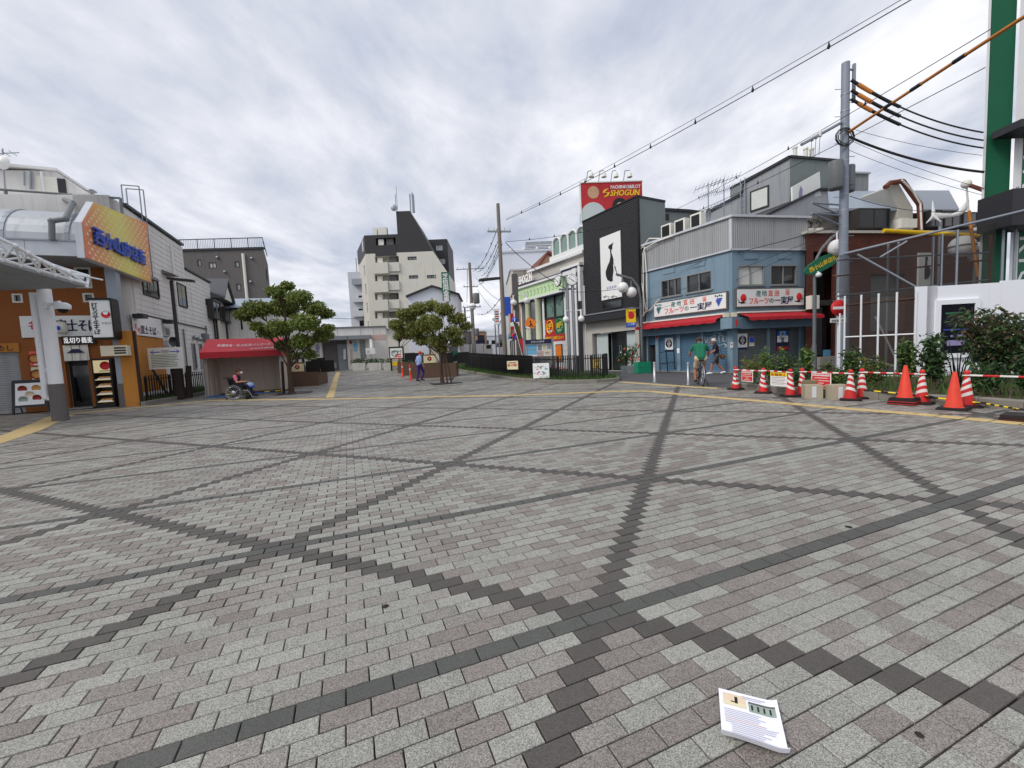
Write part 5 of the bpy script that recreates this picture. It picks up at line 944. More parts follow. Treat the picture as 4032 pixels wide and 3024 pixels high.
for x, yt, r in ((500, 60, .07), (494, 125, .1), (604, 125, .17), (622, 115, .22), (632, 130, .17)): a = A4(x, yt, -1); m = MB(); q = AP.p(a[0], zT if x > 495 else z5, -1); m.cyl(q, V(q.x, q.y, a[1]), r*.6, r*.6, 8); m.build('aerial', 'galv', ap)
a = A4(494, 240, -.5); P1('lathe', 'dish', 'galv', ap, AP.p(a[0], a[1], .2), [(.001, .12), (.3, .08), (.5, 0)], 14, 0, AP.n)
# pale block left of it
LBk = W(at(1393, 1400, 72).x, 72, R(0)); lbk = thing('pale_flats', 'narrow pale pink flats with outside stairs left of the tall apartment', 'building', (LBk.a.x+2, 74, zb)); r_ = (0, LBk.px(1445, 1200)[0], zb, LBk.px(1400, 1070)[1]); ww2 = [LBk.rc(*z4(x0, y0), *z4(x1, y1)) for x0, y0, x1, y1 in ((215, 895, 275, 945), (215, 995, 270, 1032), (222, 1085, 275, 1125))]
m = MB(); LBk.holes(m, *r_, ww2, .2); LBk.box(m, 0, r_[1], zb, r_[3]-.02, -8, -.3); m.build('wall', 'light_plaster', lbk); [window(lbk, LBk, *w, t=.12, nm=1) for w in ww2]
for k, (y0, y1) in enumerate(((775, 815), (918, 945), (1015, 1055))): m = MB(); a = LBk.rc(*z4(178, y0), *z4(272, y1)); LBk.box(m, a[0], a[1], a[2], a[3], .05, .9); m.build('balcony', 'light_plaster' if k else 'galv', lbk)
m = MB(); a = LBk.rc(*z4(205, 650), *z4(275, 710)); LBk.box(m, a[0], a[1], a[2], a[3], -4, -.5); m.build('stair_head', 'offwhite', lbk); m = MB(); a = LBk.px(*z4(195, 610), -1); q = LBk.p(a[0], r_[3], -1); m.cyl(q, V(q.x, q.y, a[1]), .07); m.build('aerial', 'galv', lbk)
# white gabled shed roof building with green bank sign
SHY = 47; SH = W(at(1607, 1400, SHY).x, SHY, R(3)); sh_ = thing('gabled_shed', 'pale blue grey gabled building behind the plaza trees', 'building', (SH.a.x+2, SHY+3, .75)); g0 = [SH.px(*z4(x, y)) for x, y in ((592, 905), (775, 830), (970, 890), (975, 950))]
P1('prism', 'wall', 'pale_block', sh_, [SH.p(0, .75), SH.p(g0[3][0], .75), SH.p(g0[2][0], g0[2][1]), SH.p(*g0[1]), SH.p(*g0[0])], -SH.n*6); P1('prism', 'roof', 'dark_metal', sh_, [SH.p(g0[0][0]-.2, g0[0][1]-.05, .3), SH.p(g0[1][0], g0[1][1]-.0, .3), SH.p(g0[2][0]+.2, g0[2][1]-.05, .3), SH.p(g0[2][0]+.2, g0[2][1]+.14, .3), SH.p(g0[1][0], g0[1][1]+.2, .3), SH.p(g0[0][0]-.2, g0[0][1]+.14, .3)], -SH.n*6.6)
bkw = W(at(1745, 1400, 44).x, 44, R(3)); bk_ = thing('bank_branch', 'low bank branch with white upper band and green glass door', 'building', (bkw.a.x+1, 45, .75)); r_ = bkw.rc(1690, 1320, 1815, 1440); dd_ = bkw.rc(1768, 1362, 1806, 1440); dd_ = (dd_[0], dd_[1], .75, dd_[3]); m = MB(); bkw.holes(m, r_[0], r_[1], .75, bkw.px(1800, 1350)[1], [dd_], .3); m.build('wall', 'stone_clad', bk_); Bx(bkw, 'upper_band', 'white_tile', bk_, r_[0]-.2, r_[1]+.1, bkw.px(1800, 1350)[1], bkw.px(1800, 1318)[1], -3, .35); q = Bx(bkw, 'glass_door', 'glass', bk_, dd_[0], dd_[1], .75, dd_[3], -.45, -.31); Bx(bkw, 'green_band', 'sign_green', q, dd_[0]+.1, dd_[1]-.1, 1.55, 1.9, -.305, -.29)
BSg = W(at(1742, 1300, 46).x, 46, R(6)); bsn = thing('bank_sign', 'tall green vertical bank sign with white characters', 'sign', tuple(BSg.p(.5, 8))); r_ = BSg.rc(*z4(843, 716), *z4(900, 716)); z1_ = BSg.px(*z4(860, 716))[1]; z0_ = BSg.px(*z4(880, 935))[1]; Bx(BSg, 'sign_box', 'sign_green', bsn, r_[0], r_[1], z0_, z1_, -.4, 0); txt(bsn, '芝信用金庫', BSg, (r_[0]+r_[1])/2, z1_-.15, .66, 'ink_white', .01, bold=.03, vert=True, ls=.92); m = MB(); q = BSg.p(r_[1]-.3, .76, -.3); m.cyl(q, V(q.x, q.y, z0_), .12); m.build('post', 'galv', bsn)

# street beyond -----------------------------------------------------------------
def block(name, label, px0, px1, ytop, y, mname, depth=8, wins=(), ang=0, par=None):
    w = W(at(px0, 1400, y).x, y, R(ang)); s1 = w.px(px1, 1380)[0]; zt = w.px((px0+px1)/2, ytop)[1]; zz = zg(w.a.x, y)-.05
    t = thing(name, label, 'building', (w.a.x+s1/2, y+2, zz)); hs_ = [w.rc(*r) for r in wins]; m = MB(); w.holes(m, 0, s1, zz, zt, hs_, .2)
    m.add([w.p(0, zz), w.p(0, zz, -depth), w.p(0, zt, -depth), w.p(0, zt)], [(0, 1, 2, 3)]); m.add([w.p(s1, zz), w.p(s1, zz, -depth), w.p(s1, zt, -depth), w.p(s1, zt)], [(0, 1, 2, 3)]); m.add([w.p(0, zt), w.p(s1, zt), w.p(s1, zt, -depth), w.p(0, zt, -depth)], [(0, 1, 2, 3)]); m.build('wall', mname, t)
    for h in hs_: window(t, w, *h, t=.08, nm=1 if h[1]-h[0] > 1 else 0)
    Bx(w, 'parapet', 'light_plaster', t, -.1, s1+.1, zt-.1, zt+.15, -depth, .15)
    return t, w, s1, zt
t, w, s1, zt = block('brown_building', 'small brown building closing the far end of the street', 1876, 1912, 1305, 95, 'tan_wall', 8, [(1880, 1320, 1908, 1340)]); q = Bx(w, 'shop_fascia', 'ink_navy', t, .1, s1-.1, 3.6, 4.6, .02, .5); Bx(w, 'shop_front', 'glass', t, .3, s1-.3, 1, 3.4, .02, .05)
def rowhouse(label, px0, y0, y1, ztop, mname, wins, sg_=None):
    w = W(at(px0, 1400, y0).x+.0, y0, R(93.2)); w.n = V(-1, -.05, 0).normalized(); L = y1-y0; z = .72; t = thing('street_house', label, 'building', tuple(w.p(L/2, z, -3)), 'houses along the far street')
    hs_ = [(L*a, L*b, z+c, z+d) for a, b, c, d in wins]; m = MB(); w.holes(m, 0, L, z, ztop, hs_, .2); w.box(m, 0, L, z, ztop-.02, -8, -.3); m.quad(w.p(0, z), w.p(0, z, -8), w.p(0, ztop, -8), w.p(0, ztop)); m.build('wall', mname, t); [window(t, w, *h, t=.08) for h in hs_]; Bx(w, 'parapet', 'light_plaster', t, -.05, L, ztop, ztop+.2, -8, .15)
    for k, (a, b, c, d, e, mm) in enumerate(sg_ or ()): Bx(w, 'shop_sign', mm, t, L*a, L*b, z+c, z+d, .03, e)
    return t
W2 = [(.15, .4, 3.6, 5.0), (.55, .85, 3.6, 5.0), (.1, .9, .1, 2.4)]
rowhouse('tan street house with yellow and red banners next to the pachinko hall', 2052, 41, 52, 8.2, 'tan_wall', W2, ((.45, .47, 3.0, 5.0, .6, 'poster_red'), (.7, .72, 2.6, 5.2, .6, 'sign_cream'), (0, 1, 2.5, 3.1, .5, 'taupe')))
rowhouse('beige street house with tall blue sign behind the concrete pole', 2026, 52.2, 62, 11.5, 'cream', W2, ((.3, .36, 5.6, 8.0, 1.0, 'ink_blue'), (.1, .3, 2.5, 3.0, .6, 'ink_sky')))
rowhouse('white street house with green awning farther down the street', 2009, 62.2, 76, 9.0, 'white_plaster', W2, ((0, 1, 2.4, 2.7, 1.2, 'sign_green'), (.5, .53, 3.5, 6, .7, 'sign_white')))
rowhouse('grey street house with balconies far down the street', 1994, 76.2, 95, 10.0, 'grey_plaster', W2, ((.1, .5, 3.2, 4.2, 1.1, 'light_plaster'), (0, 1, 2.5, 2.9, 1.2, 'awning_red')))
block('end_block', 'long pale block closing the street behind everything', 1872, 2000, 1322, 135, 'light_plaster', 8, [(1885, 1340, 1900, 1355), (1910, 1340, 1925, 1355), (1935, 1340, 1950, 1355)]); block('end_block', 'darker grey block closing the left of the street', 1820, 1880, 1335, 120, 'grey_plaster', 8, [(1830, 1350, 1845, 1365)])
rowhouse('last pale house at the end of the street', 1982, 95.2, 125, 9.0, 'pale_block', W2, ((0, 1, 2.5, 3.0, 1.0, 'ink_blue'),))
t, w, s1, zt = block('street_shop', 'dark left street house just right of the bank branch', 1812, 1850, 1300, 60, 'taupe', 9, [(1818, 1330, 1835, 1350)], 0)
# tall pale block behind pachinko hall
t, w, s1, zt = block('pale_tower', 'large pale windowless tower block behind the pachinko hall', 1992, 2330, 985, 62, 'pale_block', 12); a = w.rc(2062, 950, 2206, 985, -2); Bx(w, 'plant_room', 'grey_plaster', t, a[0]+.3, a[1], zt+.16, a[3], -7, -2.5)
for k in range(6): Bx(w, 'roof_louvre', 'light_plaster', t, a[0]+.2*max(0, k-3), a[1]+.05, zt+.2+k*.21, zt+.32+k*.21, -7.2, -2.1)
for k in range(5): m = MB(); q = w.p(1.5+k*1.9, zt+.15, -.5); m.ball(q+V(0, 0, .3), .22, 8); m.cyl(q, q+V(0, 0, .2), .12); m.build('vent_cap', 'offwhite', t)
gh = W(at(2108, 1200, 46).x, 46, R(10)); t = thing('gabled_house', 'tan house with rust coloured gable roof behind pachinko hall', 'house', (gh.a.x+2, 48, .7)); g1 = [gh.px(2108, 1075), gh.px(2155, 1003), gh.px(2212, 1020)]; P1('prism', 'wall', 'tan_wall', t, [gh.p(g1[0][0], .7), gh.p(g1[2][0], .7), gh.p(g1[2][0], g1[2][1]), gh.p(*g1[1]), gh.p(*g1[0])], -gh.n*7); P1('prism', 'roof', 'rust_roof', t, [gh.p(g1[0][0]-.3, g1[0][1]-.3, .3), gh.p(g1[1][0], g1[1][1]+.05, .3), gh.p(g1[2][0], g1[2][1]+.05, .3), gh.p(g1[2][0], g1[2][1]+.3, .3), gh.p(g1[1][0], g1[1][1]+.35, .3), gh.p(g1[0][0]-.3, g1[0][1], .3)], -gh.n*7.5)
# white truck in the street
vq = at(1880, 1416, 55); vz_ = zg(vq.x, 55); t = thing('white_truck', 'white box truck parked in the far street', 'truck', (vq.x, 55, vz_)); x, y, z = vq.x, 55, vz_
m = MB(); m.box(x-1.75, x+.9, y-.9, y+.9, z+.7, z+2.0); m.build('cargo_box', 'paint_white', t); m = MB(); m.box(x+.95, x+2.0, y-.85, y+.85, z+.5, z+1.9); m.build('cab', 'paint_white', t); m = MB(); m.box(x+1.3, x+1.9, y-.86, y-.84, z+1.3, z+1.8); m.build('cab_window', 'glass', t)
for wx_ in (-1.2, 1.3): P1('lathe', 'wheel', 'tyre', t, (x+wx_, y-.85, z+.35), [(.001, 0), (.35, 0), (.35, .2), (.001, .2)], 14, 0, 'y')

# ---------------------------------------------------------------- poles and globe lamps
def upole(name, label, base, h, r0, r1, m_, arms=(), cans=(), n=12):
    t = thing(name, label, 'utility pole', tuple(base)); b = Vector(base); P1('cyl', 'pole', m_, t, b-V(0, 0, .05), b+V(0, 0, h), r0, r1, n)
    for z, L, a in arms: m = MB(); d = V(math.cos(a), math.sin(a), 0); m.obox(b+V(0, 0, z), L, .09, .09, a); m.build('crossarm', 'galv', t); [MB().cyl(b+d*(s*L/2)+V(0, 0, z+.09), b+d*(s*L/2)+V(0, 0, z+.28), .05, .035, 6).build('insulator', 'insulator', t) for s in (-.9, -.45, .45, .9)]
    for z, dx, dy, r, hh in cans: m = MB(); q = b+V(dx, dy, z); m.lathe(q, [(.001, 0), (r*.9, .0), (r, .06), (r, hh-.05), (r*.92, hh), (.001, hh+.02)], 14); m.cyl(q+V(0, 0, hh*.5), b+V(0, 0, z+hh*.5), .05); m.build('transformer', 'pvc_grey', t)
    return t
cpz = V(at(1990, 1420, 27).x, 27, zg(0, 27)); t = upole('concrete_pole', 'tall plain concrete utility pole in the middle behind the fence', cpz, 10.6, .17, .11, 'conc_pole', [(8.85, 1.5, R(10))])
m = MB(); q = cpz+V(0, -.05, 5.85); m.prism([q+V(-1.45, -.05, -.02), q+V(-1.3, -.2, 0), q+V(-.3, -.12, .06), q+V(0, -.05, .06), q+V(0, .05, .06), q+V(-.3, .12, .06), q+V(-1.3, .2, 0), q+V(-1.45, .05, -.02)], (0, 0, .14)); m.build('lamp_head', 'dark_metal', t)
fpp = at(1868, 1400, 46); upole('street_pole', 'distant utility pole crowded with crossarms and transformer', (fpp.x, 46, .75), 10.6, .22, .15, 'conc_pole', [(9.9, 3.0, 0), (8.0, 1.6, .2), (5.8, 2.0, .1), (3.2, 1.2, 0)], [(6.2, .55, -.1, .35, 1.1), (2.7, .4, 0, .25, .8)])
fpp = at(1840, 1400, 70); upole('street_pole', 'farthest thin utility pole down the street', (fpp.x, 70, .75), 8.5, .2, .14, 'conc_pole', [(7.9, 2.0, 0), (6.8, 1.6, 0)])
def globe(label, base, h, heads, r=.26, pole='pvc_grey', group='globe street lamps'):
    t = thing('globe_lamp', label, 'street lamp', tuple(base), group); b = Vector(base); P1('cyl', 'post', pole, t, b, b+V(0, 0, h), .08, .06, 10)
    for dx, dz in heads:
        q = b+V(dx, 0, h+dz)
        if dx: P1('tube', 'arm', pole, t, [b+V(0, 0, h-.1), b+V(dx*.6, 0, h+.12), q+V(0, 0, r)], .03)
        gl_ = P1('ball', 'globe', 'lit_white' if False else 'paint_white', t, q, r, 16); P1('lathe', 'band', pole, gl_, q-V(0, 0, .03), [(r*1.02, 0), (r*1.03, .03), (r*1.02, .06)], 16)
a = at(1871, 1400, 31); globe('globe lamp standing left of the concrete pole above the black fence', (a.x, 31, zg(a.x, 31)), 4.35, [(0, .2)])
a = at(1955, 1400, 44); globe('small globe lamp farther down the street beside the blue shop banner', (a.x, 44, .75), 4.1, [(0, .2)]); a = at(1852, 1400, 52); globe('tiny globe lamp far down the street at the left', (a.x, 52, .75), 4.4, [(0, .2)])
a = at(2040, 1400, 29); b = V(a.x, 29, zg(a.x, 29)); t = thing('arch_post', 'square brown steel gate post with globe lamp pair beside pachinko hall', 'post', tuple(b)); P1('obox', 'post', 'taupe', t, b, .38, .38, 6.5, .1)
for dx in (-.15, .75): m = MB(); q = b+V(dx, -.35, 4.55+.1*dx); m.ball(q, .22, 16); m.cyl(q+V(0, 0, .2), q+V(0, 0, .5), .05); m.cyl(q+V(0, 0, .48), b+V(0, 0, 5.05), .03); m.build('globe', 'paint_white', t)
m = MB(); q = b+V(.75, -.4, 2.95); m.lathe(q, [(.001, 0), (.26, 0), (.26, .08), (.001, .08)], 24, 0, 'y'); rs = m.build('round_sign', 'black', t); P1('lathe', 'sign_face', 'sign_white', rs, q-V(0, .082, 0), [(.001, 0), (.22, .002), (.22, .004)], 24, 0, 'y'); m = MB(); m.ball(q-V(.04, .09, -.05), .09, 10, 0, (1, .05, .55)); m.ball(q-V(-.04, .09, .05), .09, 10, 0, (1, .05, .55)); m.build('emblem', 'ink_red', rs)
# small road signs and a leaning flag
a = at(2036, 1470, 26.5); b = V(a.x, 26.5, zg(a.x, 26.5)); t = thing('road_sign_post', 'post with round no parking sign and blue pedestrian sign by the black fence', 'road sign', tuple(b)); P1('cyl', 'post', 'white_metal', t, b, b+V(0, 0, 3.9), .04)
for z, mm, rr0 in ((3.3, 'ink_blue', .18), (2.3, 'ink_red', .22)):
    m = MB(); q = b+V(0, -.05, z); m.lathe(q, [(.001, 0), (rr0, 0), (rr0, .02), (.001, .02)], 20, 0, 'y'); pl0 = m.build('disc', mm, t)
    if mm == 'ink_red': P1('lathe', 'disc_field', 'ink_blue', pl0, q-V(0, .022, 0), [(.001, 0), (.15, .001), (.15, .002)], 18, 0, 'y'); P1('cyl', 'slash', 'ink_red', pl0, q+V(-.11, -.026, .11), q+V(.11, -.026, -.11), .02)
    else: m = MB(); m.ball(q+V(0, -.025, .09), .03, 8, 0, (1, .2, 1)); m.box(q.x-.03, q.x+.03, q.y-.03, q.y-.022, q.z-.11, q.z+.06); m.build('figure', 'ink_white', pl0)
m = MB(); m.box(b.x-.28, b.x+.28, b.y-.07, b.y-.05, b.z+2.9, b.z+3.15); m.build('plate', 'sign_white', t)
a = at(2075, 1440, 26); b = V(a.x, 26, zg(a.x, 26)); t = thing('leaning_flag', 'olive and red advertising flag leaning beside the notice board', 'flag', tuple(b)); P1('cyl', 'pole', 'white_metal', t, b, b+V(-.75, 0, 3.2), .02); f_ = P1('prism', 'cloth', 'leaf_yellow', t, [b+V(-.25, .02, 1.0), b+V(.1, .02, 1.0), b+V(-.45, .02, 3.1), b+V(-.75, .02, 3.15)], (0, .012, 0)); P1('prism', 'print', 'ink_red', f_, [b+V(-.18, .005, 1.1), b+V(.02, .005, 1.1), b+V(-.22, .005, 2.1), b+V(-.42, .005, 2.1)], (0, .01, 0))
a = at(2090, 1420, 25.5); b = V(a.x, 25.5, zg(a.x, 25.5)); t = thing('crossing_flag', 'tilted yellow square flag with walking figure above notice board', 'flag', tuple(b)); P1('cyl', 'pole', 'white_metal', t, b, b+V(.05, 0, 3.3), .02); m = MB(); q = b+V(.05, -.03, 3.0); m.prism([q+V(-.35, 0, -.05), q+V(.2, 0, -.32), q+V(.42, 0, .15), q+V(-.13, 0, .42)], (0, .015, 0)); f_ = m.build('cloth', 'ink_orange', t); m = MB(); m.cyl(q+V(0, -.01, .2), q+V(.05, -.01, 0), .03); m.cyl(q+V(.05, -.01, 0), q+V(-.06, -.01, -.17), .025); m.cyl(q+V(.05, -.01, 0), q+V(.17, -.01, -.15), .025); m.build('figure', 'ink_black', f_)
a = at(1957, 1180, 33); b = V(a.x+.75, 33, 0); pw_ = W(a.x-.45, 33, 0); t = thing('clinic_sign', 'white upright clinic sign with blue lines beside concrete pole', 'sign', (a.x, 33, zg(a.x, 33))); r_ = pw_.rc(1945, 1218, 1968, 1278); q = Bx(pw_, 'panel', 'sign_white', t, *r_, 0, .15); P1('cyl', 'post', 'galv', t, (a.x, 33, zg(a.x, 33)), (a.x, 33, r_[2]+.2), .05)
for k in range(5): m = MB(); z = r_[3]-.2-k*.18; pw_.box(m, r_[0]+.06, r_[1]-.06, z-.06, z+.03, .151, .156); m.build('text_line', 'ink_navy' if k % 2 else 'ink_red', q)
# clock on twin steel poles
ck = V(*gp(2258, 1484), 0); t = thing('plaza_clock', 'two faced round clock on slim twin steel poles in the fenced bed', 'clock', tuple(ck)); 
for dx in (-.17, .12): P1('cyl', 'pole', 'steel', t, ck+V(dx, 0, 0), ck+V(dx, 0, 5.35), .085, n=12)
P1('obox', 'side_post', 'dark_metal', t, ck+V(.5, .15, 0), .2, .2, 4.0, 0)
for k, (px_, py_, a, sq) in enumerate(((2252, 1102, R(255), 1), (2196, 1106, R(205), 1))):
    q = at(px_, py_, ck.y-.15); nrm = V(math.cos(a), math.sin(a), 0); rot = nrm.to_track_quat('Z', 'Y'); mm = MB(); mm.lathe((0, 0, 0), [(.001, -.07), (.28, -.07), (.3, -.03), (.3, .04), (.27, .05)], 28); mm.v = [tuple(rot@Vector(v)+q) for v in mm.v]; fc = mm.build('clock_case', 'steel', t)
    mm = MB(); mm.lathe((0, 0, 0), [(.001, .043), (.27, .044)], 28); mm.v = [tuple(rot@Vector(v)+q) for v in mm.v]; mm.build('dial', 'sign_white', fc); up = V(0, 0, 1); sd_ = up.cross(nrm).normalized(); c0 = q+nrm*.055
    mm = MB(); h1 = (up*math.cos(R(128))+sd_*math.sin(R(128))); h2 = (up*math.cos(R(-50))+sd_*math.sin(R(-50))); mm.cyl(c0, c0+h1*.15, .014); mm.cyl(c0, c0+h2*.21, .01); mm.build('hand', 'ink_black', fc)
    for i in range(12): ag = R(30*i); mm = MB(); d_ = up*math.cos(ag)+sd_*math.sin(ag); mm.cyl(c0+d_*.2, c0+d_*.24, .012 if i % 3 == 0 else .008); mm.build('hour_mark', 'ink_black', fc)
m = MB(); m.cyl(ck+V(-.17, 0, 5.3), ck+V(.12, 0, 5.3), .05); m.cyl(ck+V(-.6, .1, 4.65), ck+V(.3, .1, 4.65), .05); m.build('bracket', 'steel', t)
for dx in (-.3, .5): m = MB(); q = ck+V(dx, -.1, 3.05); m.ball(q, .17, 14); m.cyl(q+V(0, 0, .15), q+V(0, 0, .5), .05); m.cyl(q+V(0, 0, .45), ck+V(0, 0, 3.5), .03); m.build('globe', 'paint_white', t)

# ============================================================ fenced grass bed in the middle
bedp = [tuple(p) for p in KF]; back = [(1.5, 27.5), (4.2, 22.8)]
g_ = MB(); P = [Vector(p) for p in bedp]+[Vector((-4.0, 38)), Vector((-1.4, 31)), Vector((1.0, 26.5)), Vector((4.3, 22.6))]; g_.add([(p.x, p.y, zg(p.x, p.y)+.09) for p in P], [tuple(range(len(P)))]); struct(g_.build('planting_soil', 'soil'))
blades('grass', 'grass', [tuple(p) for p in P], 16000, .2, dz=.09, ex='short green grass in the fenced bed', seed=8)
def inset(pts, d): 
    o = []
    for i, p in enumerate(pts): a = Vector(pts[max(i-1, 0)]); b = Vector(pts[min(i+1, len(pts)-1)]); n_ = (b-a).normalized(); o.append(tuple(Vector(p)+Vector((n_.y, -n_.x))*d))
    return o
FN = inset(bedp, .75); FN = [(4.75, 20.6)]+FN[1:]
iron_fence('black iron picket fence curving round the grass bed by the clock', FN[:6], 1.04, .1, .12, None, 1.6)
iron_fence('long black iron picket fence running back along the street side of the bed', FN[5:], 1.08, .062, .12, None, 1.9)
def plate(name, label, px0, py0, px1, py1, y, ang, mname, cat='sign', d=.03):
    w = W(at((px0+px1)/2, (py0+py1)/2, y).x, y, ang); r_ = w.rc(px0, py0, px1, py1); t = thing(name, label, cat, tuple(w.p((r_[0]+r_[1])/2, r_[2]))); q = Bx(w, 'panel', mname, t, *r_, 0, d); return t, w, r_, q
t, w, r_, q = plate('map_panel', 'white map board fixed low on the black fence', 2098, 1431, 2164, 1488, 19.55, R(-18), 'sign_white')
for k in range(22): a, b = random.uniform(r_[0]+.05, r_[1]-.2), random.uniform(r_[2]+.08, r_[3]-.12); Bx(w, 'map_print', random.choice(('ink_grey', 'ink_grey', 'ink_red', 'pink_band', 'ink_green', 'ink_navy', 'ink_sky')), q, a, a+random.uniform(.05, .16), b, b+random.uniform(.02, .07), .031, .034)
t, w, r_, q = plate('yellow_notice', 'cream notice with red characters on the long black fence', 1997, 1422, 2041, 1454, 22.2, R(-35), 'sign_cream'); txt(q, '自転車・バイク放置禁止', w, r_[0]+.05, (r_[2]+r_[3])/2-.05, .14, 'ink_red', .031, bold=.03, maxw=(r_[1]-r_[0])*.85); Bx(w, 'text_line', 'wood', q, r_[0]+.1, r_[1]-.1, r_[3]-.12, r_[3]-.07, .031, .034)
t, w, r_, q = plate('warning_notice', 'yellow warning notice with black striped border on the fence end', 2334, 1412, 2366, 1452, 19.3, R(12), 'ink_yellow'); n = 9
for k in range(n):
    for z in (r_[2], r_[3]-.05): s = r_[0]+(r_[1]-r_[0])*k/n; Bx(w, 'stripe', 'ink_black', q, s, s+(r_[1]-r_[0])/n*.5, z, z+.05, .031, .034)
m = MB(); c = w.p((r_[0]+r_[1])/2, r_[2]+.12, .034); m.cyl(c-w.e*.05-V(0, 0, .05), c+w.e*.05+V(0, 0, .05), .012); m.cyl(c+w.e*.05-V(0, 0, .05), c-w.e*.05+V(0, 0, .05), .012); m.build('cross_mark', 'ink_black', q); Bx(w, 'text_line', 'ink_black', q, r_[0]+.08, r_[1]-.08, r_[3]-.14, r_[3]-.1, .031, .034)
# notice board with blue header
nb_ = W(at(2070, 1440, 24.2).x, 24.2, R(2)); t = thing('notice_board', 'glazed notice board with blue header full of posters behind the fence', 'notice board', tuple(nb_.p(.7, zg(1, 24)))); r_ = nb_.rc(2070, 1341, 2173, 1425); zz = zg(1, 24)
for s in (r_[0]-.1, r_[1]+.06): Bx(nb_, 'post', 'galv', t, s-.06, s+.06, zz-.05, r_[3]+.02, -.1, .12)
q = Bx(nb_, 'header', 'ink_navy', t, r_[0]-.04, r_[1], r_[3]-.2, r_[3]+.03, .0, .14); txt(q, '品川区小山台掲示板', nb_, r_[0]+.3, r_[3]-.14, .12, 'ink_white', .145, maxw=.75)
q = Bx(nb_, 'back_panel', 'sign_white', t, r_[0]-.04, r_[1], zz+.55, r_[3]-.2, -.05, .04); H_ = r_[3]-.22-zz-.6; random.seed(5); ps = [(.02, .5, .42, .97, 'ink_sky'), (.46, .68, .62, .95, 'ink_grey'), (.65, .7, .8, .97, 'sign_cream'), (.83, .72, .98, .95, 'glass_light'), (.42, .4, .68, .65, 'pink_band'), (.72, .45, .95, .66, 'photo_tan'), (.05, .2, .3, .45, 'ink_white'), (.33, .1, .55, .35, 'ink_lilac'), (.58, .12, .78, .38, 'glass_frost'), (.8, .15, .97, .4, 'sign_cream'), (.08, .02, .5, .15, 'ink_grey'), (.55, .02, .9, .09, 'ink_navy')]
for a, b, c, d, mm in ps: pp_ = Bx(nb_, 'poster', mm, q, r_[0]+(r_[1]-r_[0])*a, r_[0]+(r_[1]-r_[0])*c, zz+.6+H_*b, zz+.6+H_*d, .041, .047); Bx(nb_, 'text_line', 'ink_grey', pp_, r_[0]+(r_[1]-r_[0])*(a+.03), r_[0]+(r_[1]-r_[0])*(c-.05), zz+.6+H_*((b+d)/2-.02), zz+.6+H_*((b+d)/2+.02), .048, .05)
for k in range(7): q = V(*gp(2100+k*26, 1478), 0); t = thing('flower_tuft', 'low red flowering tuft behind the curved fence, %s from the left' % ('first', 'second', 'third', 'fourth', 'fifth', 'sixth', 'seventh')[k], 'plant', (q.x, q.y+.5, zg(q.x, q.y+.5)+.09), 'red flower tufts behind the fence'); leaves('foliage', ['leaf_shrub'], t, [(q.x, q.y+.5, zg(q.x, q.y)+.25)], [(.25, .2, .2)], 60, .09, seed=40+k); leaves('petals', ['petal'], t, [(q.x, q.y+.45, zg(q.x, q.y)+.4)], [(.25, .2, .12)], 26, .09, seed=50+k)
# ============================================================ PACHINKO HALL
def z5_(x, y): return 1800+x/2.049, 750+y/2.049
SG = W(5.2, 28.57, R(118.4)); zs = zg(3, 31)
hall = thing('pachinko_hall', 'white pachinko hall with pale green frieze, columns and glass arches on the roof', 'building', (4, 33, 0))
SL_ = 8.75; RT = 8.02; CT, CB = 6.78, 5.74
gl = (2.42, 5.05, CB-3.45, CB); en = (5.35, 8.6, 0.0, CB)
m = MB(); SG.holes(m, 0, SL_, -.05, CB, [gl, en], .35); SG.box(m, -.0, SL_, CB, CT, -6, -.36); m.add([SG.p(SL_, 0), SG.p(SL_+3, 0, -6), SG.p(SL_+3, CT, -6), SG.p(SL_, CT)], [(0, 1, 2, 3)]); m.build('wall', 'white_tile', hall)
Bx(SG, 'upper_wall', 'stone_clad', hall, 0, SL_-1.6, CT, RT, -7, -.15); Bx(SG, 'roof_trim', 'white_tile', hall, -.02, SL_-1.5, RT-.12, RT+.08, -7, .12)
fz_ = Bx(SG, 'frieze', 'pale_green', hall, 2.2, SL_+.05, CB, CT, -.35, .25)
for z0, z1, d, mm in ((CT-.02, CT+.13, .42, 'white_tile'), (CT+.13, CT+.22, .36, 'navy_trim'), (CB-.1, CB+.03, .38, 'white_tile'), (CB-.18, CB-.1, .34, 'navy_trim')): Bx(SG, 'cornice', mm, hall, 2.1, SL_+.12, z0, z1, -.3, d)
for k in range(11):
    s = 2.9+k*.52; m = MB()
    for i in range(9): a0, a1 = i/9*5.0, (i+1)/9*5.0; r0, r1 = .05+.14*i/9, .05+.14*(i+1)/9; m.cyl(SG.p(s+r0*math.cos(a0), 6.25+r0*1.6*math.sin(a0), .258), SG.p(s+r1*math.cos(a1), 6.25+r1*1.6*math.sin(a1), .258), .018, n=5)
    m.build('scroll', 'green_scroll', fz_)
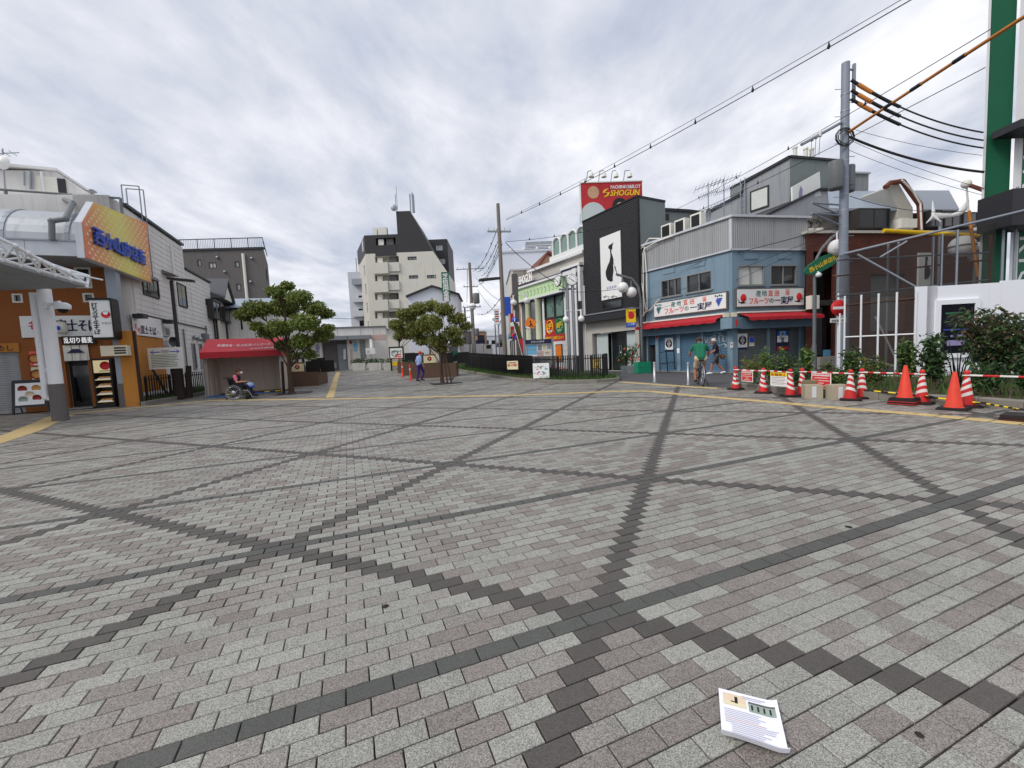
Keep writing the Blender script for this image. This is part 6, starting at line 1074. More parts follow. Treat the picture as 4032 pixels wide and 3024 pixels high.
# big frame at the right end
for s0, s1, z0, z1, mm, d in ((.08, .32, 0, 7.25, 'white_tile', .3), (.34, .5, 0, 7.1, 'navy_trim', .26), (.52, .95, 0, 7.0, 'white_tile', .3), (.96, 1.04, 0, 6.9, 'navy_trim', .24), (1.06, 1.5, 0, 6.7, 'white_tile', .28)): Bx(SG, 'frame_pier', mm, hall, s0, s1, z0, z1, .002, d)
fp_ = Bx(SG, 'ornament_strip', 'pale_green', hall, 1.62, 1.95, .9, 6.3, .002, .2)
for k in range(14): m = MB(); a = SG.p(1.72, 1.2+k*.36, .21); m.tube([a, a+SG.e*.12+V(0, 0, .1), a+SG.e*.05+V(0, 0, .22)], .025, 5); m.build('scroll', 'ink_black', fp_)
for z0, z1, mm, d in ((7.0, 7.12, 'navy_trim', .28), (7.12, 7.3, 'white_tile', .34), (6.72, 6.98, 'white_tile', .26)): Bx(SG, 'frame_lintel', mm, hall, .06, 2.25, z0, z1, .001, d)
for s in (5.75, 7.3): m = MB(); b = SG.p(s, 0, .1); m.lathe(b, [(.36, 0), (.36, .15), (.27, .25), (.25, CB-.35), (.3, CB-.25), (.34, CB-.1)], 18); m.build('column', 'column_cream', hall)
Bx(SG, 'porch_wall', 'brown_dark', hall, 5.36, 8.58, 0, CB, -1.6, -1.4); Bx(SG, 'entrance_doors', 'glass', hall, 5.9, 7.9, 0, 2.6, -1.39, -1.3)
gm = gl[2]+1.62
window(hall, SG, gl[0], gl[1], gm, gl[3], dep=.25, gl='glass_green', nm=1, t=.1)
for k in range(3):
    m = MB()
    for i in range(6): a0 = i/6*2.2; q = SG.p(gl[0]+.5+.75*k, gm+.9, -.1); r = .1+.07*i; m.cyl(q+SG.e*(r*math.cos(a0+k))+V(0, 0, r*math.sin(a0+k)), q+SG.e*((r+.07)*math.cos(a0+k+.37))+V(0, 0, (r+.07)*math.sin(a0+k+.37)), .02, n=5)
    m.build('glass_ornament', 'ink_teal', hall)
sm_ = (gl[0]+gl[1])/2+.05
for s0, s1, mm, num, word, ring in ((sm_, gl[1], 'poster_red', '2', 'PACHINKO', 'ink_yellow'), (gl[0], sm_, 'sign_green', '8', 'SLOT', 'green_scroll')):
    ps_ = Bx(SG, 'poster', mm, hall, s0+.02, s1-.02, gl[2], gm, -.25, -.05); c = (s0+s1)/2; m = MB(); m.lathe(SG.p(c, gl[2]+1.0, -.035), [(.38, 0), (.44, .002), (.44, .006), (.38, .008)], 24, 0, SG.n); 
    m = MB(); n = 24; [m.cyl(SG.p(c+.42*math.cos(6.2832*i/n), gl[2]+1.0+.5*math.sin(6.2832*i/n), -.03), SG.p(c+.42*math.cos(6.2832*(i+1)/n), gl[2]+1.0+.5*math.sin(6.2832*(i+1)/n), -.03), .04, n=5) for i in range(n)]; m.build('ring_print', ring, ps_)
    txt(ps_, num+'円', SG, c, gl[2]+.85, .55, 'ink_yellow', -.04, bold=.04, flip=-1, center=True); txt(ps_, word, SG, c, gl[2]+.62, .17, 'ink_white', -.04, bold=.04, flip=-1, center=True)
ps_ = Bx(SG, 'strip_poster', 'poster_red', hall, gl[0]-.02, gl[1]+.02, gl[2]-.12, gl[2]+.38, -.04, .03); txt(ps_, '2円パチンコ8円スロット', SG, (gl[0]+gl[1])/2, gl[2]+.02, .3, 'ink_yellow', .035, bold=.04, flip=-1, center=True, maxw=gl[1]-gl[0]-.2)
for s, mm in ((4.5, 'ink_yellow'), (3.2, 'ink_orange')):
    q = Bx(SG, 'framed_poster', 'black', hall, s-.42, s+.42, zs+.45, zs+1.75, .002, .06); Bx(SG, 'poster_print', mm, q, s-.36, s+.36, zs+.51, zs+1.69, .061, .07)
    if s > 4: txt(q, '240', SG, s, zs+.75, .34, 'poster_red', .072, bold=.04, flip=-1, center=True)
for k in range(4): Bx(SG, 'tile_joint', 'ink_grey', hall, 2.2, 5.4, zs+.4+k*.42, zs+.415+k*.42, .001, .01)
txt(hall, 'SHOGUN', SG, 8.3, CT+.34, .95, 'ink_white', .3, bold=.05, flip=-1, maxw=2.1, name='roof_letters')
Bx(SG, 'letter_rail', 'dark_metal', hall, 6.1, 8.5, CT+.2, CT+.34, .05, .3)
# glass arches on the roof
for k in range(4):
    s = .55+k*.98; m = MB(); R_ = .48; zt_ = 9.4; P = [(s-R_, RT+.4)]+[(s-R_*math.cos(t), zt_+R_*math.sin(t)*.9) for t in np.linspace(0, math.pi, 9)]+[(s+R_, RT+.4)]
    for (a, b), (c, d) in zip(P[:-1], P[1:]): m.cyl(SG.p(a, b, -.3), SG.p(c, d, -.3), .09, n=6)
    ar = m.build('roof_arch', 'white_tile', hall); P1('prism', 'arch_glass', 'glass_green', ar, [SG.p(a, b, -.34) for a, b in P], -SG.n*.05); m = MB()
    for (a, b), (c, d) in zip(P[1:-2], P[2:-1]): m.add([SG.p(a, b, -.3), SG.p(c, d, -.3), SG.p(c, d, -3.5), SG.p(a, b, -3.5)], [(0, 1, 2, 3)], 0, True)
    m.build('vault', 'white_tile', ar)
Bx(SG, 'arch_plinth', 'white_tile', hall, 0, 4.2, RT+.08, RT+.5, -3.4, -.1)

# ============================================================ DARK CLAD SHOP
DK = W(7.52, 24.26, R(118.4)); DT = 9.88
dk = thing('dark_shop', 'black clad three storey shop with white poster of a lady silhouette', 'building', (7, 27, 0))
dp = [DK.px(2365, 940), DK.px(2445, 907), DK.px(2449, 1170), DK.px(2370, 1183)]; ps0, ps1 = dp[1][0], dp[0][0]; pz0, pz1 = 4.5, 8.39
zl = 3.65; opn = DK.rc(2332, 1300, 2508, 1458); opn = (.35, 4.25, 0.0, 2.45)
m = MB(); DK.ribs(m, -.02, 4.85, zl, DT, .11, .022, True, 0); m.build('cladding', 'dark_clad', dk)
Bx(DK, 'core', 'dark_clad', dk, -.02, 4.85, zl, DT, -2.1, -.02)
m = MB(); DK.box(m, -.13, -.02, 0, DT+.05, -.1, .05); DK.box(m, -.1, 4.88, DT, DT+.08, -.2, .06); m.build('edge_trim', 'black', dk)
DS = W(7.52, 24.26, R(28.4)); m = MB(); DS.n = V(math.sin(R(28.4)), -math.cos(R(28.4)), 0); DS.box(m, .14, 2.2, 0, DT-.06, -.15, .09); m.build('side_wall', 'green_grey', dk); Bx(DS, 'side_coping', 'dark_metal', dk, .12, 2.2, DT-.05, DT+.07, -.2, .13)
po = Bx(DK, 'poster_panel', 'sign_white', dk, ps0, ps1, pz0, pz1, .03, .07)
def dz(x, y): return DK.px(*z5_(x, y), .075)
lady = [(1243, 432), (1262, 418), (1252, 448), (1252, 470), (1244, 480), (1245, 505), (1256, 535), (1262, 562), (1258, 600), (1262, 650), (1255, 700), (1256, 728), (1240, 738), (1212, 722), (1200, 690), (1198, 655), (1212, 612), (1230, 570), (1236, 530), (1234, 490), (1232, 475), (1218, 465), (1222, 445)]
P1('prism', 'silhouette_print', 'ink_black', po, [DK.p(*dz(x, y), .072) for x, y in lady], DK.n*.004); m = MB(); um = [(1268, 618), (1276, 612), (1296, 690), (1294, 692)]; m.prism([DK.p(*dz(x, y), .072) for x, y in um], DK.n*.004); m.cyl(DK.p(*dz(1255, 565), .074), DK.p(*dz(1298, 700), .074), .012, n=5); m.build('parasol_print', 'ink_black', po)
a = dz(1245, 785); 
for k in range(6): Bx(DK, 'lettering', 'ink_lilac', po, a[0]-.42+k*.15, a[0]-.34+k*.15, a[1]-.06, a[1]+.1, .072, .075)
for x in (1200, 1262): a = DK.px(*z5_(x, 852), .3); m = MB(); m.cyl(DK.p(a[0], a[1], .08), DK.p(a[0], a[1], .4), .03); m.ball(DK.p(a[0], a[1], .4), .12, 8); m.build('spot_lamp', 'offwhite', dk)
r_ = (ps0+.02, ps1-.02, zl+.25, pz0-.12); window(dk, DK, *r_, dep=.0, fd=.06, nm=1, t=.05)
Bx(DK, 'canopy', 'dark_metal', dk, -.1, 4.9, zl-.45, zl+.0, .0, .55); Bx(DK, 'canopy_edge', 'galv', dk, -.12, 4.92, zl-.02, zl+.05, .02, .6)
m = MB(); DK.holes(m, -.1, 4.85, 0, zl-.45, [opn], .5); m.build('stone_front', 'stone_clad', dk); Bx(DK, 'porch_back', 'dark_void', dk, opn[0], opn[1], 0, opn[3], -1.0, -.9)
for s0, s1 in ((3.0, 4.1), (.4, 1.3)): Bx(DK, 'frosted_pane', 'glass_frost', dk, s0, s1, .1, opn[3]-.05, -.3, -.26)
m = MB(); DK.box(m, 1.35, 1.41, .02, opn[3], -.6, -.5); DK.box(m, 2.9, 2.96, .02, opn[3], -.6, -.5); DK.box(m, 1.41, 2.9, .05, opn[3], -.57, -.54, 1); m.build('glass_door', ['frame_grey', 'glass'], dk); m = MB(); m.cyl(DK.p(2.0, .9, -.45), DK.p(2.0, 1.6, -.45), .03); m.cyl(DK.p(2.15, .9, -.45), DK.p(2.15, 1.6, -.45), .03); m.build('door_handle', 'steel', dk)
for z in (.9, 1.8, 2.7): Bx(DK, 'stone_joint', 'ink_grey', dk, 4.3, 4.84, z, z+.012, .001, .006)
# red billboard on its roof
BB = W(at(2284, 800, 33).x, 33, R(2)); bb = thing('roof_billboard', 'red rooftop billboard reading SHOGUN with four lamps on top', 'billboard', tuple(BB.p(2.4, 8))); r_ = BB.rc(2286, 722, 2532, 895); Bx(BB, 'board', 'poster_red', bb, r_[0], r_[1], 9.3, r_[3], -.35, 0); Bx(BB, 'support', 'galv', bb, r_[0]+.3, r_[1]-.3, 8.0, 9.3, -.3, -.2); m = MB(); BB.box(m, r_[0]-.05, r_[1]+.05, r_[3], r_[3]+.08, -.4, .05); BB.box(m, r_[0]-.06, r_[0], 9.3, r_[3], -.4, .05); m.build('frame', 'offwhite', bb)
def bz(x, y): return BB.px(2230+x/2.54, 660+y/2.54)
a = bz(443, 210); b = bz(740, 210); txt(bb, 'PACHINKO&SLOT', BB, a[0], a[1]-.02, .36, 'ink_white', .01, bold=.03, maxw=b[0]-a[0]); a = bz(440, 277); b = bz(735, 270); txt(bb, 'SHOGUN', BB, a[0], a[1]-.05, .62, 'ink_yellow', .01, bold=.045, maxw=b[0]-a[0], shear=.2)
m = MB(); q = bz(395, 240); m.prism([BB.p(*bz(x, y), .01) for x, y in ((360, 255), (372, 225), (405, 212), (425, 210), (400, 228), (385, 245), (400, 250))], BB.n*.01); m.prism([BB.p(*bz(x, y), .01) for x, y in ((432, 245), (425, 275), (395, 292), (368, 298), (398, 276), (412, 258), (395, 250))], BB.n*.01); m.build('emblem', 'ink_yellow', bb)
def ell(x, y, rx, ry, d): return [BB.p(*bz(x+rx*math.cos(t), y+ry*math.sin(t)), d) for t in np.linspace(0, 6.0, 20)]
for nm_, mm, a_ in (('pale_field_print', 'glass_frost', (270, 520, 140, 175, .006)), ('tan_disc_print', 'ink_skin', (270, 248, 58, 62, .008)), ('dark_disc_print', 'bar_black', (535, 380, 75, 80, .006)), ('tan_disc_print', 'ink_skin', (535, 385, 35, 40, .012))): P1('prism', nm_, mm, bb, ell(*a_), BB.n*.004)
for k, (x0, x1) in enumerate(((200, 250), (322, 376), (446, 497), (572, 634))):
    a = BB.px(2230+x0/2.54, 660+148/2.54); b = BB.px(2230+x1/2.54, 660+75/2.54, .6); q = BB.p(b[0], b[1], .6); l_ = P1('tube', 'lamp_arm', 'galv', bb, [BB.p(a[0], r_[3], -.1), BB.p(a[0]+.1, r_[3]+.8, .1), q+V(0, 0, .35)], .03); P1('lathe', 'lamp_bell', 'offwhite', l_, q-V(0, 0, .15), [(.2, 0), (.16, .2), (.08, .38), (.001, .42)], 12)
# grey houses behind the blue shop
def simple(name, label, pts, w, mname, depth, wins=(), roof=None, zb=0.0, nm=1, gl='glass'):
    t = thing(name, label, 'building', tuple(w.p(sum(p[0] for p in pts)/len(pts), zb, -depth/2))); hs_ = [w.rc(*r) for r in wins]
    P1('prism', 'wall', mname, t, [w.p(s, z) for s, z in pts], -w.n*depth)
    for h in hs_: window(t, w, *h, dep=.0, fd=.06, nm=nm, t=.09, gl=gl)
    if roof: m = MB(); P = pts[roof[0]:roof[1]]; m.prism([w.p(s, z-.02, .12) for s, z in P]+[w.p(s, z+.14, .12) for s, z in P[::-1]], -w.n*(depth+.2)); m.build('roof_edge', 'dark_metal', t)
    return t
GC = at(3110, 700, 27.0); G1 = W(GC.x, GC.y, R(118)); pL = [G1.px(3110, 622), G1.px(2928, 722), G1.px(2925, 765), G1.px(2790, 838)]; s_e = pL[3][0]
t = simple('grey_building', 'grey rendered building with wide window standing behind the blue fruit shop', [(0, 0), (s_e, 0), (s_e, pL[3][1]), (pL[2][0], pL[2][1]), (pL[1][0], pL[1][1]), (0, pL[0][1])], G1, 'grey_plaster', 5, [(2955, 755, 3029, 812)], (2, 6), gl='curtain')
G2 = W(GC.x, GC.y, R(14)); s2 = G2.px(3290, 640)[0]; zt_ = pL[0][1]; Bx(G2, 'right_wall', 'green_grey', t, .02, s2, 0, zt_, -5, .01); Bx(G2, 'coping', 'dark_metal', t, -.02, s2+.1, zt_, zt_+.14, -5, .1)
lw = G1.rc(2914, 735, 2932, 850, .2); 
for s in (lw[0], lw[1]): P1('cyl', 'ladder_rail', 'galv', t, G1.p(s, lw[2]-1, .15), G1.p(s, lw[3]+.5, .15), .03)
for k in range(9): m = MB(); z = lw[2]-.6+k*.35; m.cyl(G1.p(lw[0], z, .15), G1.p(lw[1], z, .15), .02); m.build('ladder_rung', 'galv', t)
a = G2.rc(3118, 690, 3245, 815, .5); q = P1('prism', 'roof_sign', 'sign_white', t, [G2.p(*G2.px(x, y, .5), .5) for x, y in ((3120, 735), (3228, 675), (3232, 770), (3122, 800))], -G2.n*.12); P1('prism', 'silhouette_print', 'ink_lilac', q, [G2.p(*G2.px(x, y, .51), .51) for x, y in ((3152, 732), (3160, 745), (3158, 775), (3145, 778), (3146, 755))], G2.n*.01)
for px_ in (3130, 3172, 3195): m = MB(); a = G2.px(px_, 690, -.5); q = G2.p(a[0], zt_+.1, -.5); m.cyl(q-V(0, 0, .1), q+V(0, 0, .7), .12); m.ball(q+V(0, 0, .8), .16, 8); m.build('vent_stack', 'offwhite', t)
# lower light gable between
G3 = W(*(at(2985, 860, 25.2).xy), R(20)); P3 = [G3.px(x, y) for x, y in ((2960, 880), (3220, 752), (3330, 752), (3350, 850))]; t = simple('pale_gable_house', 'pale grey gabled house wall rising right behind the blue shop parapet', [(P3[0][0], 0), (P3[3][0]+.3, 0), (P3[3][0]+.3, P3[3][1]), P3[2], P3[1], P3[0]], G3, 'light_plaster', 4, (), (2, 6))
t = simple('green_grey_annexe', 'low green grey annexe seen between dark shop and grey building', [(x, z) for x, z in (lambda w: [(0, 0), (w.px(2765, 840)[0], 0), w.px(2765, 842), w.px(2706, 835), w.px(2614, 830)])(W(9.6, 26.5, R(20)))], W(9.6, 26.5, R(20)), 'green_grey', 4, [(2620, 843, 2632, 866)], (2, 5), nm=0)
an = at(2790, 830, 24.5); t = thing('tv_antenna', 'tall double television antenna mast above the blue shop roof', 'antenna', (an.x, 24.5, 7.2)); 
for px_, top in ((2788, 722), (2850, 706)):
    q0 = at(px_, 900, 24.5); q1 = at(px_, top, 24.5); P1('cyl', 'mast', 'galv', t, V(q1.x, 24.5, 7.0), q1, .03)
    for j, (dz_, L) in enumerate(((0, 1.5), (-1.3, 1.1), (-.5, .9))):
        m = MB(); c = q1+V(0, 0, dz_-.1); d = V(.95, -.1, .28).normalized(); m.cyl(c-d*L*.5, c+d*L*.6, .018)
        for k in range(8): p = c+d*L*(-.5+k*.155); m.cyl(p-V(.05, .3, -.1), p+V(.05, .3, -.1), .01, n=4)
        m.build('aerial_array', 'galv', t)
m = MB(); q = at(2787, 850, 24.4); m.lathe(q, [(.001, .1), (.28, .06), (.42, 0)], 14, 0, 'x'); m.build('dish', 'galv', t)

# ============================================================ BLUE FRUIT SHOP
BL = W(10.37, 19.5, R(117.9)); BR = W(10.37, 19.5, R(11.3)); LE, RE = 5.32, 4.0
def z6(x, y): return 2400+x/2.765, 650+y/2.765
def z7(x, y): return 2400+x/2.765, 1100+y/2.765
bs_ = thing('fruit_shop', 'two storey blue painted fruit shop on the corner with shutters down', 'shop', (11, 22, 0)); PZ0, PZ1 = 5.72, 7.12; BZ0, BZ1 = 2.1, 2.62
wl_ = [BL.rc(*z6(560, 1252), *z6(790, 1452)), BL.rc(*z6(835, 1170), *z6(1115, 1412))]; zA, zB = 4.05, 4.98; wl_ = [(a, b, zA, zB) for a, b, c, d in wl_]; wr_ = [BR.rc(*z6(1395, 1115), *z6(1685, 1320)), BR.rc(*z6(1750, 1105), *z6(2040, 1305))]; wr_ = [(a, b, zA, zB) for a, b, c, d in wr_]
shL = [BL.rc(*z7(530, 600), *z7(735, 1000)), BL.rc(*z7(765, 580), *z7(1000, 1000)), BL.rc(*z7(1015, 560), *z7(1285, 1000))]; shL = [(a, b, .04, BZ0) for a, b, c, d in shL]; dL = BL.rc(*z7(415, 610), *z7(505, 1000)); dL = (dL[0], dL[1], .04, BZ0); shR = [BR.rc(*z7(1395, 540), *z7(1722, 980)), BR.rc(*z7(1745, 540), *z7(2075, 970))]; shR = [(a, b, .04, BZ0) for a, b, c, d in shR]
m = MB(); BL.holes(m, 0, LE, 0, PZ0, wl_+shL+[dL], .14); BR.holes(m, 0, RE, 0, PZ0, wr_+shR, .14); m.build('wall', 'blue_wall', bs_)
m = MB(); q = [BL.p(LE, 0), BL.p(0, 0), BR.p(RE, 0), BR.p(RE, 0, -4.5), BL.p(LE, 0, -4)]; m.add([V(p.x, p.y, PZ1-.15) for p in q], [(0, 1, 2, 3, 4)]); m.add([BR.p(RE, 0), BR.p(RE, 0, -4.5), BR.p(RE, PZ1, -4.5), BR.p(RE, PZ1)], [(0, 1, 2, 3)]); m.add([BL.p(LE, 0), BL.p(LE, 0, -4), BL.p(LE, PZ1, -4), BL.p(LE, PZ1)], [(0, 1, 2, 3)]); m.build('flat_roof', 'grey_plaster', bs_)
m = MB(); BL.ribs(m, -.05, LE+.05, PZ0, PZ1, .11, .03, False, .05); BR.ribs(m, -.05, RE+.08, PZ0, PZ1, .11, .03, False, .05); m.build('parapet_sheeting', 'corrugated', bs_)
m = MB(); BL.box(m, -.1, LE+.1, PZ1, PZ1+.1, -.2, .17); BR.box(m, -.12, RE+.2, PZ1+.002, PZ1+.102, -.2, .17); BL.box(m, -.03, LE+.05, PZ0-.07, PZ0, -.1, .1); BR.box(m, -.03, RE+.08, PZ0-.072, PZ0-.002, -.1, .1); m.build('parapet_trim', 'light_plaster', bs_)
Bx(BL, 'corner_trim', 'light_plaster', bs_, -.06, .06, PZ0, PZ1, .06, .1)
for i, h in enumerate(wl_): window(bs_, BL, *h, dep=.12, fr='frame_grey', nm=1 if i else 2, t=.05, sill=True)
for i, h in enumerate(wr_): window(bs_, BR, *h, dep=.12, fr='frame_grey', nm=1, t=.05, gl='curtain' if i == 0 else 'glass', sill=True)
for w, lst in ((BL, ((583, 1135, 712, 1200), (898, 1055, 1043, 1130))), (BR, ((1462, 962, 1612, 1020), (1828, 962, 1972, 1012)))):
    for x0, y0, x1, y1 in lst: a = w.px(*z6(x0, (y0+y1)/2)); b = w.px(*z6(x1, (y0+y1)/2)); Bx(w, 'vent_cover', 'blue_wall', bs_, min(a[0], b[0]), max(a[0], b[0]), a[1]-.14, a[1]+.14, .001, .03)
for w, lst in ((BL, [dL]+shL), (BR, shR)):
    for k, h in enumerate(lst):
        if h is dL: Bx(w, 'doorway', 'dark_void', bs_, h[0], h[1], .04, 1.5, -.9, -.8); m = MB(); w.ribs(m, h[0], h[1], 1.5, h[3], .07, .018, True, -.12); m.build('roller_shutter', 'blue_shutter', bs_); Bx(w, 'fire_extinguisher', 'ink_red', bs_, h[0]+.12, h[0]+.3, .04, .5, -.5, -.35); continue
        m = MB(); w.ribs(m, h[0], h[1], .1, h[3], .075, .02, True, -.12); w.box(m, h[0], h[1], .03, .12, -.13, -.08); s_ = m.build('roller_shutter', 'blue_shutter' if w is BL else 'grey_shutter', bs_)
m = MB(); BL.box(m, 0, LE, .0, .045, -.1, .12); BR.box(m, 0, RE, .0, .044, -.1, .12); m.build('threshold', 'concrete', bs_)
m = MB(); BL.box(m, .12, LE+.05, BZ0-.08, BZ1-.12, .01, .3); BR.box(m, .12, RE+.12, BZ0-.06, BZ1-.06, .01, .3); m.build('beam', 'blue_trim', bs_); m = MB(); q = BL.p(0, 0, .12); m.obox((q.x+.02, q.y-.05, BZ0-.02), .75, .6, .5, R(25)); cb_ = m.build('corner_box', 'blue_wall', bs_); P1('obox', 'red_plate', 'ink_red', cb_, (q.x+.02, q.y-.36, BZ0+.08), .16, .05, .3, R(5))
m = MB(); [BR.box(m, s, s+.09, 0, BZ0, -.1, -.01) for s in (shR[0][1]+.01,)]; [BL.box(m, s, s+.07, 0, BZ0, -.1, -.01) for s in (shL[2][1]+.005,)]; m.build('shutter_guide', 'frame_grey', bs_)
for w, e in ((BL, LE+.1), (BR, RE+.3)):
    m = MB(); n = 40; z1 = 2.78; dd = .75; s0 = .3 if w is BL else .25
    m.add([w.p(s0, z1, .05), w.p(e, z1, .05), w.p(e, z1-.24, dd), w.p(s0, z1-.24, dd)], [(0, 1, 2, 3)])
    for i in range(n): a = s0+(e-s0)*i/n; b = s0+(e-s0)*(i+1)/n; f = lambda i_: z1-.36-.035*abs(math.sin(math.pi*i_/5)); m.quad(w.p(a, f(i), dd+.01), w.p(b, f(i+1), dd+.01), w.p(b, z1-.24, dd), w.p(a, z1-.24, dd))
    aw_ = m.build('awning', 'awning_red', bs_); m = MB(); w.box(m, s0-.02, e+.02, z1, z1+.07, .02, .16); m.build('awning_bar', 'offwhite', aw_)
m = MB(); q = BL.p(.0, 2.62, .15); [m.obox((q.x+dx, q.y, 2.62), .2, .2, .2, 0) for dx in (-.2, .16)]; m.build('flood_light', 'beige_box', bs_)
# signs
def fruit_sign(w, s0, s1, z0, z1, kind, flip):
    f_ = Bx(w, 'sign_frame', 'taupe', bs_, s0-.06, s1+.06, z0-.06, z1+.06, .02, .12); q = Bx(w, 'sign_face', 'sign_white', bs_, s0, s1, z0, z1, .121, .14); L = s1-s0; H_ = z1-z0; d = .142
    X = lambda t: (s1-L*t) if flip < 0 else s0+L*t
    cs = [(.27, '産', 'ink_teal'), (.355, '地', 'ink_teal'), (.45, '直', 'ink_salmon'), (.54, '送', 'ink_salmon')]
    for t, c_, mm in cs: txt(q, c_, w, X(t), z0+H_*.6, .3, mm, d, bold=.008, flip=flip)
    txt(q, 'フルーツ', w, X(.17), z0+H_*.15, .34, 'ink_salmon', d, bold=.04, flip=flip, maxw=L*.29); txt(q, 'の', w, X(.47), z0+H_*.18, .28, 'ink_teal', d, bold=.025, flip=flip); txt(q, '一実屋', w, X(.55), z0+H_*.13, .38, 'ink_navy', d, bold=.06, flip=flip, maxw=L*.28)
    a = X(.715); m = MB(); bx0, bx1 = min(a, a+flip*.2), max(a, a+flip*.2); [w.box(m, *r2) for r2 in ((bx0, bx1, z0+H_*.62, z0+H_*.645, d, d+.004), (bx0, bx1, z0+H_*.93, z0+H_*.955, d, d+.004), (bx0, bx0+.015, z0+H_*.645, z0+H_*.93, d, d+.004), (bx1-.015, bx1, z0+H_*.645, z0+H_*.93, d, d+.004))]; m.build('seal_print', 'ink_salmon', q); txt(q, '実', w, X(.72), z0+H_*.67, .2, 'ink_salmon', d, flip=flip, bold=.02)
    for t in (.075, .915):
        c = X(t)
        if kind == 'grape':
            for j in range(6):
                for i in range(5-j if j else 4): s = c+(i-(4-j)/2)*.075; P1('ball', 'grape_print', 'ink_blue' if t > .5 else 'ink_teal', q, w.p(s, z0+H_*.66-j*.075, d), .04, 8, 0, (1, 1, 1))
            for i in range(4): P1('ball', 'vine_leaf_print', 'ink_teal', q, w.p(c-.17+i*.11, z0+H_*(.84+.04*(i % 2)), d), .06, 6, 0, (1, .6, .8))
        else:
            P1('ball', 'peach_print', 'ink_red', q, w.p(c, z0+H_*.5, d-.06), .23, 18, 0, (.95, .4, 1)); m = MB(); m.prism([w.p(c-.25, z0+H_*.25, d), w.p(c-.05, z0+H_*.16, d), w.p(c+.2, z0+H_*.2, d), w.p(c+.02, z0+H_*.28, d)], w.n*.006); m.prism([w.p(c-.27*(1 if t < .5 else -1), z0+H_*.5, d), w.p(c-.2*(1 if t < .5 else -1), z0+H_*.25, d), w.p(c-.17*(1 if t < .5 else -1), z0+H_*.3, d)], w.n*.006); m.build('peach_leaf_print', 'ink_black', q)
fruit_sign(BL, .22, 4.56, 3.06, 3.78, 'grape', -1); fruit_sign(BR, .16, 3.8, 3.08, 3.86, 'peach', 1)
# posters, notices, graffiti
def paper(w, x0, y0, x1, y1, mname, nm='poster', d=-.09, parts=()):
    r_ = w.rc(*z7(x0, y0), *z7(x1, y1)); m = MB(); w.box(m, *r_, d, d+.006); q = m.build(nm, mname, bs_)
    for a, b, c, e, mm in parts: Bx(w, 'print', mm, q, r_[0]+(r_[1]-r_[0])*a, r_[0]+(r_[1]-r_[0])*c, r_[2]+(r_[3]-r_[2])*b, r_[2]+(r_[3]-r_[2])*e, d+.007, d+.01)
    return q, r_
for w, x0, y0, x1, y1 in ((BL, 592, 640, 680, 782), (BR, 1408, 592, 1515, 757)):
    q, r_ = paper(w, x0, y0, x1, y1, 'sign_white', parts=((0, 0, 1, .12, 'ink_navy'),)); c = w.p((r_[0]+r_[1])/2, (r_[2]+r_[3])/2+.05, -.08); m = MB(); k = (r_[1]-r_[0]); m.ball(c, k*.36, 14, 0, (1, .02, 1)) if False else m.lathe(c, [(k*.2, 0), (k*.42, .002), (k*.42, .004), (k*.2, .006)], 16, 0, w.n); m.build('abstract_print', 'ink_purple', q); Bx(w, 'abstract_print', 'photo_grey', q, (r_[0]+r_[1])/2-.06, (r_[0]+r_[1])/2+.06, r_[2]+.2, r_[3]-.12, -.079, -.074)
paper(BR, 1535, 628, 1593, 725, 'photo_tan', parts=((.05, .4, .95, .97, 'ink_blue'), (.05, .02, .95, .15, 'ink_white'))); paper(BR, 1830, 545, 1970, 772, 'ink_navy', parts=((.08, .4, .92, .7, 'ink_white'), (.25, .55, .75, .92, 'ink_sky'), (.05, .04, .95, .2, 'poster_red'), (.4, .4, .6, .6, 'ink_navy'), (.42, .72, .58, .85, 'bowl_red'), (.1, .72, .3, .9, 'ink_blue'), (.7, .72, .9, .9, 'ink_blue')))
paper(BL, 735, 750, 762, 803, 'ink_white', 'paper_notice', .001); paper(BR, 1308, 685, 1343, 745, 'ink_white', 'paper_notice', .02, ((.2, .5, .8, .75, 'ink_grey'),)); paper(BL, 503, 603, 527, 637, 'ink_red', 'red_plate', .001)
m = MB(); random.seed(3); r_ = BL.rc(*z7(1030, 590), *z7(1280, 790))
def gpt(x, y): a = BL.px(*z7(x, y), -.09); return BL.p(a[0], a[1], -.09)
for st_ in ([(1035, 620), (1045, 680), (1060, 690), (1068, 625)], [(1060, 690), (1090, 640), (1110, 625), (1100, 670), (1080, 700)], [(1110, 690), (1120, 620), (1145, 610), (1135, 690)], [(1150, 600), (1160, 670), (1190, 660), (1185, 610)], [(1200, 690), (1195, 620), (1225, 605), (1230, 680)], [(1240, 610), (1245, 680), (1275, 670), (1270, 615)], [(1080, 720), (1130, 705), (1190, 725), (1250, 700), (1278, 740)], [(1110, 740), (1160, 725), (1200, 750), (1180, 780)], [(1130, 590), (1160, 570), (1190, 590), (1210, 575), (1200, 610)], [(1105, 930), (1120, 890)], [(1260, 700), (1275, 725), (1255, 745)]):
    for a, b in zip(st_[:-1], st_[1:]): m.cyl(gpt(*a), gpt(*b), .017, n=5)
m.build('graffiti', 'ink_sky' if False else 'glass_frost', bs_)
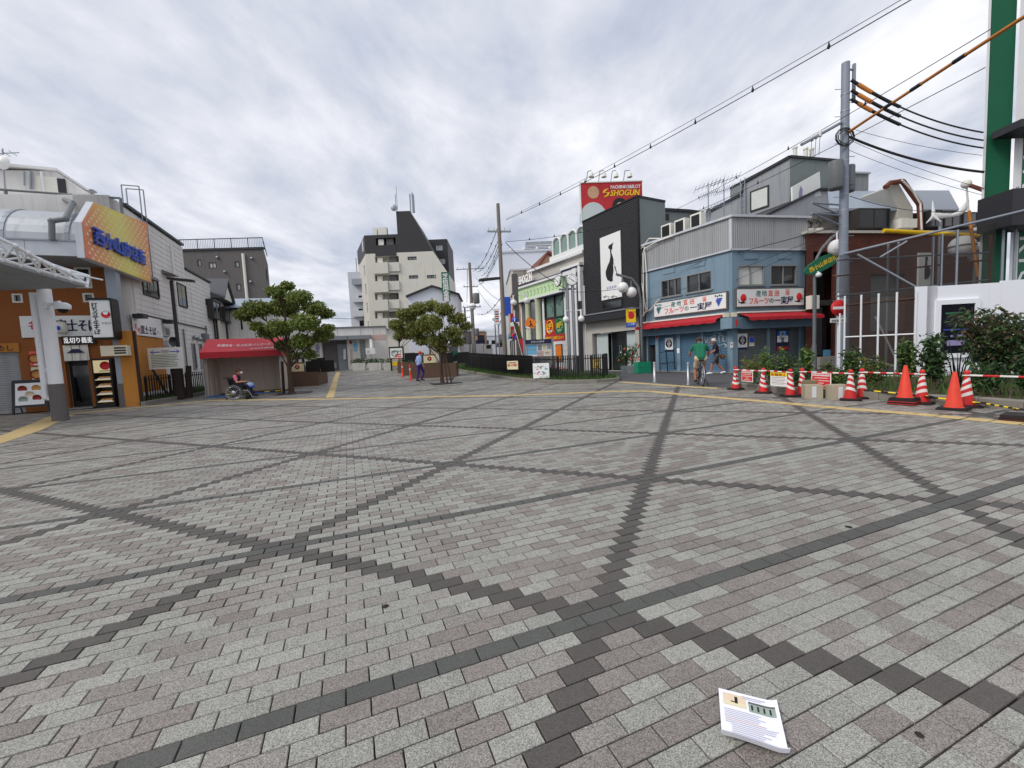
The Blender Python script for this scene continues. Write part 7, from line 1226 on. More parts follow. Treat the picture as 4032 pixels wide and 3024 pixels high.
# rooftop condensers
for i, (x0, y0, x1, y1) in enumerate(((573, 675, 710, 800), (718, 615, 862, 755), (890, 560, 1040, 700))):
    a = BL.px(*z6((x0+x1)/2, y1), -.7); b = BL.px(*z6(x1-30, y1), -.7); c = BL.px(*z6(x0, y1), -.7); s0, s1 = min(b[0], c[0]), max(b[0], c[0]); q = BL.p((s0+s1)/2, PZ1-.15, -.7); t = thing('condenser_unit', ('leftmost of three rooftop air conditioners on the fruit shop', 'middle of three rooftop air conditioners on the fruit shop', 'rightmost of three rooftop air conditioners on the fruit shop')[i], 'air conditioner', tuple(q), 'rooftop air conditioners'); z0 = PZ1-.15
    m = MB(); BL.box(m, s0, s1, z0+.12, z0+1.15, -1.0, -.62); [BL.box(m, s, s+.1, z0, z0+.12, -1.0, -.62) for s in (s0+.05, s1-.15)]; m.build('casing', 'offwhite', t); g_ = Bx(BL, 'fan_grille', 'black', t, s0+.1, s1-.08, z0+.22, z0+1.06, -.62, -.6)
pp_ = thing('wall_pipes', 'bundle of white pipes bent down the left edge of the fruit shop', 'pipes', tuple(BL.p(LE+.1, 0, .1)))
for k, (pts) in enumerate(([(560, 800), (430, 800), (370, 885), (330, 920), (350, 1280), (400, 1600), (450, 1570), (540, 1460)], [(380, 890), (405, 1200), (410, 1570), (360, 1650)], [(690, 770), (520, 830), (390, 905), (365, 960), (372, 1640)])):
    P1('tube', 'pipe', 'offwhite', pp_, [BL.p(*BL.px(*z6(x, y), .14+.04*k), .14+.04*k) for x, y in pts], .035, 6)
# folding frames, crates, pots in front
q = V(*gp(2640, 1468), 0); t = thing('display_rack', 'empty dark folding display rack leaning before the blue shutter', 'rack', tuple(q)); rk = W(q.x, q.y, R(108)); P = [(0, .04), (1.4, .0)]
for x0, y0, x1, y1 in ((543, 795, 555, 1020), (615, 780, 635, 1010), (700, 775, 712, 1005)): a = gp(*z7(x1, y1)); b = rk.px(*z7(x0, y0)); P1('cyl', 'upright', 'black_iron', t, (a[0], a[1], 0), rk.p(b[0], 1.28), .025)
for y0, y1 in ((795, 775), (920, 905)): P1('cyl', 'rail', 'black_iron', t, rk.p(*rk.px(*z7(545, y0))), rk.p(*rk.px(*z7(705, y1))), .022)
for k in range(2):
    a = gp(*z7(358, 1020)); q = V(a[0], a[1], .0+.3*k+.002*k); t = thing('plastic_crate', ('lower of two stacked green plastic crates by the lamp post', 'upper of two stacked green plastic crates by the lamp post')[k], 'crate', tuple(q), 'stacked green crates'); L, D_, H_ = .8, .5, .3; m = MB()
    m.obox(q, L, D_, .03, R(12)); e1 = V(math.cos(R(12)), math.sin(R(12)), 0); e2 = V(-e1.y, e1.x, 0)
    for s in (-1, 1): m.obox(q+e2*(s*(D_/2-.015)), L, .03, H_, R(12)); m.obox(q+e1*(s*(L/2-.015)), .03, D_-.06, H_, R(12))
    m.build('basket', 'crate_green', t)
    for j in range(5): P1('obox', 'rib', 'crate_green', t, q+e1*(-.32+.16*j)-e2*(D_/2+.008), .03, .014, H_-.02, R(12))
for i, (x, y) in enumerate(((180, 1020), (245, 1022))):
    a = gp(*z7(x, y)); q = V(a[0], a[1], 0); t = thing('potted_plant', ('grey box pot with orange and white flowers by the dark shop', 'grey box pot with tall leafy rose by the lamp post')[i], 'plant', tuple(q)); m = MB(); m.hexa([q+V(*p) for p in ((-.2, -.2, 0), (.2, -.2, 0), (.2, .2, 0), (-.2, .2, 0), (-.26, -.26, .42), (.26, -.26, .42), (.26, .26, .42), (-.26, .26, .42))]); m.build('pot', 'grey_sign', t); H_ = (.75, 1.15)[i]
    m = MB(); [m.cyl(q+V(0, 0, .4), q+V(random.uniform(-.4, .4), random.uniform(-.2, .2), .4+H_*random.uniform(.6, 1)), .012) for _ in range(9)]; m.build('stem', 'stem', t); leaves('foliage', ['leaf_shrub', 'leaf_dark'], t, [tuple(q+V(dx, 0, .5+H_*f)) for dx, f in ((-.25, .3), (.2, .35), (0, .6), (-.2, .75), (.25, .8))], [.32]*5, 420, .1, seed=60+i)
    for k in range(7): p = q+V(random.uniform(-.55, .4), -.3, .6+H_*random.uniform(.1, .8)); P1('ball', 'flower', 'petal' if (k+i) % 3 else 'ink_white', t, p, .05, 6)
# lamp with two globes in front of the dark shop, banner
lp = V(*gp(2530, 1466), 0); t = thing('globe_lamp', 'arched lamp post with two hanging white globes before the dark shop', 'street lamp', tuple(lp), 'globe street lamps'); za = 5.0
m = MB(); m.cyl(lp, lp+V(0, 0, 1.2), .11, .1, 10); m.tube([lp+V(0, 0, 1.2), lp+V(-.02, 0, 4.0), lp+V(-.12, 0, 4.75), lp+V(-.45, 0, 5.2), lp+V(-1.35, 0, 5.52)], .07, 8); m.build('post', 'pvc_grey', t)
for px_, py_ in ((2453, 1132), (2486, 1151)): q = at(px_, py_, lp.y-.05); g_ = P1('ball', 'globe', 'paint_white', t, q, .29, 18); m = MB(); m.cyl(q+V(0, 0, .28), q+V(0, 0, .65), .035); m.cyl(q+V(0, 0, .27), q+V(0, 0, .36), .09); m.build('hanger', 'pvc_grey', g_)
bw_ = W(lp.x-.62, lp.y-.06, R(2)); r_ = bw_.rc(*z7(178, 325), *z7(288, 515)); t = thing('street_banner', 'yellow Thank You banner with blue foot on the lamp post', 'banner', tuple(lp+V(-.4, 0, 2.9))); m = MB(); n = 6; bz0 = r_[2]+(r_[3]-r_[2])*.25
bw_.box(m, r_[0], r_[1], bz0, r_[3], 0, .012); q = m.build('cloth', 'ink_yellow', t); Bx(bw_, 'foot_cloth', 'ink_blue', t, r_[0], r_[1], r_[2], bz0, 0, .0125); txt(q, 'Thank You', bw_, r_[0]+.06, r_[3]-.22, .2, 'bowl_red', .014, bold=.02, maxw=(r_[1]-r_[0])*.85); txt(q, 'にこま通り', bw_, r_[0]+.08, r_[2]+.1, .16, 'ink_white', .014, bold=.02, maxw=(r_[1]-r_[0])*.8); m = MB(); bw_.box(m, r_[0]-.05, lp.x+.05-bw_.a.x, r_[3], r_[3]+.04, -.02, .03); bw_.box(m, r_[0]-.05, lp.x+.05-bw_.a.x, r_[2]-.04, r_[2], -.02, .03); m.build('bracket', 'pvc_grey', t)
m = MB(); c = bw_.p((r_[0]+r_[1])/2, (bz0+r_[3])/2+.02, .016); m.ball(c, .17, 14, 0, (1.1, .02, 1.2)); m.build('red_print', 'ink_red', q)
for i, (px_, py_) in enumerate(((2578, 1504), (2711, 1514))):
    a = gp(px_, py_); t = thing('bollard', ('stainless bollard nearer the blue shop doorway', 'stainless bollard just left of the cyclist')[i], 'bollard', (*a, 0), 'stainless bollards'); q = V(*a, 0); P1('lathe', 'tube', 'steel', t, q, [(.075, 0), (.075, .02), (.057, .025), (.057, .78), (.05, .805), (.001, .815)], 16); P1('lathe', 'collar', 'steel', t, q, [(.11, 0), (.11, .012), (.06, .018)], 16)
# ============================================================ BRICK BUILDING AND SITE AT THE RIGHT
BKW = W(13.75, 19.9, R(9)); bt_ = BKW.px(3175, 920)[1]; LB_ = 12.0
bk = thing('brick_building', 'dark brick building with tall dark entrance right of the fruit shop', 'building', (18, 22, 0)); op = BKW.rc(3203, 990, 3300, 1411); op = (op[0], op[1], .55, op[3])
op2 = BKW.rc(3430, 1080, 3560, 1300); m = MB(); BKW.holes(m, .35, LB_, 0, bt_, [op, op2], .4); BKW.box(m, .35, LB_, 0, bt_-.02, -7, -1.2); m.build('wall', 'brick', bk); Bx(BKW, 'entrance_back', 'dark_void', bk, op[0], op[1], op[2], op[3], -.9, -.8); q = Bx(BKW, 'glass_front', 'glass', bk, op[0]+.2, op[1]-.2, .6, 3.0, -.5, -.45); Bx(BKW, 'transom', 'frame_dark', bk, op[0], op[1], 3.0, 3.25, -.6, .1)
a = BKW.rc(3243, 1378, 3272, 1410, -.4); Bx(BKW, 'window_poster', 'ink_sky', q, *a, -.44, -.42)
Bx(BKW, 'shop_window', 'glass_light', bk, op2[0], op2[1], op2[2], op2[3], -.6, -.41); Bx(BKW, 'step', 'concrete', bk, op[0]-.1, op[1]+.1, 0, .55, .0, .5); Bx(BKW, 'coping', 'stone_clad', bk, .3, LB_, bt_, bt_+.12, -7, .1)
a = BKW.rc(3620, 995, 3668, 1135, .1); q = Bx(BKW, 'silhouette_sign', 'sign_white', bk, *a, .01, .1); c = BKW.p((a[0]+a[1])/2, a[2]+.9, .105); m = MB(); m.ball(c-V(0, 0, .1), .26, 10, 0, (1, .02, 1.4)); m.ball(c+V(.02, 0, .55), .1, 8, 0, (1, .02, 1)); m.cyl(c+V(0, 0, .2), c+V(.02, 0, .5), .05, .04); m.build('silhouette_print', 'ink_black', q)
a = BKW.rc(3177, 1165, 3196, 1217, .2); Bx(BKW, 'meter_box', 'offwhite', bk, .32, .75, a[2], a[3], .05, .35)
# roof houses behind the brick front
def bq(x, y): return 3100+x/2.074, 200+y/2.074
UH = W(*(BKW.p(0, 0, -2.0)).xy, R(9)); 
def ub(x, y): return UH.px(*bq(x, y))
uh = thing('roof_house', 'weathered roof storey with two metal roofs and rusty gable trim above the brick building', 'building', tuple(UH.p(5, bt_))); zr = bt_
Bx(UH, 'wall', 'taupe', uh, ub(330, 1300)[0], ub(1600, 1300)[0], zr, ub(600, 1290)[1], -5, -.6)
for x0, x1, yt, yb, mm in ((330, 900, 1145, 1290, 'roof_metal'), (1040, 1390, 1140, 1300, 'galv')):
    a, b = ub(x0, yb), ub(x1, yb); c = UH.px(*bq(x0, yt), -2.5); d = UH.px(*bq(x1-80, yt), -2.5); m = MB(); m.add([UH.p(a[0], a[1], .1), UH.p(b[0], b[1], .1), UH.p(d[0]+.1, d[1], -2.5), UH.p(c[0], c[1], -2.5), UH.p(a[0], a[1]-.12, .1), UH.p(b[0], b[1]-.12, .1), UH.p(d[0]+.1, d[1]-.12, -2.5), UH.p(c[0], c[1]-.12, -2.5)], [(0, 1, 2, 3), (4, 5, 6, 7), (0, 1, 5, 4), (1, 2, 6, 5), (3, 0, 4, 7)]); m.build('metal_roof', mm, uh)
P = [ub(x, y) for x, y in ((880, 1290), (790, 1130), (880, 1085), (1000, 1290), (1000, 1480), (880, 1480))]; P1('prism', 'gable_wall', 'stone_clad', uh, [UH.p(*p, .15) for p in P], -UH.n*3); P1('tube', 'gable_trim', 'rust_roof', uh, [UH.p(*ub(x, y), .25) for x, y in ((760, 1130), (800, 1095), (900, 1080), (1040, 1270), (1045, 1480))], .13, 8); P1('tube', 'conduit', 'offwhite', uh, [UH.p(*ub(x, y), .4) for x, y in ((870, 1080), (960, 1170), (1020, 1270), (1030, 1480))], .05, 6)
for x0, y0, x1, y1 in ((510, 1310, 760, 1470), (1080, 1325, 1180, 1460), (1200, 1330, 1330, 1460), (1350, 1340, 1460, 1460)): a = ub(x0, y0); b = ub(x1, y1); window(uh, UH, a[0], b[0], max(b[1], zr+.1), a[1], dep=-.5, fd=-.5, nm=1, t=.06)
m = MB(); a, b = ub(555, 1360), ub(690, 1480); [m.cyl(UH.p(a[0]+(b[0]-a[0])*k/9, zr+.1, .0), UH.p(a[0]+(b[0]-a[0])*k/9, a[1], .0), .025) for k in range(10)]; m.cyl(UH.p(a[0], a[1], 0), UH.p(b[0], a[1], 0), .03); m.build('balcony_rail', 'galv', uh)
for x0, y0, x1, y1 in ((835, 1395, 900, 1470), (905, 1400, 960, 1470)): a, b = ub(x0, y0), ub(x1, y1); Bx(UH, 'condenser', 'offwhite', uh, a[0], b[0], max(b[1], zr), a[1], .2, .6)
a, b = ub(1020, 1060), ub(1062, 1135); Bx(UH, 'chimney', 'stone_clad', uh, a[0]-1.2, b[0], b[1], a[1], -3.5, -3.0)
a, b = UH.px(*bq(545, 1005), -3), UH.px(*bq(662, 1140), -3); t = thing('roof_box', 'pale square roof tank room right of the steel pole', 'roof building', tuple(UH.p(a[0]+.5, zr, -4))); Bx(UH, 'wall', 'grey_plaster', t, a[0], b[0], zr, a[1], -5.5, -3); Bx(UH, 'coping', 'light_plaster', t, a[0]-.05, b[0]+.05, a[1], a[1]+.1, -5.6, -2.9)
for k, (x, y) in enumerate(((180, 1440), (255, 1420))):
    q = at(*bq(x, y), 20.4); q.z = bt_+.13; t = thing('bonsai', ('small bonsai in a pot nearest the fruit shop roof', 'small bonsai in a pot nearer the steel pole')[k], 'plant', tuple(q)); P1('lathe', 'pot', 'stone_clad', t, q, [(.001, 0), (.16, 0), (.2, .18), (.001, .18)], 10); P1('tube', 'trunk', 'bark', t, [q+V(0, 0, .15), q+V(.12, 0, .4), q+V(-.05, 0, .6)], .03); leaves('foliage', ['leaf_dark'], t, [tuple(q+V(.2, 0, .5)), tuple(q+V(-.1, 0, .72)), tuple(q+V(-.25, 0, .5))], [(.24, .2, .1)]*3, 150, .07, seed=70+k)
# wind turbine ornament on a pole
wt = at(3702, 1000, 19.0); t = thing('wind_turbine', 'small white wind turbine with curved tail on a grey mast', 'wind turbine', (wt.x, 19, 0)); m = MB(); q1 = at(*bq(1250, 1385), 19); m.cyl((wt.x, 19, 0), q1, .09, .07, 10); m.build('mast', 'galv', t)
tp = [at(*bq(x, y), 19) for x, y in ((1195, 1352), (1250, 1348), (1340, 1345), (1400, 1330), (1440, 1290), (1478, 1220))]; m = MB(); [m.cyl(a, b, r0, r1, 8) for a, b, r0, r1 in zip(tp[:-1], tp[1:], (.16, .13, .08, .1, .16), (.13, .08, .1, .16, .05))]; m.v = [(x, 19+(y-19)*.45, z) for x, y, z in m.v]; m.build('nacelle_tail', 'white_metal', t)
for ag in (100, 200, 335): m = MB(); c = tp[0]; d = V(.15*math.cos(R(ag)), -.2*math.cos(R(ag)), math.sin(R(ag))*.7); m.cyl(c, c+d, .09, .02, 6); m.build('blade', 'white_metal', t)
# lamp with globes beside the site, green oval sign on a lamp
q = at(3860, 1400, 17.0); globe('pair of big white globe lamps half behind the scaffold net', (q.x-.35, 17.0, 0), 4.75, [(-.55, .1), (.25, -.15)], .42)
q = V(*gp(3205, 1462), 0); q = V(at(3206, 1400, 17.5).x, 17.5, 0); t = thing('arcade_lamp', 'grey curved lamp post carrying a green oval street sign', 'street lamp', tuple(q)); P = [q, q+V(0, 0, 3.2)]+[at(x, y, 17.5) for x, y in ((3206, 1060), (3215, 1020), (3235, 980), (3275, 935), (3300, 920))]; m = MB(); m.cyl(q, q+V(0, 0, 1.2), .1, .09, 10); m.tube(P[1:], .06, 8); m.tube([P[0], P[1]], .07, 8); m.build('post', 'pvc_grey', t)
c = at(3238, 1038, 17.45); m = MB(); n = 28; e1 = V(.9, 0, .42); e2 = V(-.3, 0, .78); P = [c+e1*(.82*math.cos(6.2832*i/n))+e2*(.33*math.sin(6.2832*i/n)) for i in range(n)]; m.prism([p+V(0, .06, 0) for p in P], (0, -.1, 0)); g_ = m.build('oval_sign', 'sign_green', t)
class OV:
    def p(s, u, z, d=0): return c+e1*u+e2*z+V(0, -.045-d, 0)
txt(g_, '西小山商店街', OV(), -.62, -.1, .26, 'ink_yellow', 0, 0, bold=.02, maxw=1.25)
m = MB(); p = at(3223, 1082, 17.4); m.lathe(p-V(0, 0, .1), [(.001, 0), (.1, .02), (.12, .12), (.05, .2), (.001, .21)], 12); m.cyl(p+V(0, 0, .1), V(q.x, q.y, p.z+.2), .03); m.build('dome_camera', 'white_metal', t)
p = at(3295, 975, 17.4); m = MB(); m.ball(p, .33, 16); m.cyl(p+V(0, 0, .3), p+V(0, 0, .6), .03); m.build('globe', 'paint_white', t)
# no entry sign
q = V(at(3300, 1400, 15.8).x, 15.8, 0); t = thing('no_entry_sign', 'red round no entry sign on a white post beside the scaffold', 'road sign', tuple(q)); P1('cyl', 'post', 'white_metal', t, q, q+V(0, 0, 3.1), .045, n=10); c = q+V(-.05, -.06, 0); c.z = at(3299, 1213, 15.8).z; d_ = P1('lathe', 'disc', 'ink_red', t, c, [(.001, 0), (.3, 0), (.3, .02), (.001, .02)], 24, 0, 'y'); m = MB(); m.box(c.x-.23, c.x+.23, c.y-.03, c.y-.021, c.z-.05, c.z+.05); m.build('bar', 'ink_white', d_); m = MB(); m.box(c.x-.32, c.x+.28, c.y-.03, c.y-.01, c.z-.54, c.z-.38); pl0 = m.build('plate', 'sign_white', t); w = W(c.x-.3, c.y-.03, 0); txt(pl0, '自転車を除く', w, .02, c.z-.51, .1, 'ink_black', .002, bold=.02, maxw=.54)

# steel utility pole -----------------------------------------------------------
UP = V(13.27, 16.7, 0); t = upole('steel_pole', 'tall grey steel utility pole with transformers on the right', UP, 11.85, .17, .135, 'pole_grey', (), ((7.15, -.42, -.12, .25, 1.05), (7.15, .36, .25, .22, 1.0)), 16)
P1('cyl', 'lower_sleeve', 'pole_grey', t, UP, UP+V(0, 0, 4.6), .225, .205, 16)
for k in range(15): z = 2.0+k*.62; P1('lathe', 'band', 'galv', t, UP+V(0, 0, z), [(.2 if z < 4.6 else .15, 0), (.235 if z < 4.6 else .172-.002*k, .03), (.2 if z < 4.6 else .15, .06)], 16)
for k in range(18): z = 2.4+k*.5; s = -1 if k % 2 else 1; P1('cyl', 'climbing_peg', 'galv', t, UP+V(s*.18, 0, z), UP+V(s*.4, 0, z), .012, n=5)
for y0 in (1240, 1325): a = at(*bq(200, y0), 15.6); b = V(UP.x-.2, UP.y, at(*bq(430, y0+50), 16.7).z); m = MB(); m.cyl(a, b+V(0, 0, .15), .035); m.cyl(a, b-V(0, 0, .2), .03); m.build('bracket_arm', 'pole_grey', t)
a = at(*bq(118, 765), 15.3); b = at(*bq(435, 590), 16.7); P1('cyl', 'long_arm', 'galv', t, a, b, .055)
for x, y in ((200, 725), (235, 705), (268, 690)): p = at(*bq(x, y), 15.8); P1('lathe', 'insulator', 'insulator', t, p-V(0, 0, .05), [(.05, 0), (.06, .06), (.04, .12), (.05, .2), (.001, .22)], 8); wq = MB(); wq.cyl(p, at(*bq(x-10, y+160), 16.2), .008, n=4); wq.build('drop_lead', 'cable', t)
m = MB(); m.obox(UP+V(.32, 0, 10.4), .09, .09, 1.4, 0); m.cyl(UP+V(.1, 0, 11.6), UP+V(.32, 0, 11.6), .04); m.cyl(UP+V(.1, 0, 10.5), UP+V(.32, 0, 10.5), .04); m.build('standoff_bar', 'galv', t)
m = MB(); c = UP+V(-.15, -.2, 9.05); [m.tube([c+V(.32*math.cos(a)*k, 0, .3*math.sin(a)*k) for a in np.linspace(0, 6.28, 12)], .018, 5) for k in (.8, 1, 1.15)]; m.build('cable_coil', 'cable', t)

# hoarding ------------------------------------------------------------------------
HO = W(12.6, 13.0, R(-6)); ht = [HO.px(x, y)[1] for x, y in ((3640, 1131), (3800, 1120), (3990, 1109))]; hd = thing('site_hoarding', 'white smooth site hoarding with an embedded display screen', 'hoarding', (14.5, 12.8, 0))
se = [0, HO.px(3690, 1200)[0], HO.px(3940, 1200)[0], HO.px(3940, 1200)[0]+2.0]; scr = HO.rc(3699, 1201, 3826, 1388)
xs_ = [se[0], se[1], scr[0]-.35, (scr[0]+scr[1])/2+.9, se[2], se[2]+.9, se[2]+1.8, se[2]+2.7]
for a, b in zip(xs_[:-1], xs_[1:]):
    z = ht[0]+.03 if b <= se[1]+.01 else (ht[1] if b <= se[2]+.01 else ht[2]+.05); Bx(HO, 'panel', 'hoarding', hd, a+.002, b-.002, 0, z, -.06, 0)
m = MB(); a, b, c, d = scr; z0 = .14; [HO.box(m, *r2, .001, .07) for r2 in ((a-z0, b+z0, d, d+z0), (a-z0, b+z0, c-z0, c), (a-z0, a, c, d), (b, b+z0, c, d))]; m.build('screen_frame', 'hoarding', hd); sc_ = Bx(HO, 'display_screen', 'screen', hd, a, b, c, d, .001, .04)
H_ = d-c; L = b-a
for u0, u1, v0, v1, mm in ((.15, .85, .80, .84, 'sign_green'), (.1, .9, .475, .5, 'screen_blue'), (.32, .68, .335, .375, 'ink_lilac'), (.22, .78, .16, .27, 'ink_lilac')): Bx(HO, 'screen_print', mm, sc_, a+L*u0, a+L*u1, c+H_*v0, c+H_*v1, .041, .044)
for k in range(7): m = MB(); HO.box(m, a+L*.15, a+L*.45, c+H_*(.55+.033*k), c+H_*(.56+.033*k), .041, .043); HO.box(m, a+L*.55, a+L*.85, c+H_*(.55+.033*k), c+H_*(.56+.033*k), .041, .043); m.build('text_line', 'ink_navy', sc_)
# scaffold
SA = V(11.6, 14.5, 0); SB = V(12.62, 12.98, 0); SC_ = thing('scaffold', 'steel tube site scaffold with dark see through netting', 'scaffold', (12.2, 14.2, 0)); dv = (SB-SA); fw_ = W(SA.x, SA.y, math.atan2(dv.y, dv.x)); Ls = dv.length
for k in range(5): q = SA+dv*(k/4.05); P1('cyl', 'fence_post', 'white_metal', SC_, q, q+V(0, 0, 2.86-.02*k), .03, n=8)
for z in (.12, 1.45, 2.55): P1('cyl', 'fence_rail', 'white_metal' if z < 2 else 'bark', SC_, SA+V(0, .03, z), SB+V(0, .03, z), .026)
m = MB(); m.cyl(SA+dv*.15+V(0, .2, .85), SA+dv*.98+V(.1, .2, .3), .028); m.cyl(SA+dv*.55+V(.2, .5, 2.1), SA+dv*.95+V(.2, .5, .2), .028); m.cyl(SA+V(.15, .4, .0), SA+V(.15, .4, 2.3), .028); m.cyl(SA+V(-.05, .15, 0), SA+V(-.05, .15, 2.1), .03); m.build('brace_tube', 'white_metal', SC_)
for a, b in ((SA, SA+dv*.25), (SA+dv*.25, SA+dv*.5), (SA+dv*.5, SA+dv*.75), (SA+dv*.75, SB)): m = MB(); m.add([a+V(0, .05, .05), b+V(0, .05, .05), b+V(0, .05, 2.84), a+V(0, .05, 2.84)], [(0, 1, 2, 3)]); m.build('mesh_panel', 'net_grey', SC_)
U0_, U1_ = V(11.55, 14.7, 0), V(17.2, 14.9, 0); n = 6; zt0, zt1 = 4.28, 5.75
for k in range(n): 
    t0, t1 = k/n, (k+1)/n; a, b = U0_.lerp(U1_, t0), U0_.lerp(U1_, t1); m = MB(); m.add([a+V(0, 0, 2.8), b+V(0, 0, 2.8), b+V(0, 0, zt0+(zt1-zt0)*t1*.62), a+V(0, 0, zt0+(zt1-zt0)*t0*.62)], [(0, 1, 2, 3)]); m.build('netting', 'net_grey', SC_)
for k, x in enumerate((3500-5, 3555-20, 3670, 3705, 3765)): q = at(x, 1100, 14.85); P1('cyl', 'standard', 'galv', SC_, (q.x, 14.85, 0), (q.x, 14.85, 4.6+.1*k), .035)
for z, mm in ((4.15, 'galv'), (3.6, 'rust_roof'), (2.9, 'galv')): P1('cyl', 'ledger', mm, SC_, U0_+V(0, .12, z), U1_+V(0, .12, z+(.05 if z > 4 else .35)), .03)
P1('cyl', 'raking_tube', 'galv', SC_, at(3322, 1000, 14.6), at(4100, 812, 14.2), .04); m = MB(); m.cyl(at(3376, 1002, 14.55), at(3606, 1130, 14.0), .035); m.cyl(at(3465, 1013, 14.4), at(3570, 950, 14.4), .03); m.build('raking_tube', 'galv', SC_)
yp = P1('cyl', 'insulated_bar', 'yellow_machine', SC_, at(3480, 908, 18), at(3850, 928, 18), .09)
# green clad tower with sign
GT = W(at(3860, 1100, 15.6).x, 15.6, R(-2)); gt = thing('green_tower', 'tall green sheeted tower building with white strip and sign at the right edge', 'building', tuple(GT.p(1.5, 0, -2))); gw = GT.px(3972, 800)[0]-.0
wv_ = GT.px(4018, 500)[0]
def slab(name, mm, u0, u1, z0, d):
    a, b = GT.p(u0, z0, d), GT.p(u1, z0, d); k = 1.32; return P1('prism', name, mm, gt, [a, b, V(b.x*k, b.y*k, z0), V(a.x*k+(.4 if u0 <= 0 else 0), a.y*k, z0)], (0, 0, 19-z0))
slab('green_wall', 'green_net', 0, gw, 0, 0); slab('white_edge', 'paint_white', -.1, -.002, 0, .03); slab('white_strip', 'paint_white', gw+.002, wv_, 0, .1); q = slab('sign_band', 'sign_green', wv_+.002, wv_+2.4, 3.2, .02)
txt(q, 'CONSTRUCTION TOKYO CO', GT, wv_+.12, 13.9, .95, 'ink_white', .025, bold=.02, rot=-math.pi/2)
a = GT.px(4000, 480, .8); Bx(GT, 'hood', 'dark_metal', gt, a[0]-.05, a[0]+2, a[1]-.25, a[1], .1, 1.0); a = GT.px(3936, 760, .8); Bx(GT, 'balcony', 'dark_metal', gt, a[0], a[0]+2.6, a[1]-1.2, a[1], .1, 1.2)
for k in range(3): m = MB(); q = GT.p(GT.px(3900+k*48, 1000, .6)[0], 0, .6); m.cyl(V(q.x, q.y, 2.5), V(q.x, q.y, 4.8+.8*k), .04); m.build('scaffold_tube', 'rust_roof' if k == 0 else 'galv', gt)
a = at(3805, 725, 16); b = at(3870, 748, 15.6); jb = thing('jib_arm', 'rusty yellow jib arm with white hook end on the green tower', 'crane arm', tuple(b)); P1('cyl', 'arm', 'rust_roof', jb, a, b, .07); m = MB(); m.ball(a, .16, 10); m.cyl(a, at(3815, 850, 16), .03); m.build('hook_block', 'offwhite', jb); P1('cyl', 'yellow_tube', 'cable_orange', jb, at(3815, 830, 16), at(3850, 1090, 15.8), .05)

# ============================================================ RIGHT PLANTING BED
bedR = [Vector(p)+Vector((.12, .05)) for p in KR]; bk_pts = [Vector((13.5, 3.2)), Vector((17.5, 11.9)), Vector((12.6, 12.9)), Vector((11.55, 14.4)), Vector((9.4, 13.9)), Vector((7.4, 13.5))]
P = bedR+bk_pts; m = MB(); m.add([(p.x, p.y, .12) for p in P], [tuple(range(len(P)))]); struct(m.build('planting_soil', 'soil'))
blades('ground_cover', 'grass', [tuple(p) for p in P], 5000, .22, dz=.12, ex='thin green weeds covering the soil of the right planting bed', seed=12)
def shrub(label, px_, py_, y, w_px, h_px, n, mats, size, seed, stems=7, cat='shrub', name='shrub', asp=.5, group='shrubs in the right planting bed'):
    b = at(px_, py_, y); base = V(b.x, y, .12); k = y/FPX; wd_, hh = w_px*k, h_px*k*(1.0 if h_px > 200 else 1.15); t = thing(name, label, cat, tuple(base), group); g = random.Random(seed); cs, rs = [], []
    m = MB()
    for i in range(stems):
        a = g.uniform(0, 6.28); rr_ = g.uniform(.1, .5)*wd_; tp_ = base+V(rr_*math.cos(a), rr_*.7*math.sin(a), hh*g.uniform(.55, 1.0)); md = base.lerp(tp_, .5)+V(0, 0, hh*.08); m.tube([base+V(rr_*.15*math.cos(a), 0, 0), md, tp_], .016, 5, 0, .006)
        for f in (.45, .7, .97): c = base.lerp(tp_, f); cs.append(tuple(c)); rs.append((wd_*.19, wd_*.19, hh*.13))
    m.build('stem', 'stem', t); leaves('foliage', mats, t, cs, rs, n, size, seed=seed, shell=.05, droop=.25, aspect=asp); return t
LS = ['leaf_shrub', 'leaf_dark', 'leaf_tree']
sh_l = [('feathery pale green shrub left of the planter, behind the first striped cone', 2960, 1480, 12.8, 90, 95, 520, ['leaf_yellow', 'leaf_tree'], .09), ('grassy fine leaved shrub behind the second striped cone', 3035, 1490, 12.6, 80, 130, 700, ['leaf_tree', 'leaf_shrub'], .08), ('leafy shrub in front of the grey shutter post', 3090, 1490, 12.4, 80, 100, 420, LS, .12), ('bright tall leafy shrub before the brick corner', 3172, 1500, 12.2, 70, 130, 620, ['leaf_tree', 'leaf_shrub'], .12), ('low dry shrub beside the brick entrance step', 3240, 1500, 11.9, 70, 85, 320, ['dry_leaf', 'leaf_shrub'], .1), ('leafy shrub at the foot of the scaffold corner', 3360, 1500, 11.4, 85, 130, 620, LS, .11), ('yellowish low shrub behind the bicycle notice boxes', 3440, 1545, 10.8, 130, 110, 560, ['leaf_yellow', 'leaf_shrub'], .09), ('dark leafy shrub right behind the first orange cone', 3570, 1545, 10.2, 110, 170, 820, LS, .11), ('big leaved dark shrub between the two orange cones', 3670, 1550, 9.8, 105, 185, 900, ['leaf_dark', 'leaf_shrub'], .12), ('low dark shrub in front of the first striped cones', 3120, 1540, 11.6, 150, 60, 500, ['leaf_dark', 'leaf_shrub'], .1), ('low green shrub under the red and white bar', 3290, 1545, 11.0, 150, 70, 480, LS, .09), ('low shrub right of the second orange cone', 3880, 1580, 8.6, 150, 110, 800, ['leaf_dark', 'leaf_shrub'], .1), ('dense large butterfly bush with purple grey tips at the right edge', 3930, 1500, 10.2, 300, 285, 5000, ['leaf_dark', 'leaf_dark', 'leaf_shrub', 'dry_leaf'], .12), ('low bush at the extreme right behind the cone base', 4040, 1600, 8.2, 140, 150, 900, ['leaf_dark', 'leaf_shrub'], .11)]
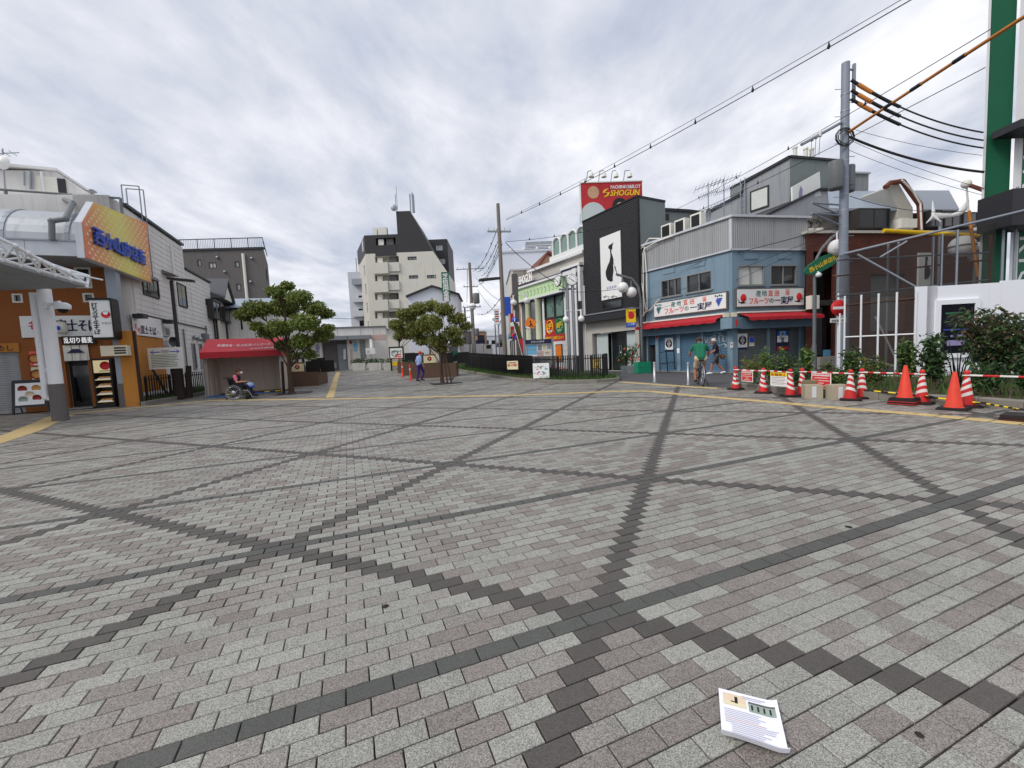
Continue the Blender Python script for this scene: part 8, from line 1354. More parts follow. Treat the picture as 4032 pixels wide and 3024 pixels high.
for i, s_ in enumerate(sh_l): shrub(*s_, 80+i, stems=22 if 'butterfly' in s_[0] else 8)
q = at(3900, 1300, 10.2); bs2 = thing('flower_spikes', 'arching purple grey flower spikes above the large bush', 'plant', (q.x, 10.2, 1.4)); random.seed(9)
for x0, y0, x1, y1, x2, y2 in ((3880, 1340, 3840, 1290, 3805, 1270), (3900, 1330, 3870, 1270, 3830, 1258), (3960, 1300, 3975, 1250, 3935, 1212), (3985, 1310, 4000, 1260, 3995, 1238), (3945, 1320, 3942, 1270, 3943, 1240), (3850, 1360, 3810, 1320, 3790, 1310)):
    P = [at(x0, y0, 10.2), at(x1, y1, 10.15), at(x2, y2, 10.1)]; P1('tube', 'spike', 'granite_brown', bs2, [P[0], P[0].lerp(P[1], .6), P[1], P[1].lerp(P[2], .6)+V(0, 0, .04), P[2]], .02, 6, 0, .035)
lf = thing('broad_leaf_plant', 'upright plant with long narrow grey green blades before the hoarding', 'plant', tuple(at(3770, 1530, 9.6))); b = at(3770, 1500, 9.6); b.z = .12; ORG[lf.name] = tuple(b); lf.location = b
for k in range(9): a = -1.2+k*.3; L = 1.0+.25*math.sin(k*2); m = MB(); P = [b+V(.05*a, 0, 0), b+V(.2*a, -.05, L*.6), b+V(.42*a, -.1, L*1.05)]; m.add([P[0]-V(.02, 0, 0), P[0]+V(.02, 0, 0), P[1]+V(.05, .03, 0), P[2], P[1]-V(.05, .03, 0)], [(0, 1, 2, 4), (4, 2, 3)]); m.build('leaf', 'leaf_dark', lf)

# ============================================================ CONES, BARS, BOXES
def stripe_cone():
    t = thing('striped_cone', 'x', 'traffic cone', (0, 0, 0), 'striped traffic cones', True); m = MB()
    m.prism([V(x, y, 0) for x, y in ((-.2, -.14), (-.14, -.2), (.14, -.2), (.2, -.14), (.2, .14), (.14, .2), (-.14, .2), (-.2, .14))], (0, 0, .035)); m.build('weight', 'rubber', t); P1('prism', 'base_plate', 'rubber_red', t, [V(x*1.0, y*1.0, .037) for x, y in ((-.18, -.12), (-.12, -.18), (.12, -.18), (.18, -.12), (.18, .12), (.12, .18), (-.12, .18), (-.18, .12))], (0, 0, .018))
    R0 = lambda z: .118-.082*(z-.05)/.58; n = 24
    def ring(z0, z1, mm, tl=.045):
        m = MB(); k = 2; m.v = []
        for z in (z0, z1):
            for i in range(n): th = 6.2832*i/n; zz = z+(tl*math.sin(th+.6) if .06 < z < .6 else 0); r = R0(zz); m.v.append((r*math.cos(th), r*math.sin(th), zz))
        for i in range(n): m.f.append((i, (i+1) % n, n+(i+1) % n, n+i)); m.m.append(0); m.sm.append(True)
        m.build('stripe', mm, t)
    zs_ = [.05, .21, .275, .345, .41, .475, .535, .63]
    for k in range(7): ring(zs_[k], zs_[k+1], 'cone_red' if k % 2 == 0 else 'cone_white')
    P1('lathe', 'knob', 'cone_red', t, (0, 0, .63), [(.037, 0), (.045, .012), (.047, .045), (.035, .075), (.001, .085)], 16); m = MB(); m.obox((-.045, -.075, .31), .035, .03, .035, .5); m.obox((-.04, -.062, .435), .03, .03, .035, .5); m.build('label_mark', 'ink_black', t)
    return t
def plain_cone():
    t = thing('orange_cone', 'x', 'traffic cone', (0, 0, 0), 'plain orange cones', True); P1('prism', 'weight', 'rubber', t, [V(x, y, 0) for x, y in ((-.2, -.2), (.2, -.2), (.2, .2), (-.2, .2))], (0, 0, .03)); P1('prism', 'base_plate', 'rubber', t, [V(x, y, .031) for x, y in ((-.185, -.185), (.185, -.185), (.185, .185), (-.185, .185))], (0, 0, .02)); P1('lathe', 'body', 'cone_orange', t, (0, 0, .05), [(.145, 0), (.14, .01), (.122, .02), (.03, .66), (.025, .665), (.001, .665)], 24); return t
c0 = stripe_cone(); cones = [((2897, 1534), 'striped cone farthest left, at the end of the barrier bars'), ((3005, 1548), 'striped cone left of the yellow bicycle parking notice'), ((3112, 1561), 'striped cone right of the yellow bicycle parking notice'), ((3158, 1557), 'striped cone half hidden behind the left cardboard box'), ((3348, 1576), 'striped cone in front, right of the right cardboard box'), ((3393, 1569), 'striped cone behind, right of the right cardboard box'), ((3628, 1590), 'striped cone right behind the orange cone with stacked bases'), ((3803, 1603), 'striped cone right behind the orange cone nearest the right edge')]
CP = []
for i, ((x, y), lab) in enumerate(cones):
    q = gp(x, y); CP.append(V(*q, 0))
    if i == 0: c0.location = (*q, 0); c0.rotation_euler = (0, 0, R(20)); c0['label'] = lab
    else: dup(c0, (*q, 0), R(20+31*i), lab)
o0 = plain_cone(); q1 = gp(3562, 1592); q2 = gp(3755, 1613); o0.location = (*q1, .1); o0.rotation_euler = (0, 0, R(28)); o0['label'] = 'plain orange cone standing on a pile of spare rubber bases'; dup(o0, (*q2, 0), R(30), 'plain orange cone nearest the right edge with a single base')
for k in range(2): q = V(*q1, .05*k+.001); m = MB(); m.obox(q, .43-.01*k, .43, .046, R(28+4*k), 0); m.obox(q+V(0, 0, .015), .44-.01*k, .44, .012, R(28+4*k), 1); tag(m.build('cone_base', ['rubber', 'cone_red'], None, tuple(q)), ('lowest spare rubber base under the left orange cone', 'upper spare rubber base under the left orange cone')[k], 'cone base', 'stacked rubber cone bases')
q = V(*gp(4025, 1658), 0); 
for k in range(2): m = MB(); p = q+V(.03, 0, .055*k+.001); m.obox(p, .44, .44, .05, R(25+5*k), 0); tag(m.build('cone_base', 'rubber' if k else 'rubber_red', None, tuple(p)), ('lower rubber cone base at the right edge of the picture', 'upper rubber cone base at the right edge of the picture')[k], 'cone base', 'stacked rubber cone bases')
def bar(label, a, b, c1, c2, n, r=.019, group='cone bars', grp2=None):
    t = thing('barrier_bar', label, 'barrier bar', tuple(a), group); 
    for k in range(n):
        f = .58 if k % 2 else 1; P1('cyl', 'segment', c1 if k % 2 else c2, t, a.lerp(b, k/n), a.lerp(b, (k+1)/n), r, n=8)
    for p in (a, b): P1('lathe', 'end_ring', c2, t, p-V(0, 0, .012), [(.055, 0), (.065, .006), (.065, .02), (.055, .026)], 14)
Z = V(0, 0, .615)
bar('red and white bar between the first two striped cones', CP[0]+Z, CP[1]+Z, 'cone_red', 'cone_white', 7); bar('red and white bar between second and third striped cones', CP[1]+Z+V(0, 0, .02), CP[2]+Z, 'cone_red', 'cone_white', 7); bar('red and white bar above the two cardboard boxes', CP[3]+Z, CP[4]+Z, 'cone_red', 'cone_white', 9); bar('red and white bar running behind the left orange cone', CP[5]+Z, CP[6]+Z, 'cone_red', 'cone_white', 9); bar('red and white bar running off the right edge', CP[7]+Z, CP[7]+Z+V(.55, -2.0, 0), 'cone_red', 'cone_white', 9)
Zl = V(0, 0, .2); bar('low yellow and black bar behind the left orange cone', CP[5]+Zl+V(.02, -.13, 0), CP[6]+V(.0, -.14, .17), 'bar_yellow', 'bar_black', 8, .016); bar('low yellow and black bar running to the right edge', CP[6]+V(.05, -.14, .15), CP[7]+V(.05, -.2, .1), 'bar_yellow', 'bar_black', 6, .016); bar('low yellow and black bar at the extreme right', CP[7]+V(.08, -.22, .1), V(*gp(4010, 1640), .12), 'bar_yellow', 'bar_black', 8, .016)
def hang(label, a, b, f0, f1, z0, z1, kind):
    d = (b-a); L = d.length; w = W(a.x, a.y, math.atan2(d.y, d.x)); t = thing('hanging_notice', label, 'notice', tuple(a.lerp(b, (f0+f1)/2)+V(0, 0, z0)), 'notices hung on the bars'); s0, s1 = L*f0, L*f1; q = Bx(w, 'sheet', 'sign_white', t, s0, s1, z0, z1, .022, .03); H_ = z1-z0
    if kind == 'red':
        q2_ = Bx(w, 'red_field', 'ink_red', q, s0+.02, s1-.02, z0+.02, z1-.015, .0301, .032)
        for k, (u0, u1) in enumerate(((.1, .9), (.15, .85), (.08, .92), (.35, .65), (.2, .8))): m = MB(); z = z1-.055-k*H_*.165; w.box(m, s0+(s1-s0)*u0, s0+(s1-s0)*u1, z-.012, z+.012, .0321, .033); m.build('text_line', 'pink_band', q2_)
        txt(q2_, '放置自転車撤去区域', w, s0+.03, z1-.07, .05, 'ink_white', .033, .001, maxw=(s1-s0)-.06)
    else:
        q2_ = Bx(w, 'yellow_band', 'ink_yellow', q, s0, s1, z1-H_*.27, z1, .0301, .032); txt(q2_, '駐輪禁止', w, s0+.03, z1-H_*.24, .085, 'bowl_red', .033, .001, bold=.03, maxw=(s1-s0)-.06)
        for k in range(6): m = MB(); z = z1-H_*.36-k*H_*.1; w.box(m, s0+.04, s1-random.uniform(.04, .1), z-.008, z+.008, .0301, .032); m.build('text_line', 'pink_band' if k % 2 else 'ink_grey', q)
hang('red bicycle parking notice hung between the first two striped cones', CP[0], CP[1], .27, .68, .28, .605, 'red'); hang('yellow headed no bicycle parking notice between second and third cones', CP[1], CP[2], .32, .92, .24, .6, 'yel'); hang('red bicycle notice hanging over the left cardboard box', CP[3]+V(.0, -.1, 0), CP[4], .18, .62, .22, .6, 'red')
for i, (x, y, s, h) in enumerate(((3206, 1570, .36, .33), (3306, 1575, .34, .34))):
    q = V(*gp(x, y), 0)+V(.06, .16, 0); t = thing('cardboard_box', ('cardboard box under the red notice, the left of two', 'cardboard box right of the red notice, beside striped cones')[i], 'box', tuple(q), 'cardboard boxes by the cones'); P1('obox', 'carton', 'carton', t, q, s, .36, h, R(-22+6*i)); e1 = V(math.cos(R(-22+6*i)), math.sin(R(-22+6*i)), 0); e2 = V(-e1.y, e1.x, 0); P1('obox', 'label_strip', 'tape', t, q-e2*.183+V(0, 0, .03), .09, .006, h-.06, R(-22+6*i))
    m = MB(); m.hexa([q+e1*(-s/2)+e2*(.18)+V(0, 0, h), q+e1*(s/2)+e2*.18+V(0, 0, h), q+e1*(s/2)+e2*.1+V(0, 0, h+.1), q+e1*(-s/2)+e2*.1+V(0, 0, h+.1), q+e1*(-s/2)+e2*.184+V(0, 0, h), q+e1*(s/2)+e2*.184+V(0, 0, h), q+e1*(s/2)+e2*.104+V(0, 0, h+.104), q+e1*(-s/2)+e2*.104+V(0, 0, h+.104)]) if i == 0 else m.obox(q+V(0, 0, h), s*.98, .35, .006, R(-22+6*i)); m.build('flap', 'carton', t)

# ============================================================ PAPER ON THE PAVING
pc_ = [V(*gp(*p), .006) for p in ((2829, 2717), (3063, 2776), (3108, 2980), (2842, 2908))]; pp = thing('flyer', 'white printed A4 flyer lying folded on the paving in front', 'paper', tuple(pc_[0].lerp(pc_[2], .5)))
A_, B_, C_, D_ = pc_[0], pc_[1], pc_[1]+(pc_[3]-pc_[0]), pc_[3]
eu = (B_-A_).normalized(); wu = .21; ev0 = (D_-A_); ev = (ev0-eu*ev0.dot(eu)).normalized(); hv = max(ev0.dot(ev)+.055, .24)
def fz2(u, v): 
    z = .004+.012*max(0, (u-.8)/.2)**2+.006*math.sin(3*u+1)*v
    if v > .8: z += .045*math.sin((v-.8)/.2*math.pi*.5)
    return z
def FP(u, v, dz_=0): vv = v if v < .8 else .8+(v-.8)*.55; sk = ev0.dot(eu); return A_+eu*(wu*u+sk*v*.8)+ev*(hv*vv)+V(0, 0, fz2(u, v)+dz_)
m = MB(); n = 14
for i in range(n):
    for j in range(n): m.add([FP(i/n, j/n), FP((i+1)/n, j/n), FP((i+1)/n, (j+1)/n), FP(i/n, (j+1)/n)], [(0, 1, 2, 3)], 0, True)
for j in range(n): m.add([FP(j/n, 1), FP((j+1)/n, 1), FP((j+1)/n, 1)+V(0, 0, -.035)-ev*.02, FP(j/n, 1)+V(0, 0, -.035)-ev*.02], [(0, 1, 2, 3)], 0, True)
sht = m.build('sheet', 'paper', pp)
def pr_(u0, v0, u1, v1, mm, nm='text_line', par=None, dz_=.0012):
    m = MB(); k = 6
    for i in range(k): a, b = u0+(u1-u0)*i/k, u0+(u1-u0)*(i+1)/k; m.add([FP(a, v0, dz_), FP(b, v0, dz_), FP(b, v1, dz_), FP(a, v1, dz_)], [(0, 1, 2, 3)])
    return m.build(nm, mm, par or sht)
p1_ = pr_(.07, .06, .46, .27, 'photo_tan', 'photo'); pr_(.27, .1, .32, .22, 'ink_black', 'photo_figure', p1_, .002); pr_(.2, .19, .28, .21, 'ink_black', 'photo_figure', p1_, .002); pr_(.07, .2, .46, .27, 'sign_cream', 'photo_floor', p1_, .0016)
p2_ = pr_(.5, .13, .94, .3, 'photo_grey', 'photo'); [pr_(.54+.1*k, .18, .57+.1*k, .27, 'ink_black', 'photo_figure', p2_, .002) for k in range(4)]; pr_(.5, .13, .94, .16, 'taupe', 'photo_edge', p2_, .002)
pr_(.4, .05, .8, .07, 'print_grey'); pr_(.4, .085, .72, .1, 'print_grey'); random.seed(4)
for k in range(15): v = .34+k*.031; a = .08 if k % 4 else .07; pr_(a+(.1 if k > 7 else 0), v, random.uniform(.6, .95), v+.014, 'print_grey' if k != 5 else 'pink_band')
random.seed(31)
for k, (x, y, s) in enumerate(((865, 1922, .03), (1130, 2273, .02))): q = V(*gp(x, y), .004); m = MB(); m.prism([q+V(random.uniform(-1, 1)*s, random.uniform(-1, 1)*s, 0) for _ in range(3)], (0, 0, .004)); tag(m.build('paper_scrap', 'paper', None, tuple(q)), ('white paper scrap on the paving at left of centre', 'tiny white scrap near the lower left node of dark pavers')[k], 'litter')
for k, (x, y, s) in enumerate(((1518, 2388, .02), (3342, 2076, .025), (3620, 2895, .014))): q = V(*gp(x, y), .0025); m = MB(); m.lathe(q, [(.001, .003), (s*.8, .0025), (s, .0)], 9); tag(m.build('gum_spot', 'rubber', None, tuple(q)), ('dark gum spot left of centre in the foreground', 'dark gum spot at right middle distance', 'dark gum spot at the lower right')[k], 'stain')
# ============================================================ PEOPLE
def human(label, loc, rz, J, C, height=1.0):
    t = thing('person', label, 'person', loc, None, True, rz); caps = []
    def cap(a, b, ra, rb, m): caps.append((V(*J[a]) if isinstance(a, str) else Vector(a), V(*J[b]) if isinstance(b, str) else Vector(b), ra, rb, m))
    j = lambda n: V(*J[n])
    up = (j('neck')-j('hips')).normalized(); fwd = V(*J.get('face', (0, 1, 0))).normalized(); sd_ = fwd.cross(V(0, 0, 1)).normalized()
    T, S, A = C['top'], C['skin'], C['legs']
    cap('hipL', 'hipR', .125, .125, A); mid = j('hips').lerp(j('neck'), .42); ch = j('hips').lerp(j('neck'), .74)
    wv = (j('shR')-j('shL')).normalized()
    cap(j('hips')-wv*.05, mid-wv*.055, .125, .12, T); cap(j('hips')+wv*.05, mid+wv*.055, .125, .12, T); cap(mid-wv*.055, ch-wv*.085, .122, .125, T); cap(mid+wv*.055, ch+wv*.085, .122, .125, T); cap('shL', 'shR', .068, .068, T); cap(ch, j('neck'), .12, .075, T)
    hd_ = j('head'); hup = V(*J.get('headup', (0, 0, 1))).normalized(); cap('neck', hd_-hup*.03, .056, .052, S)
    cap(hd_-hup*.015-fwd*.012, hd_+hup*.035-fwd*.015, .083, .092, S); cap(hd_-hup*.06+fwd*.03, hd_-hup*.085+fwd*.055, .052, .036, S); cap(hd_-hup*.005+fwd*.085, hd_-hup*.035+fwd*.108, .012, .017, S)
    for s in (-1, 1): cap(hd_+sd_*(s*.082)-hup*.03, hd_+sd_*(s*.09)+hup*.018, .014, .018, S)
    for s in 'LR':
        sl = C.get('sleeve', .6); e_ = j('sh'+s).lerp(j('el'+s), sl); cap('sh'+s, e_, .062, .058, T); cap(e_, 'el'+s, .044, .04, S if sl < 1 else T); cap('el'+s, 'wr'+s, .041, .029, S if not C.get('long') else T)
        w_, h_ = j('wr'+s), j('hand'+s); d = (h_-w_).normalized(); cap(w_, w_+d*.055, .026, .033, S); nn = d.cross(fwd if abs(d.dot(fwd)) < .9 else V(0, 0, 1)).normalized(); qv = d.cross(nn)
        for k, L in enumerate((.058, .07, .066, .05)): p = w_+d*.07+qv*(.028-.0185*k); e2_ = p+d*L*.55; cap(p-d*.02, e2_, .0095, .009, S); cap(e2_, e2_+(d*.6+nn*(-.6 if s == 'L' else .6))*L*.5, .009, .008, S)
        cap(w_+d*.03+qv*.022, w_+d*.075+qv*.05, .0115, .0095, S)
        lf = C.get('hem', 1.0); k_ = j('hip'+s).lerp(j('kn'+s), min(lf, 1)); cap('hip'+s, k_, .1 if lf < 1 else .092, .085 if lf < 1 else .066, A); cap(k_, 'kn'+s, .062, .056, S if lf < 1 else A); md = j('kn'+s).lerp(j('an'+s), .3); cap('kn'+s, md, .055, .058, S if lf < 1 else A); cap(md, 'an'+s, .057, .037 if lf < 1 else .05, S if lf < 1 else A)
        cap(j('an'+s)-V(0, 0, .02), 'toe'+s, .044, .036, C['shoe']); hl = (j('an'+s)-j('toe'+s)); hl.z = 0; hl.normalize(); cap(j('an'+s)-V(0, 0, .03), j('an'+s)+hl*.04-V(0, 0, .035), .04, .038, C['shoe'])
    m = MB()
    for a, b, ra, rb, q in caps: m.cyl(a, b, ra, rb, 12); m.ball(a, ra, 12); m.ball(b, rb, 12)
    mats = list(dict.fromkeys(c[4] for c in caps)); me = m.mesh('body_raw', mats); o = bpy.data.objects.new('body', me); COL.objects.link(o)
    r = o.modifiers.new('r', 'REMESH'); r.mode = 'VOXEL'; r.voxel_size = .0125; r.use_smooth_shade = True; s_ = o.modifiers.new('s', 'SMOOTH'); s_.factor = .5; s_.iterations = 5
    bpy.context.view_layer.update(); ne = bpy.data.meshes.new_from_object(o.evaluated_get(bpy.context.evaluated_depsgraph_get())); o.modifiers.clear(); o.data = ne; ne.materials.clear()
    for q in mats: ne.materials.append(M[q])
    n = len(ne.polygons); ctr = np.empty(n*3); ne.polygons.foreach_get('center', ctr); ctr = ctr.reshape(-1, 3); best = np.full(n, 1e9); idx = np.zeros(n, np.int32)
    for a, b, ra, rb, q in caps:
        a_, d = np.array(a), np.array(b-a); L2_ = max((d*d).sum(), 1e-9); tt = np.clip(((ctr-a_)@d)/L2_, 0, 1); dd = np.linalg.norm(ctr-(a_+tt[:, None]*d), axis=1)-(ra+(rb-ra)*tt); k = dd < best; best[k] = dd[k]; idx[k] = mats.index(q)
    ne.polygons.foreach_set('material_index', idx); ne.polygons.foreach_set('use_smooth', np.ones(n, bool)); o.parent = t; ORG[o.name] = (0, 0, 0); o.name = 'body'; t.scale = (height,)*3
    # hair as a shaped cap with ragged edge
    hm = MB(); R3 = Matrix((sd_, fwd, hup)).transposed(); nn_ = 18; k0 = len(hm.v); rows = 9; st = C.get('hairlen', .05)
    for jx in range(rows+1):
        ph = math.pi*(.0+.62*jx/rows)
        for i in range(nn_):
            th = 2*math.pi*i/nn_; front = max(0, math.sin(th)); ph2 = ph*(1-.42*front)+.0; v = V(math.sin(ph2)*math.cos(th)*.103, math.sin(ph2)*math.sin(th)*.116-.018, math.cos(ph2)*.118+.012)*(1+.03*math.sin(th*7+jx*1.3)); hm.v.append(tuple(hd_+R3@v))
    for jx in range(rows):
        for i in range(nn_): a = jx*nn_+i; b = jx*nn_+(i+1) % nn_; hm.f.append((a, b, b+nn_, a+nn_)); hm.m.append(0); hm.sm.append(True)
    hm.build('hair', C['hair'], t)
    for s in (-1, 1): e = MB(); e.ball(hd_+sd_*(s*.033)+fwd*.083+hup*.012, .011, 8); e.build('eye', 'ink_black', t)
    e = MB(); q = hd_-hup*.062+fwd*.088; e.cyl(q-sd_*.024, q+sd_*.024, .006, n=6); e.build('mouth', 'bowl_red', t)
    if C.get('mask'): e = MB(); q = hd_-hup*.052+fwd*.06; e.ball(q, .064, 12, 0, (1, 1, .72)); e.build('face_mask', 'mask', t)
    return t
# walking man in a pale blue shirt
a = gp(1655, 1502)
J = dict(hips=(0, 0, .92), neck=(.0, .05, 1.43), head=(.0, .12, 1.57), shL=(-.19, .03, 1.37), shR=(.19, .03, 1.37), elL=(-.25, -.05, 1.12), elR=(.25, -.03, 1.12), wrL=(-.24, .02, .89), wrR=(.26, .1, .9), handL=(-.23, .06, .8), handR=(.25, .16, .82), hipL=(-.09, 0, .9), hipR=(.09, 0, .9), knL=(-.09, -.02, .48), knR=(.1, .2, .5), anL=(-.09, -.14, .11), anR=(.09, .04, .13), toeL=(-.1, .03, .045), toeR=(.1, .2, .06), face=(.15, 1, -.25))
human('man walking away in pale blue shirt and purple trousers with orange head covering', (*a, zg(*a)), R(-48), J, dict(top='cloth_blue', skin='skin', legs='cloth_purple', shoe='rubber', hair='hair_orange', sleeve=1.0, mask=True))
# man in navy walking left past the shutters
a = gp(2822, 1474)
J = dict(hips=(0, 0, .9), neck=(0, .06, 1.41), head=(0, .14, 1.55), shL=(-.18, .04, 1.35), shR=(.18, .04, 1.35), elL=(-.25, .12, 1.1), elR=(.22, -.12, 1.12), wrL=(-.24, .33, .98), wrR=(.24, -.1, .88), handL=(-.23, .42, .95), handR=(.24, -.06, .79), hipL=(-.09, 0, .88), hipR=(.09, 0, .88), knL=(-.09, .2, .49), knR=(.09, -.06, .48), anL=(-.09, .26, .1), anR=(.09, -.33, .13), toeL=(-.1, .43, .05), toeR=(.1, -.2, .05), face=(-.15, 1, -.15))
human('grey haired man in navy shirt and grey shorts walking past the blue shutters', (*a, 0), R(72), J, dict(top='cloth_navy', skin='skin_tan', legs='cloth_grey', shoe='mask', hair='hair_grey', sleeve=.6, hem=.8))
q = V(a[0]+.3, a[1]+.05, .82); bg_ = thing('shoulder_bag', 'small brown bag hanging at the hip of the man in navy', 'bag', tuple(q)); P1('ball', 'pouch', 'wood', bg_, q, .13, 10, 0, (1, .5, 1)); P1('tube', 'strap', 'wood', bg_, [q+V(0, 0, .1), q+V(-.12, -.02, .35), q+V(-.28, -.05, .55)], .012)
# cyclist
a = gp(2757, 1517); CR = math.atan2(.97, .27)-math.pi/2
def bicycle(loc, rz):
    t = thing('bicycle', 'city bicycle with dark frame ridden by the man in green', 'bicycle', loc, None, True, rz); r = .325
    for y, nm in ((-.52, 'rear'), (.53, 'front')):
        m = MB(); n = 28; 
        for i in range(n): A0, A1 = 6.2832*i/n, 6.2832*(i+1)/n; m.cyl((0, y+r*math.cos(A0), r+.018+r*math.sin(A0)), (0, y+r*math.cos(A1), r+.018+r*math.sin(A1)), .018, n=6)
        wq = m.build('wheel', 'tyre', t); m = MB()
        for i in range(n): A0, A1 = 6.2832*i/n, 6.2832*(i+1)/n; m.cyl((0, y+.3*math.cos(A0), r+.018+.3*math.sin(A0)), (0, y+.3*math.cos(A1), r+.018+.3*math.sin(A1)), .011, n=5)
        m.cyl((-.05, y, r+.018), (.05, y, r+.018), .025); m.build('rim', 'chrome', wq); m = MB(); [m.cyl((0, y, r+.018), (0, y+.3*math.cos(6.2832*k/16), r+.018+.3*math.sin(6.2832*k/16)), .0025, n=4) for k in range(16)]; m.build('spokes', 'chrome', wq)
        m = MB(); [m.cyl((0, y+.37*math.cos(A_), r+.018+.37*math.sin(A_)), (0, y+.37*math.cos(A_+.2), r+.018+.37*math.sin(A_+.2)), .02, n=6) for A_ in np.arange(.9, 3.3, .2)] if y < 0 else [m.cyl((0, y+.37*math.cos(A_), r+.018+.37*math.sin(A_)), (0, y+.37*math.cos(A_+.2), r+.018+.37*math.sin(A_+.2)), .02, n=6) for A_ in np.arange(.6, 2.4, .2)]; m.build('mudguard', 'steel', t)
    bb_, st_, hd0, hd1 = (0, -.02, .3), (0, -.2, .78), (0, .38, .82), (0, .42, .62); m = MB(); m.cyl(bb_, st_, .018); m.cyl((0, .4, .7), bb_, .022); m.cyl((0, .39, .78), (0, -.12, .55), .016); m.cyl(hd1, hd0, .02); m.cyl(hd1, (.05, .53, .34), .014); m.cyl(hd1, (-.05, .53, .34), .014); [m.cyl(bb_, (s, -.52, .34), .012) for s in (-.055, .055)]; [m.cyl((0, -.17, .7), (s, -.52, .34), .01) for s in (-.055, .055)]; m.build('frame', 'dark_metal', t)
    m = MB(); m.cyl(st_, (0, -.23, .86), .014); m.ball((0, -.24, .89), .12, 12, 0, (.85, 1.1, .35)); m.build('saddle', 'black', t); m = MB(); m.tube([(0, .37, .84), (0, .36, 1.0)], .014); m.tube([(-.28, .2, 1.02), (-.2, .3, 1.04), (0, .36, 1.0), (.2, .3, 1.04), (.28, .2, 1.02)], .013); m.build('handlebar', 'chrome', t)
    m = MB(); m.cyl((-.08, -.02, .3), (-.1, .0, .14), .012); m.cyl((.08, -.02, .3), (.1, -.04, .46), .012); m.obox((-.15, 0, .125), .1, .08, .025); m.obox((.15, -.04, .45), .1, .08, .025); m.build('pedal', 'black', t); P1('cyl', 'kickstand', 'black', t, (.06, -.5, .33), (.2, -.42, .02), .012); P1('obox', 'rear_reflector', 'ink_red', t, (0, -.78, .55), .05, .02, .06); P1('lathe', 'chain_case', 'black', t, (-.06, -.02, .3), [(.001, 0), (.09, 0), (.09, .01), (.001, .01)], 16, 0, 'x')
    return t
bicycle((*a, 0), CR)
J = dict(hips=(0, -.2, .99), neck=(0, .06, 1.45), head=(0, .19, 1.56), shL=(-.2, .03, 1.38), shR=(.2, .03, 1.38), elL=(-.31, .1, 1.16), elR=(.32, .1, 1.16), wrL=(-.29, .2, 1.03), wrR=(.29, .2, 1.03), handL=(-.285, .29, 1.03), handR=(.285, .29, 1.03), hipL=(-.1, -.18, .95), hipR=(.1, -.18, .95), knL=(-.15, .08, .58), knR=(.17, .24, .74), anL=(-.15, -.02, .2), anR=(.15, -.02, .54), toeL=(-.15, .12, .17), toeR=(.16, .12, .5), face=(0, 1, -.35))
human('man in green shirt and beige shorts riding a bicycle away', (*a, 0), CR, J, dict(top='cloth_green', skin='skin_tan', legs='cloth_khaki', shoe='rubber', hair='hair_dark', sleeve=.65, hem=.75), 1.0)
# wheelchair user
a = gp(945, 1573); WR = ANG-math.pi/2+R(-6)
wc = thing('wheelchair', 'powered wheelchair with big rear wheels in front of the red tent', 'wheelchair', (*a, 0), None, True, WR); r = .3
for s in (-.28, .28):
    m = MB(); n = 30
    for i in range(n): A0, A1 = 6.2832*i/n, 6.2832*(i+1)/n; m.cyl((s, -.12+r*math.cos(A0), r+.02+r*math.sin(A0)), (s, -.12+r*math.cos(A1), r+.02+r*math.sin(A1)), .02, n=6)
    wq = m.build('rear_wheel', 'pvc_grey', wc); P1('lathe', 'hub_motor', 'chrome', wq, (s-.035, -.12, r+.02), [(.001, 0), (.07, 0), (.1, .03), (.07, .07), (.001, .07)], 18, 0, 'x'); m = MB(); [m.cyl((s, -.12, r+.02), (s, -.12+r*math.cos(6.2832*k/12), r+.02+r*math.sin(6.2832*k/12)), .004, n=4) for k in range(12)]; m.build('spokes', 'chrome', wq)
    m = MB(); x2 = s+(.04 if s > 0 else -.04)
    for i in range(n): A0, A1 = 6.2832*i/n, 6.2832*(i+1)/n; m.cyl((x2, -.12+.25*math.cos(A0), r+.02+.25*math.sin(A0)), (x2, -.12+.25*math.cos(A1), r+.02+.25*math.sin(A1)), .009, n=5)
    m.build('push_rim', 'chrome', wq); m = MB(); m.lathe((s*.75-.02, .36, .09), [(.001, 0), (.09, 0), (.09, .04), (.001, .04)], 16, 0, 'x'); m.cyl((s*.75, .36, .09), (s*.75, .34, .3), .015); m.build('caster_wheel', 'tyre', wc)
    m = MB(); m.obox((s*.86, -.02, .42), .03, .5, .2); m.obox((s*.86, .05, .66), .06, .4, .035); m.cyl((s*.86, -.2, .4), (s*.86, -.2, .67), .014); m.build('armrest', 'black', wc); m = MB(); m.tube([(s*.8, -.22, .4), (s*.8, -.3, .95), (s*.8, -.46, .96)], .015); m.cyl((s*.8, -.36, .955), (s*.8, -.48, .962), .022); m.build('push_handle', 'black', wc)
    m = MB(); m.tube([(s*.7, .2, .42), (s*.7, .42, .35), (s*.6, .52, .1)], .014); m.obox((s*.4, .56, .09), .2, .16, .02); m.build('footrest', 'chrome', wc)
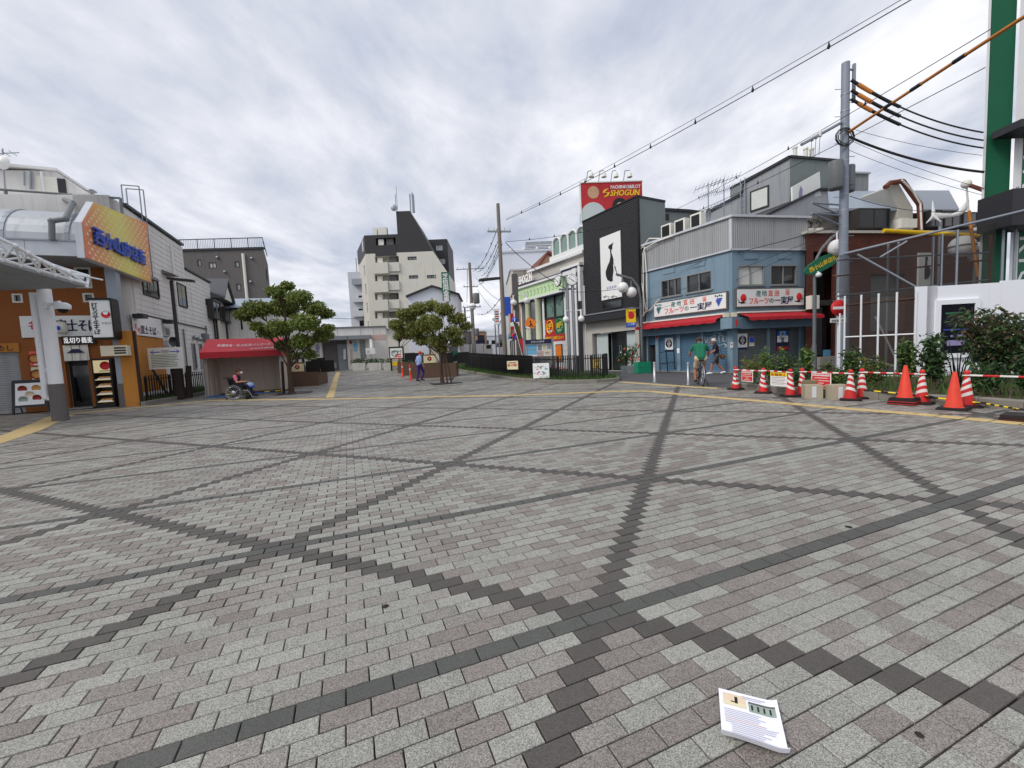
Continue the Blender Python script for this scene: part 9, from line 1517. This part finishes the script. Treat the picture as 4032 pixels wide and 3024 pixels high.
P1('obox', 'seat', 'black', wc, (0, .0, .4), .44, .46, .08); m = MB(); m.hexa([(-.22, -.22, .48), (.22, -.22, .48), (.22, -.27, .48), (-.22, -.27, .48), (-.22, -.29, .92), (.22, -.29, .92), (.22, -.34, .92), (-.22, -.34, .92)]); m.build('backrest', 'black', wc); P1('obox', 'battery_box', 'dark_metal', wc, (0, -.08, .18), .3, .34, .18); m = MB(); m.obox((.25, .24, .69), .08, .12, .05); m.cyl((.25, .26, .74), (.25, .28, .86), .012); m.build('joystick', 'black', wc); m = MB(); m.cyl((-.2, -.4, .08), (-.2, -.1, .2), .014); m.cyl((.2, -.4, .08), (.2, -.1, .2), .014); m.ball((-.2, -.42, .07), .04, 8); m.ball((.2, -.42, .07), .04, 8); m.build('anti_tip', 'black', wc)
J = dict(hips=(0, -.1, .58), neck=(0, -.02, 1.06), head=(0, .08, 1.2), shL=(-.18, -.05, 1.0), shR=(.18, -.05, 1.0), elL=(-.24, .02, .76), elR=(.25, .02, .76), wrL=(-.2, .24, .74), wrR=(.24, .24, .76), handL=(-.17, .32, .74), handR=(.25, .32, .77), hipL=(-.1, -.06, .56), hipR=(.1, -.06, .56), knL=(-.11, .36, .58), knR=(.11, .38, .57), anL=(-.11, .5, .2), anR=(.11, .5, .2), toeL=(-.12, .66, .135), toeR=(.12, .66, .135), face=(0, 1, -.05))
human('person in pink shirt and dark vest wearing a white mask seated in the wheelchair', (*a, 0), WR, J, dict(top='cloth_navy', skin='skin', legs='cloth_navy', shoe='rubber', hair='hair_brown', sleeve=.02, mask=True))
pe = [o for o in COL.objects if o.name.startswith('person')][-1]
for s in ('L', 'R'): m = MB(); p, q = V(*J['sh'+s]), V(*J['el'+s]); m.cyl(p+(q-p)*-.1, p.lerp(q, .72), .074, .06, 14); m.ball(p, .073, 12); m.build('sleeve', 'cloth_pink', pe)
q = V(.0, .42, .6); m = MB(); m.v = []; bgp = thing('carrier_bag', 'blue and white carrier bag on the lap of the wheelchair user', 'bag', (a[0]+.42, a[1]+.1, .55)); bq_ = V(a[0]+.42, a[1]+.1, .6); m.ball(bq_, .16, 12, 0, (1, .9, .75)); m.build('bag', 'cloth_blue', bgp); P1('ball', 'bag_end', 'ink_blue', bgp, bq_+V(.12, -.02, -.07), .08, 10, 0, (1, 1, .8))
# pigeon
q = V(*gp(1776, 1500), 0); q.z = zg(q.x, q.y); t = thing('pigeon', 'dark grey pigeon on the paving right of the staked tree', 'bird', tuple(q)); m = MB(); m.ball(q+V(0, 0, .12), .1, 12, 0, (1.45, .75, .75)); m.ball(q+V(.13, 0, .17), .05, 8); m.cyl(q+V(.09, 0, .14), q+V(.14, 0, .2), .05, .035); m.ball(q+V(.15, 0, .23), .042, 8); m.cyl(q+V(-.1, 0, .12), q+V(-.28, 0, .09), .05, .02); m.build('body', 'beak', t); P1('cyl', 'beak', 'ink_black', t, q+V(.18, 0, .225), q+V(.22, 0, .215), .012, .003); m = MB(); [m.cyl(q+V(.02, s, .06), q+V(.03, s, .0), .008) for s in (-.03, .03)]; m.build('leg', 'bowl_red', t)

# ============================================================ OVERHEAD WIRES
def wire(label, a, b, sag, r=.014, m_='cable', n=18, marks=0, name='overhead_wire', cat='wire', group='overhead wires', seg2=None):
    a = Vector(a); b = Vector(b); t = thing(name, label, cat, tuple(a), group); P = [a.lerp(b, k/n)-V(0, 0, 4*sag*(k/n)*(1-k/n)) for k in range(n+1)]; P1('tube', 'strand', m_, t, P, r, 5)
    for k in range(1, marks+1): f = k/(marks+1); p = a.lerp(b, f)-V(0, 0, 4*sag*f*(1-f)); P1('lathe', 'bird_spike', 'cable', t, p-V(0, 0, .03), [(.025, 0), (.045, .04), (.02, .12), (.001, .2)], 6)
    if seg2:
        for f0, f1, rr0, mm in seg2: m = MB(); k0, k1 = int(f0*n), max(int(f1*n), int(f0*n)+1); m.tube(P[k0:k1+1], rr0, 8); m.build('line_cover', mm, t)
    return t
top = V(-.07, 27, 0)
wire('longest high wire crossing from concrete pole to the top of the picture', at(1992, 866, 27), at(3680, -55, 9.5), .25, .013, marks=9); wire('twin of the longest high wire just above it', at(1992, 862, 27), at(3675, -75, 9.5), .18, .008)
wire('wire from concrete pole to the dark shop corner', at(1992, 952, 27), at(2505, 872, 24), .15, .014, marks=4); wire('thick sagging service cable from concrete pole down to the hall', at(1990, 955, 27), at(2235, 1140, 24), .25, .022); wire('low service cable from hall clock side to dark shop edge', at(2255, 1150, 24), at(2525, 1120, 23.5), .12, .014)
wire('high wire passing above the antenna to the upper right', at(2640, 835, 30), at(3900, 115, 12), .2, .013, marks=4); wire('second high wire below it passing behind the steel pole', at(2620, 885, 30), at(3880, 265, 12.5), .2, .013, marks=3)
wire('dark service wire across the blue shop front', at(2522, 1078, 23.5), at(3300, 890, 16.7), .1, .016); wire('thin service wire across the blue shop windows', at(2530, 1190, 23.4), at(3300, 905, 16.7), .12, .01); wire('lower thin service wire across the fruit signs', at(2600, 1215, 22.5), at(3290, 915, 16.7), .2, .009)
for i, (y0, y1) in enumerate(((315, 522), (355, 553), (390, 583))): wire(('topmost', 'middle', 'lowest')[i]+' of three insulated lines from steel pole to green tower', at(3352, y0, 16.6), at(3872, y1, 15.3), .28, .028, seg2=((.05, .42, .055, 'bar_black'), (.08, .2, .07, 'cable_orange')))
wire('thick orange sheathed cable rising from steel pole to the upper right', at(3338, 522, 16.6), at(4090, 28, 10.5), -.02, .05, 'cable_orange', seg2=((.3, .34, .06, 'bar_black'), (.48, .52, .06, 'bar_black'), (.7, .73, .06, 'bar_black')))
wire('dark sheathed cable falling from steel pole to green tower', at(3340, 538, 16.6), at(3874, 678, 15.3), .2, .045, 'rubber'); wire('thin wire from steel pole to green tower above the sheathed cable', at(3370, 512, 16.6), at(3868, 612, 15.3), .1, .008); wire('thin wire sloping from steel pole toward the jib arm', at(3340, 548, 16.6), at(3872, 742, 15.3), .12, .008); wire('lowest thin wire sloping from steel pole behind the jib', at(3340, 590, 16.6), at(3868, 768, 15.3), .1, .008)
wire('barbed looking thin wire from steel pole across the roofs', at(3345, 772, 16.7), at(3800, 830, 18), .25, .012)
for i, (x0, y0, x1, y1) in enumerate(((1958, 900, 1862, 1068), (1975, 912, 1880, 1070), (1972, 935, 1895, 1085), (1975, 950, 1890, 1105), (1978, 960, 1885, 1120), (1985, 1150, 1880, 1235))): wire('street cable %s in the fan left of the concrete pole' % ('first', 'second', 'third', 'fourth', 'fifth', 'lowest')[i], at(x0, y0, 27), at(x1, y1, 46), .6, .022, marks=5 if i < 2 else 3)
wire('thin cable between the two far street poles', at(1840, 1060, 46), at(1838, 1190, 70), .5, .03); wire('far cable crossing the street to the right houses', at(1875, 1095, 46), at(1985, 1190, 44), .4, .02); wire('second far cable crossing the street lower down', at(1880, 1140, 46), at(1990, 1265, 44), .3, .02); wire('thin far wire in the gap left of the tall apartment', at(1300, 1252, 60), at(1400, 1255, 60), .05, .03)
print('objects', len(bpy.data.objects), 'tris', sum(len(m_.loop_triangles) if m_.loop_triangles else len(m_.polygons)*2 for m_ in bpy.data.meshes))
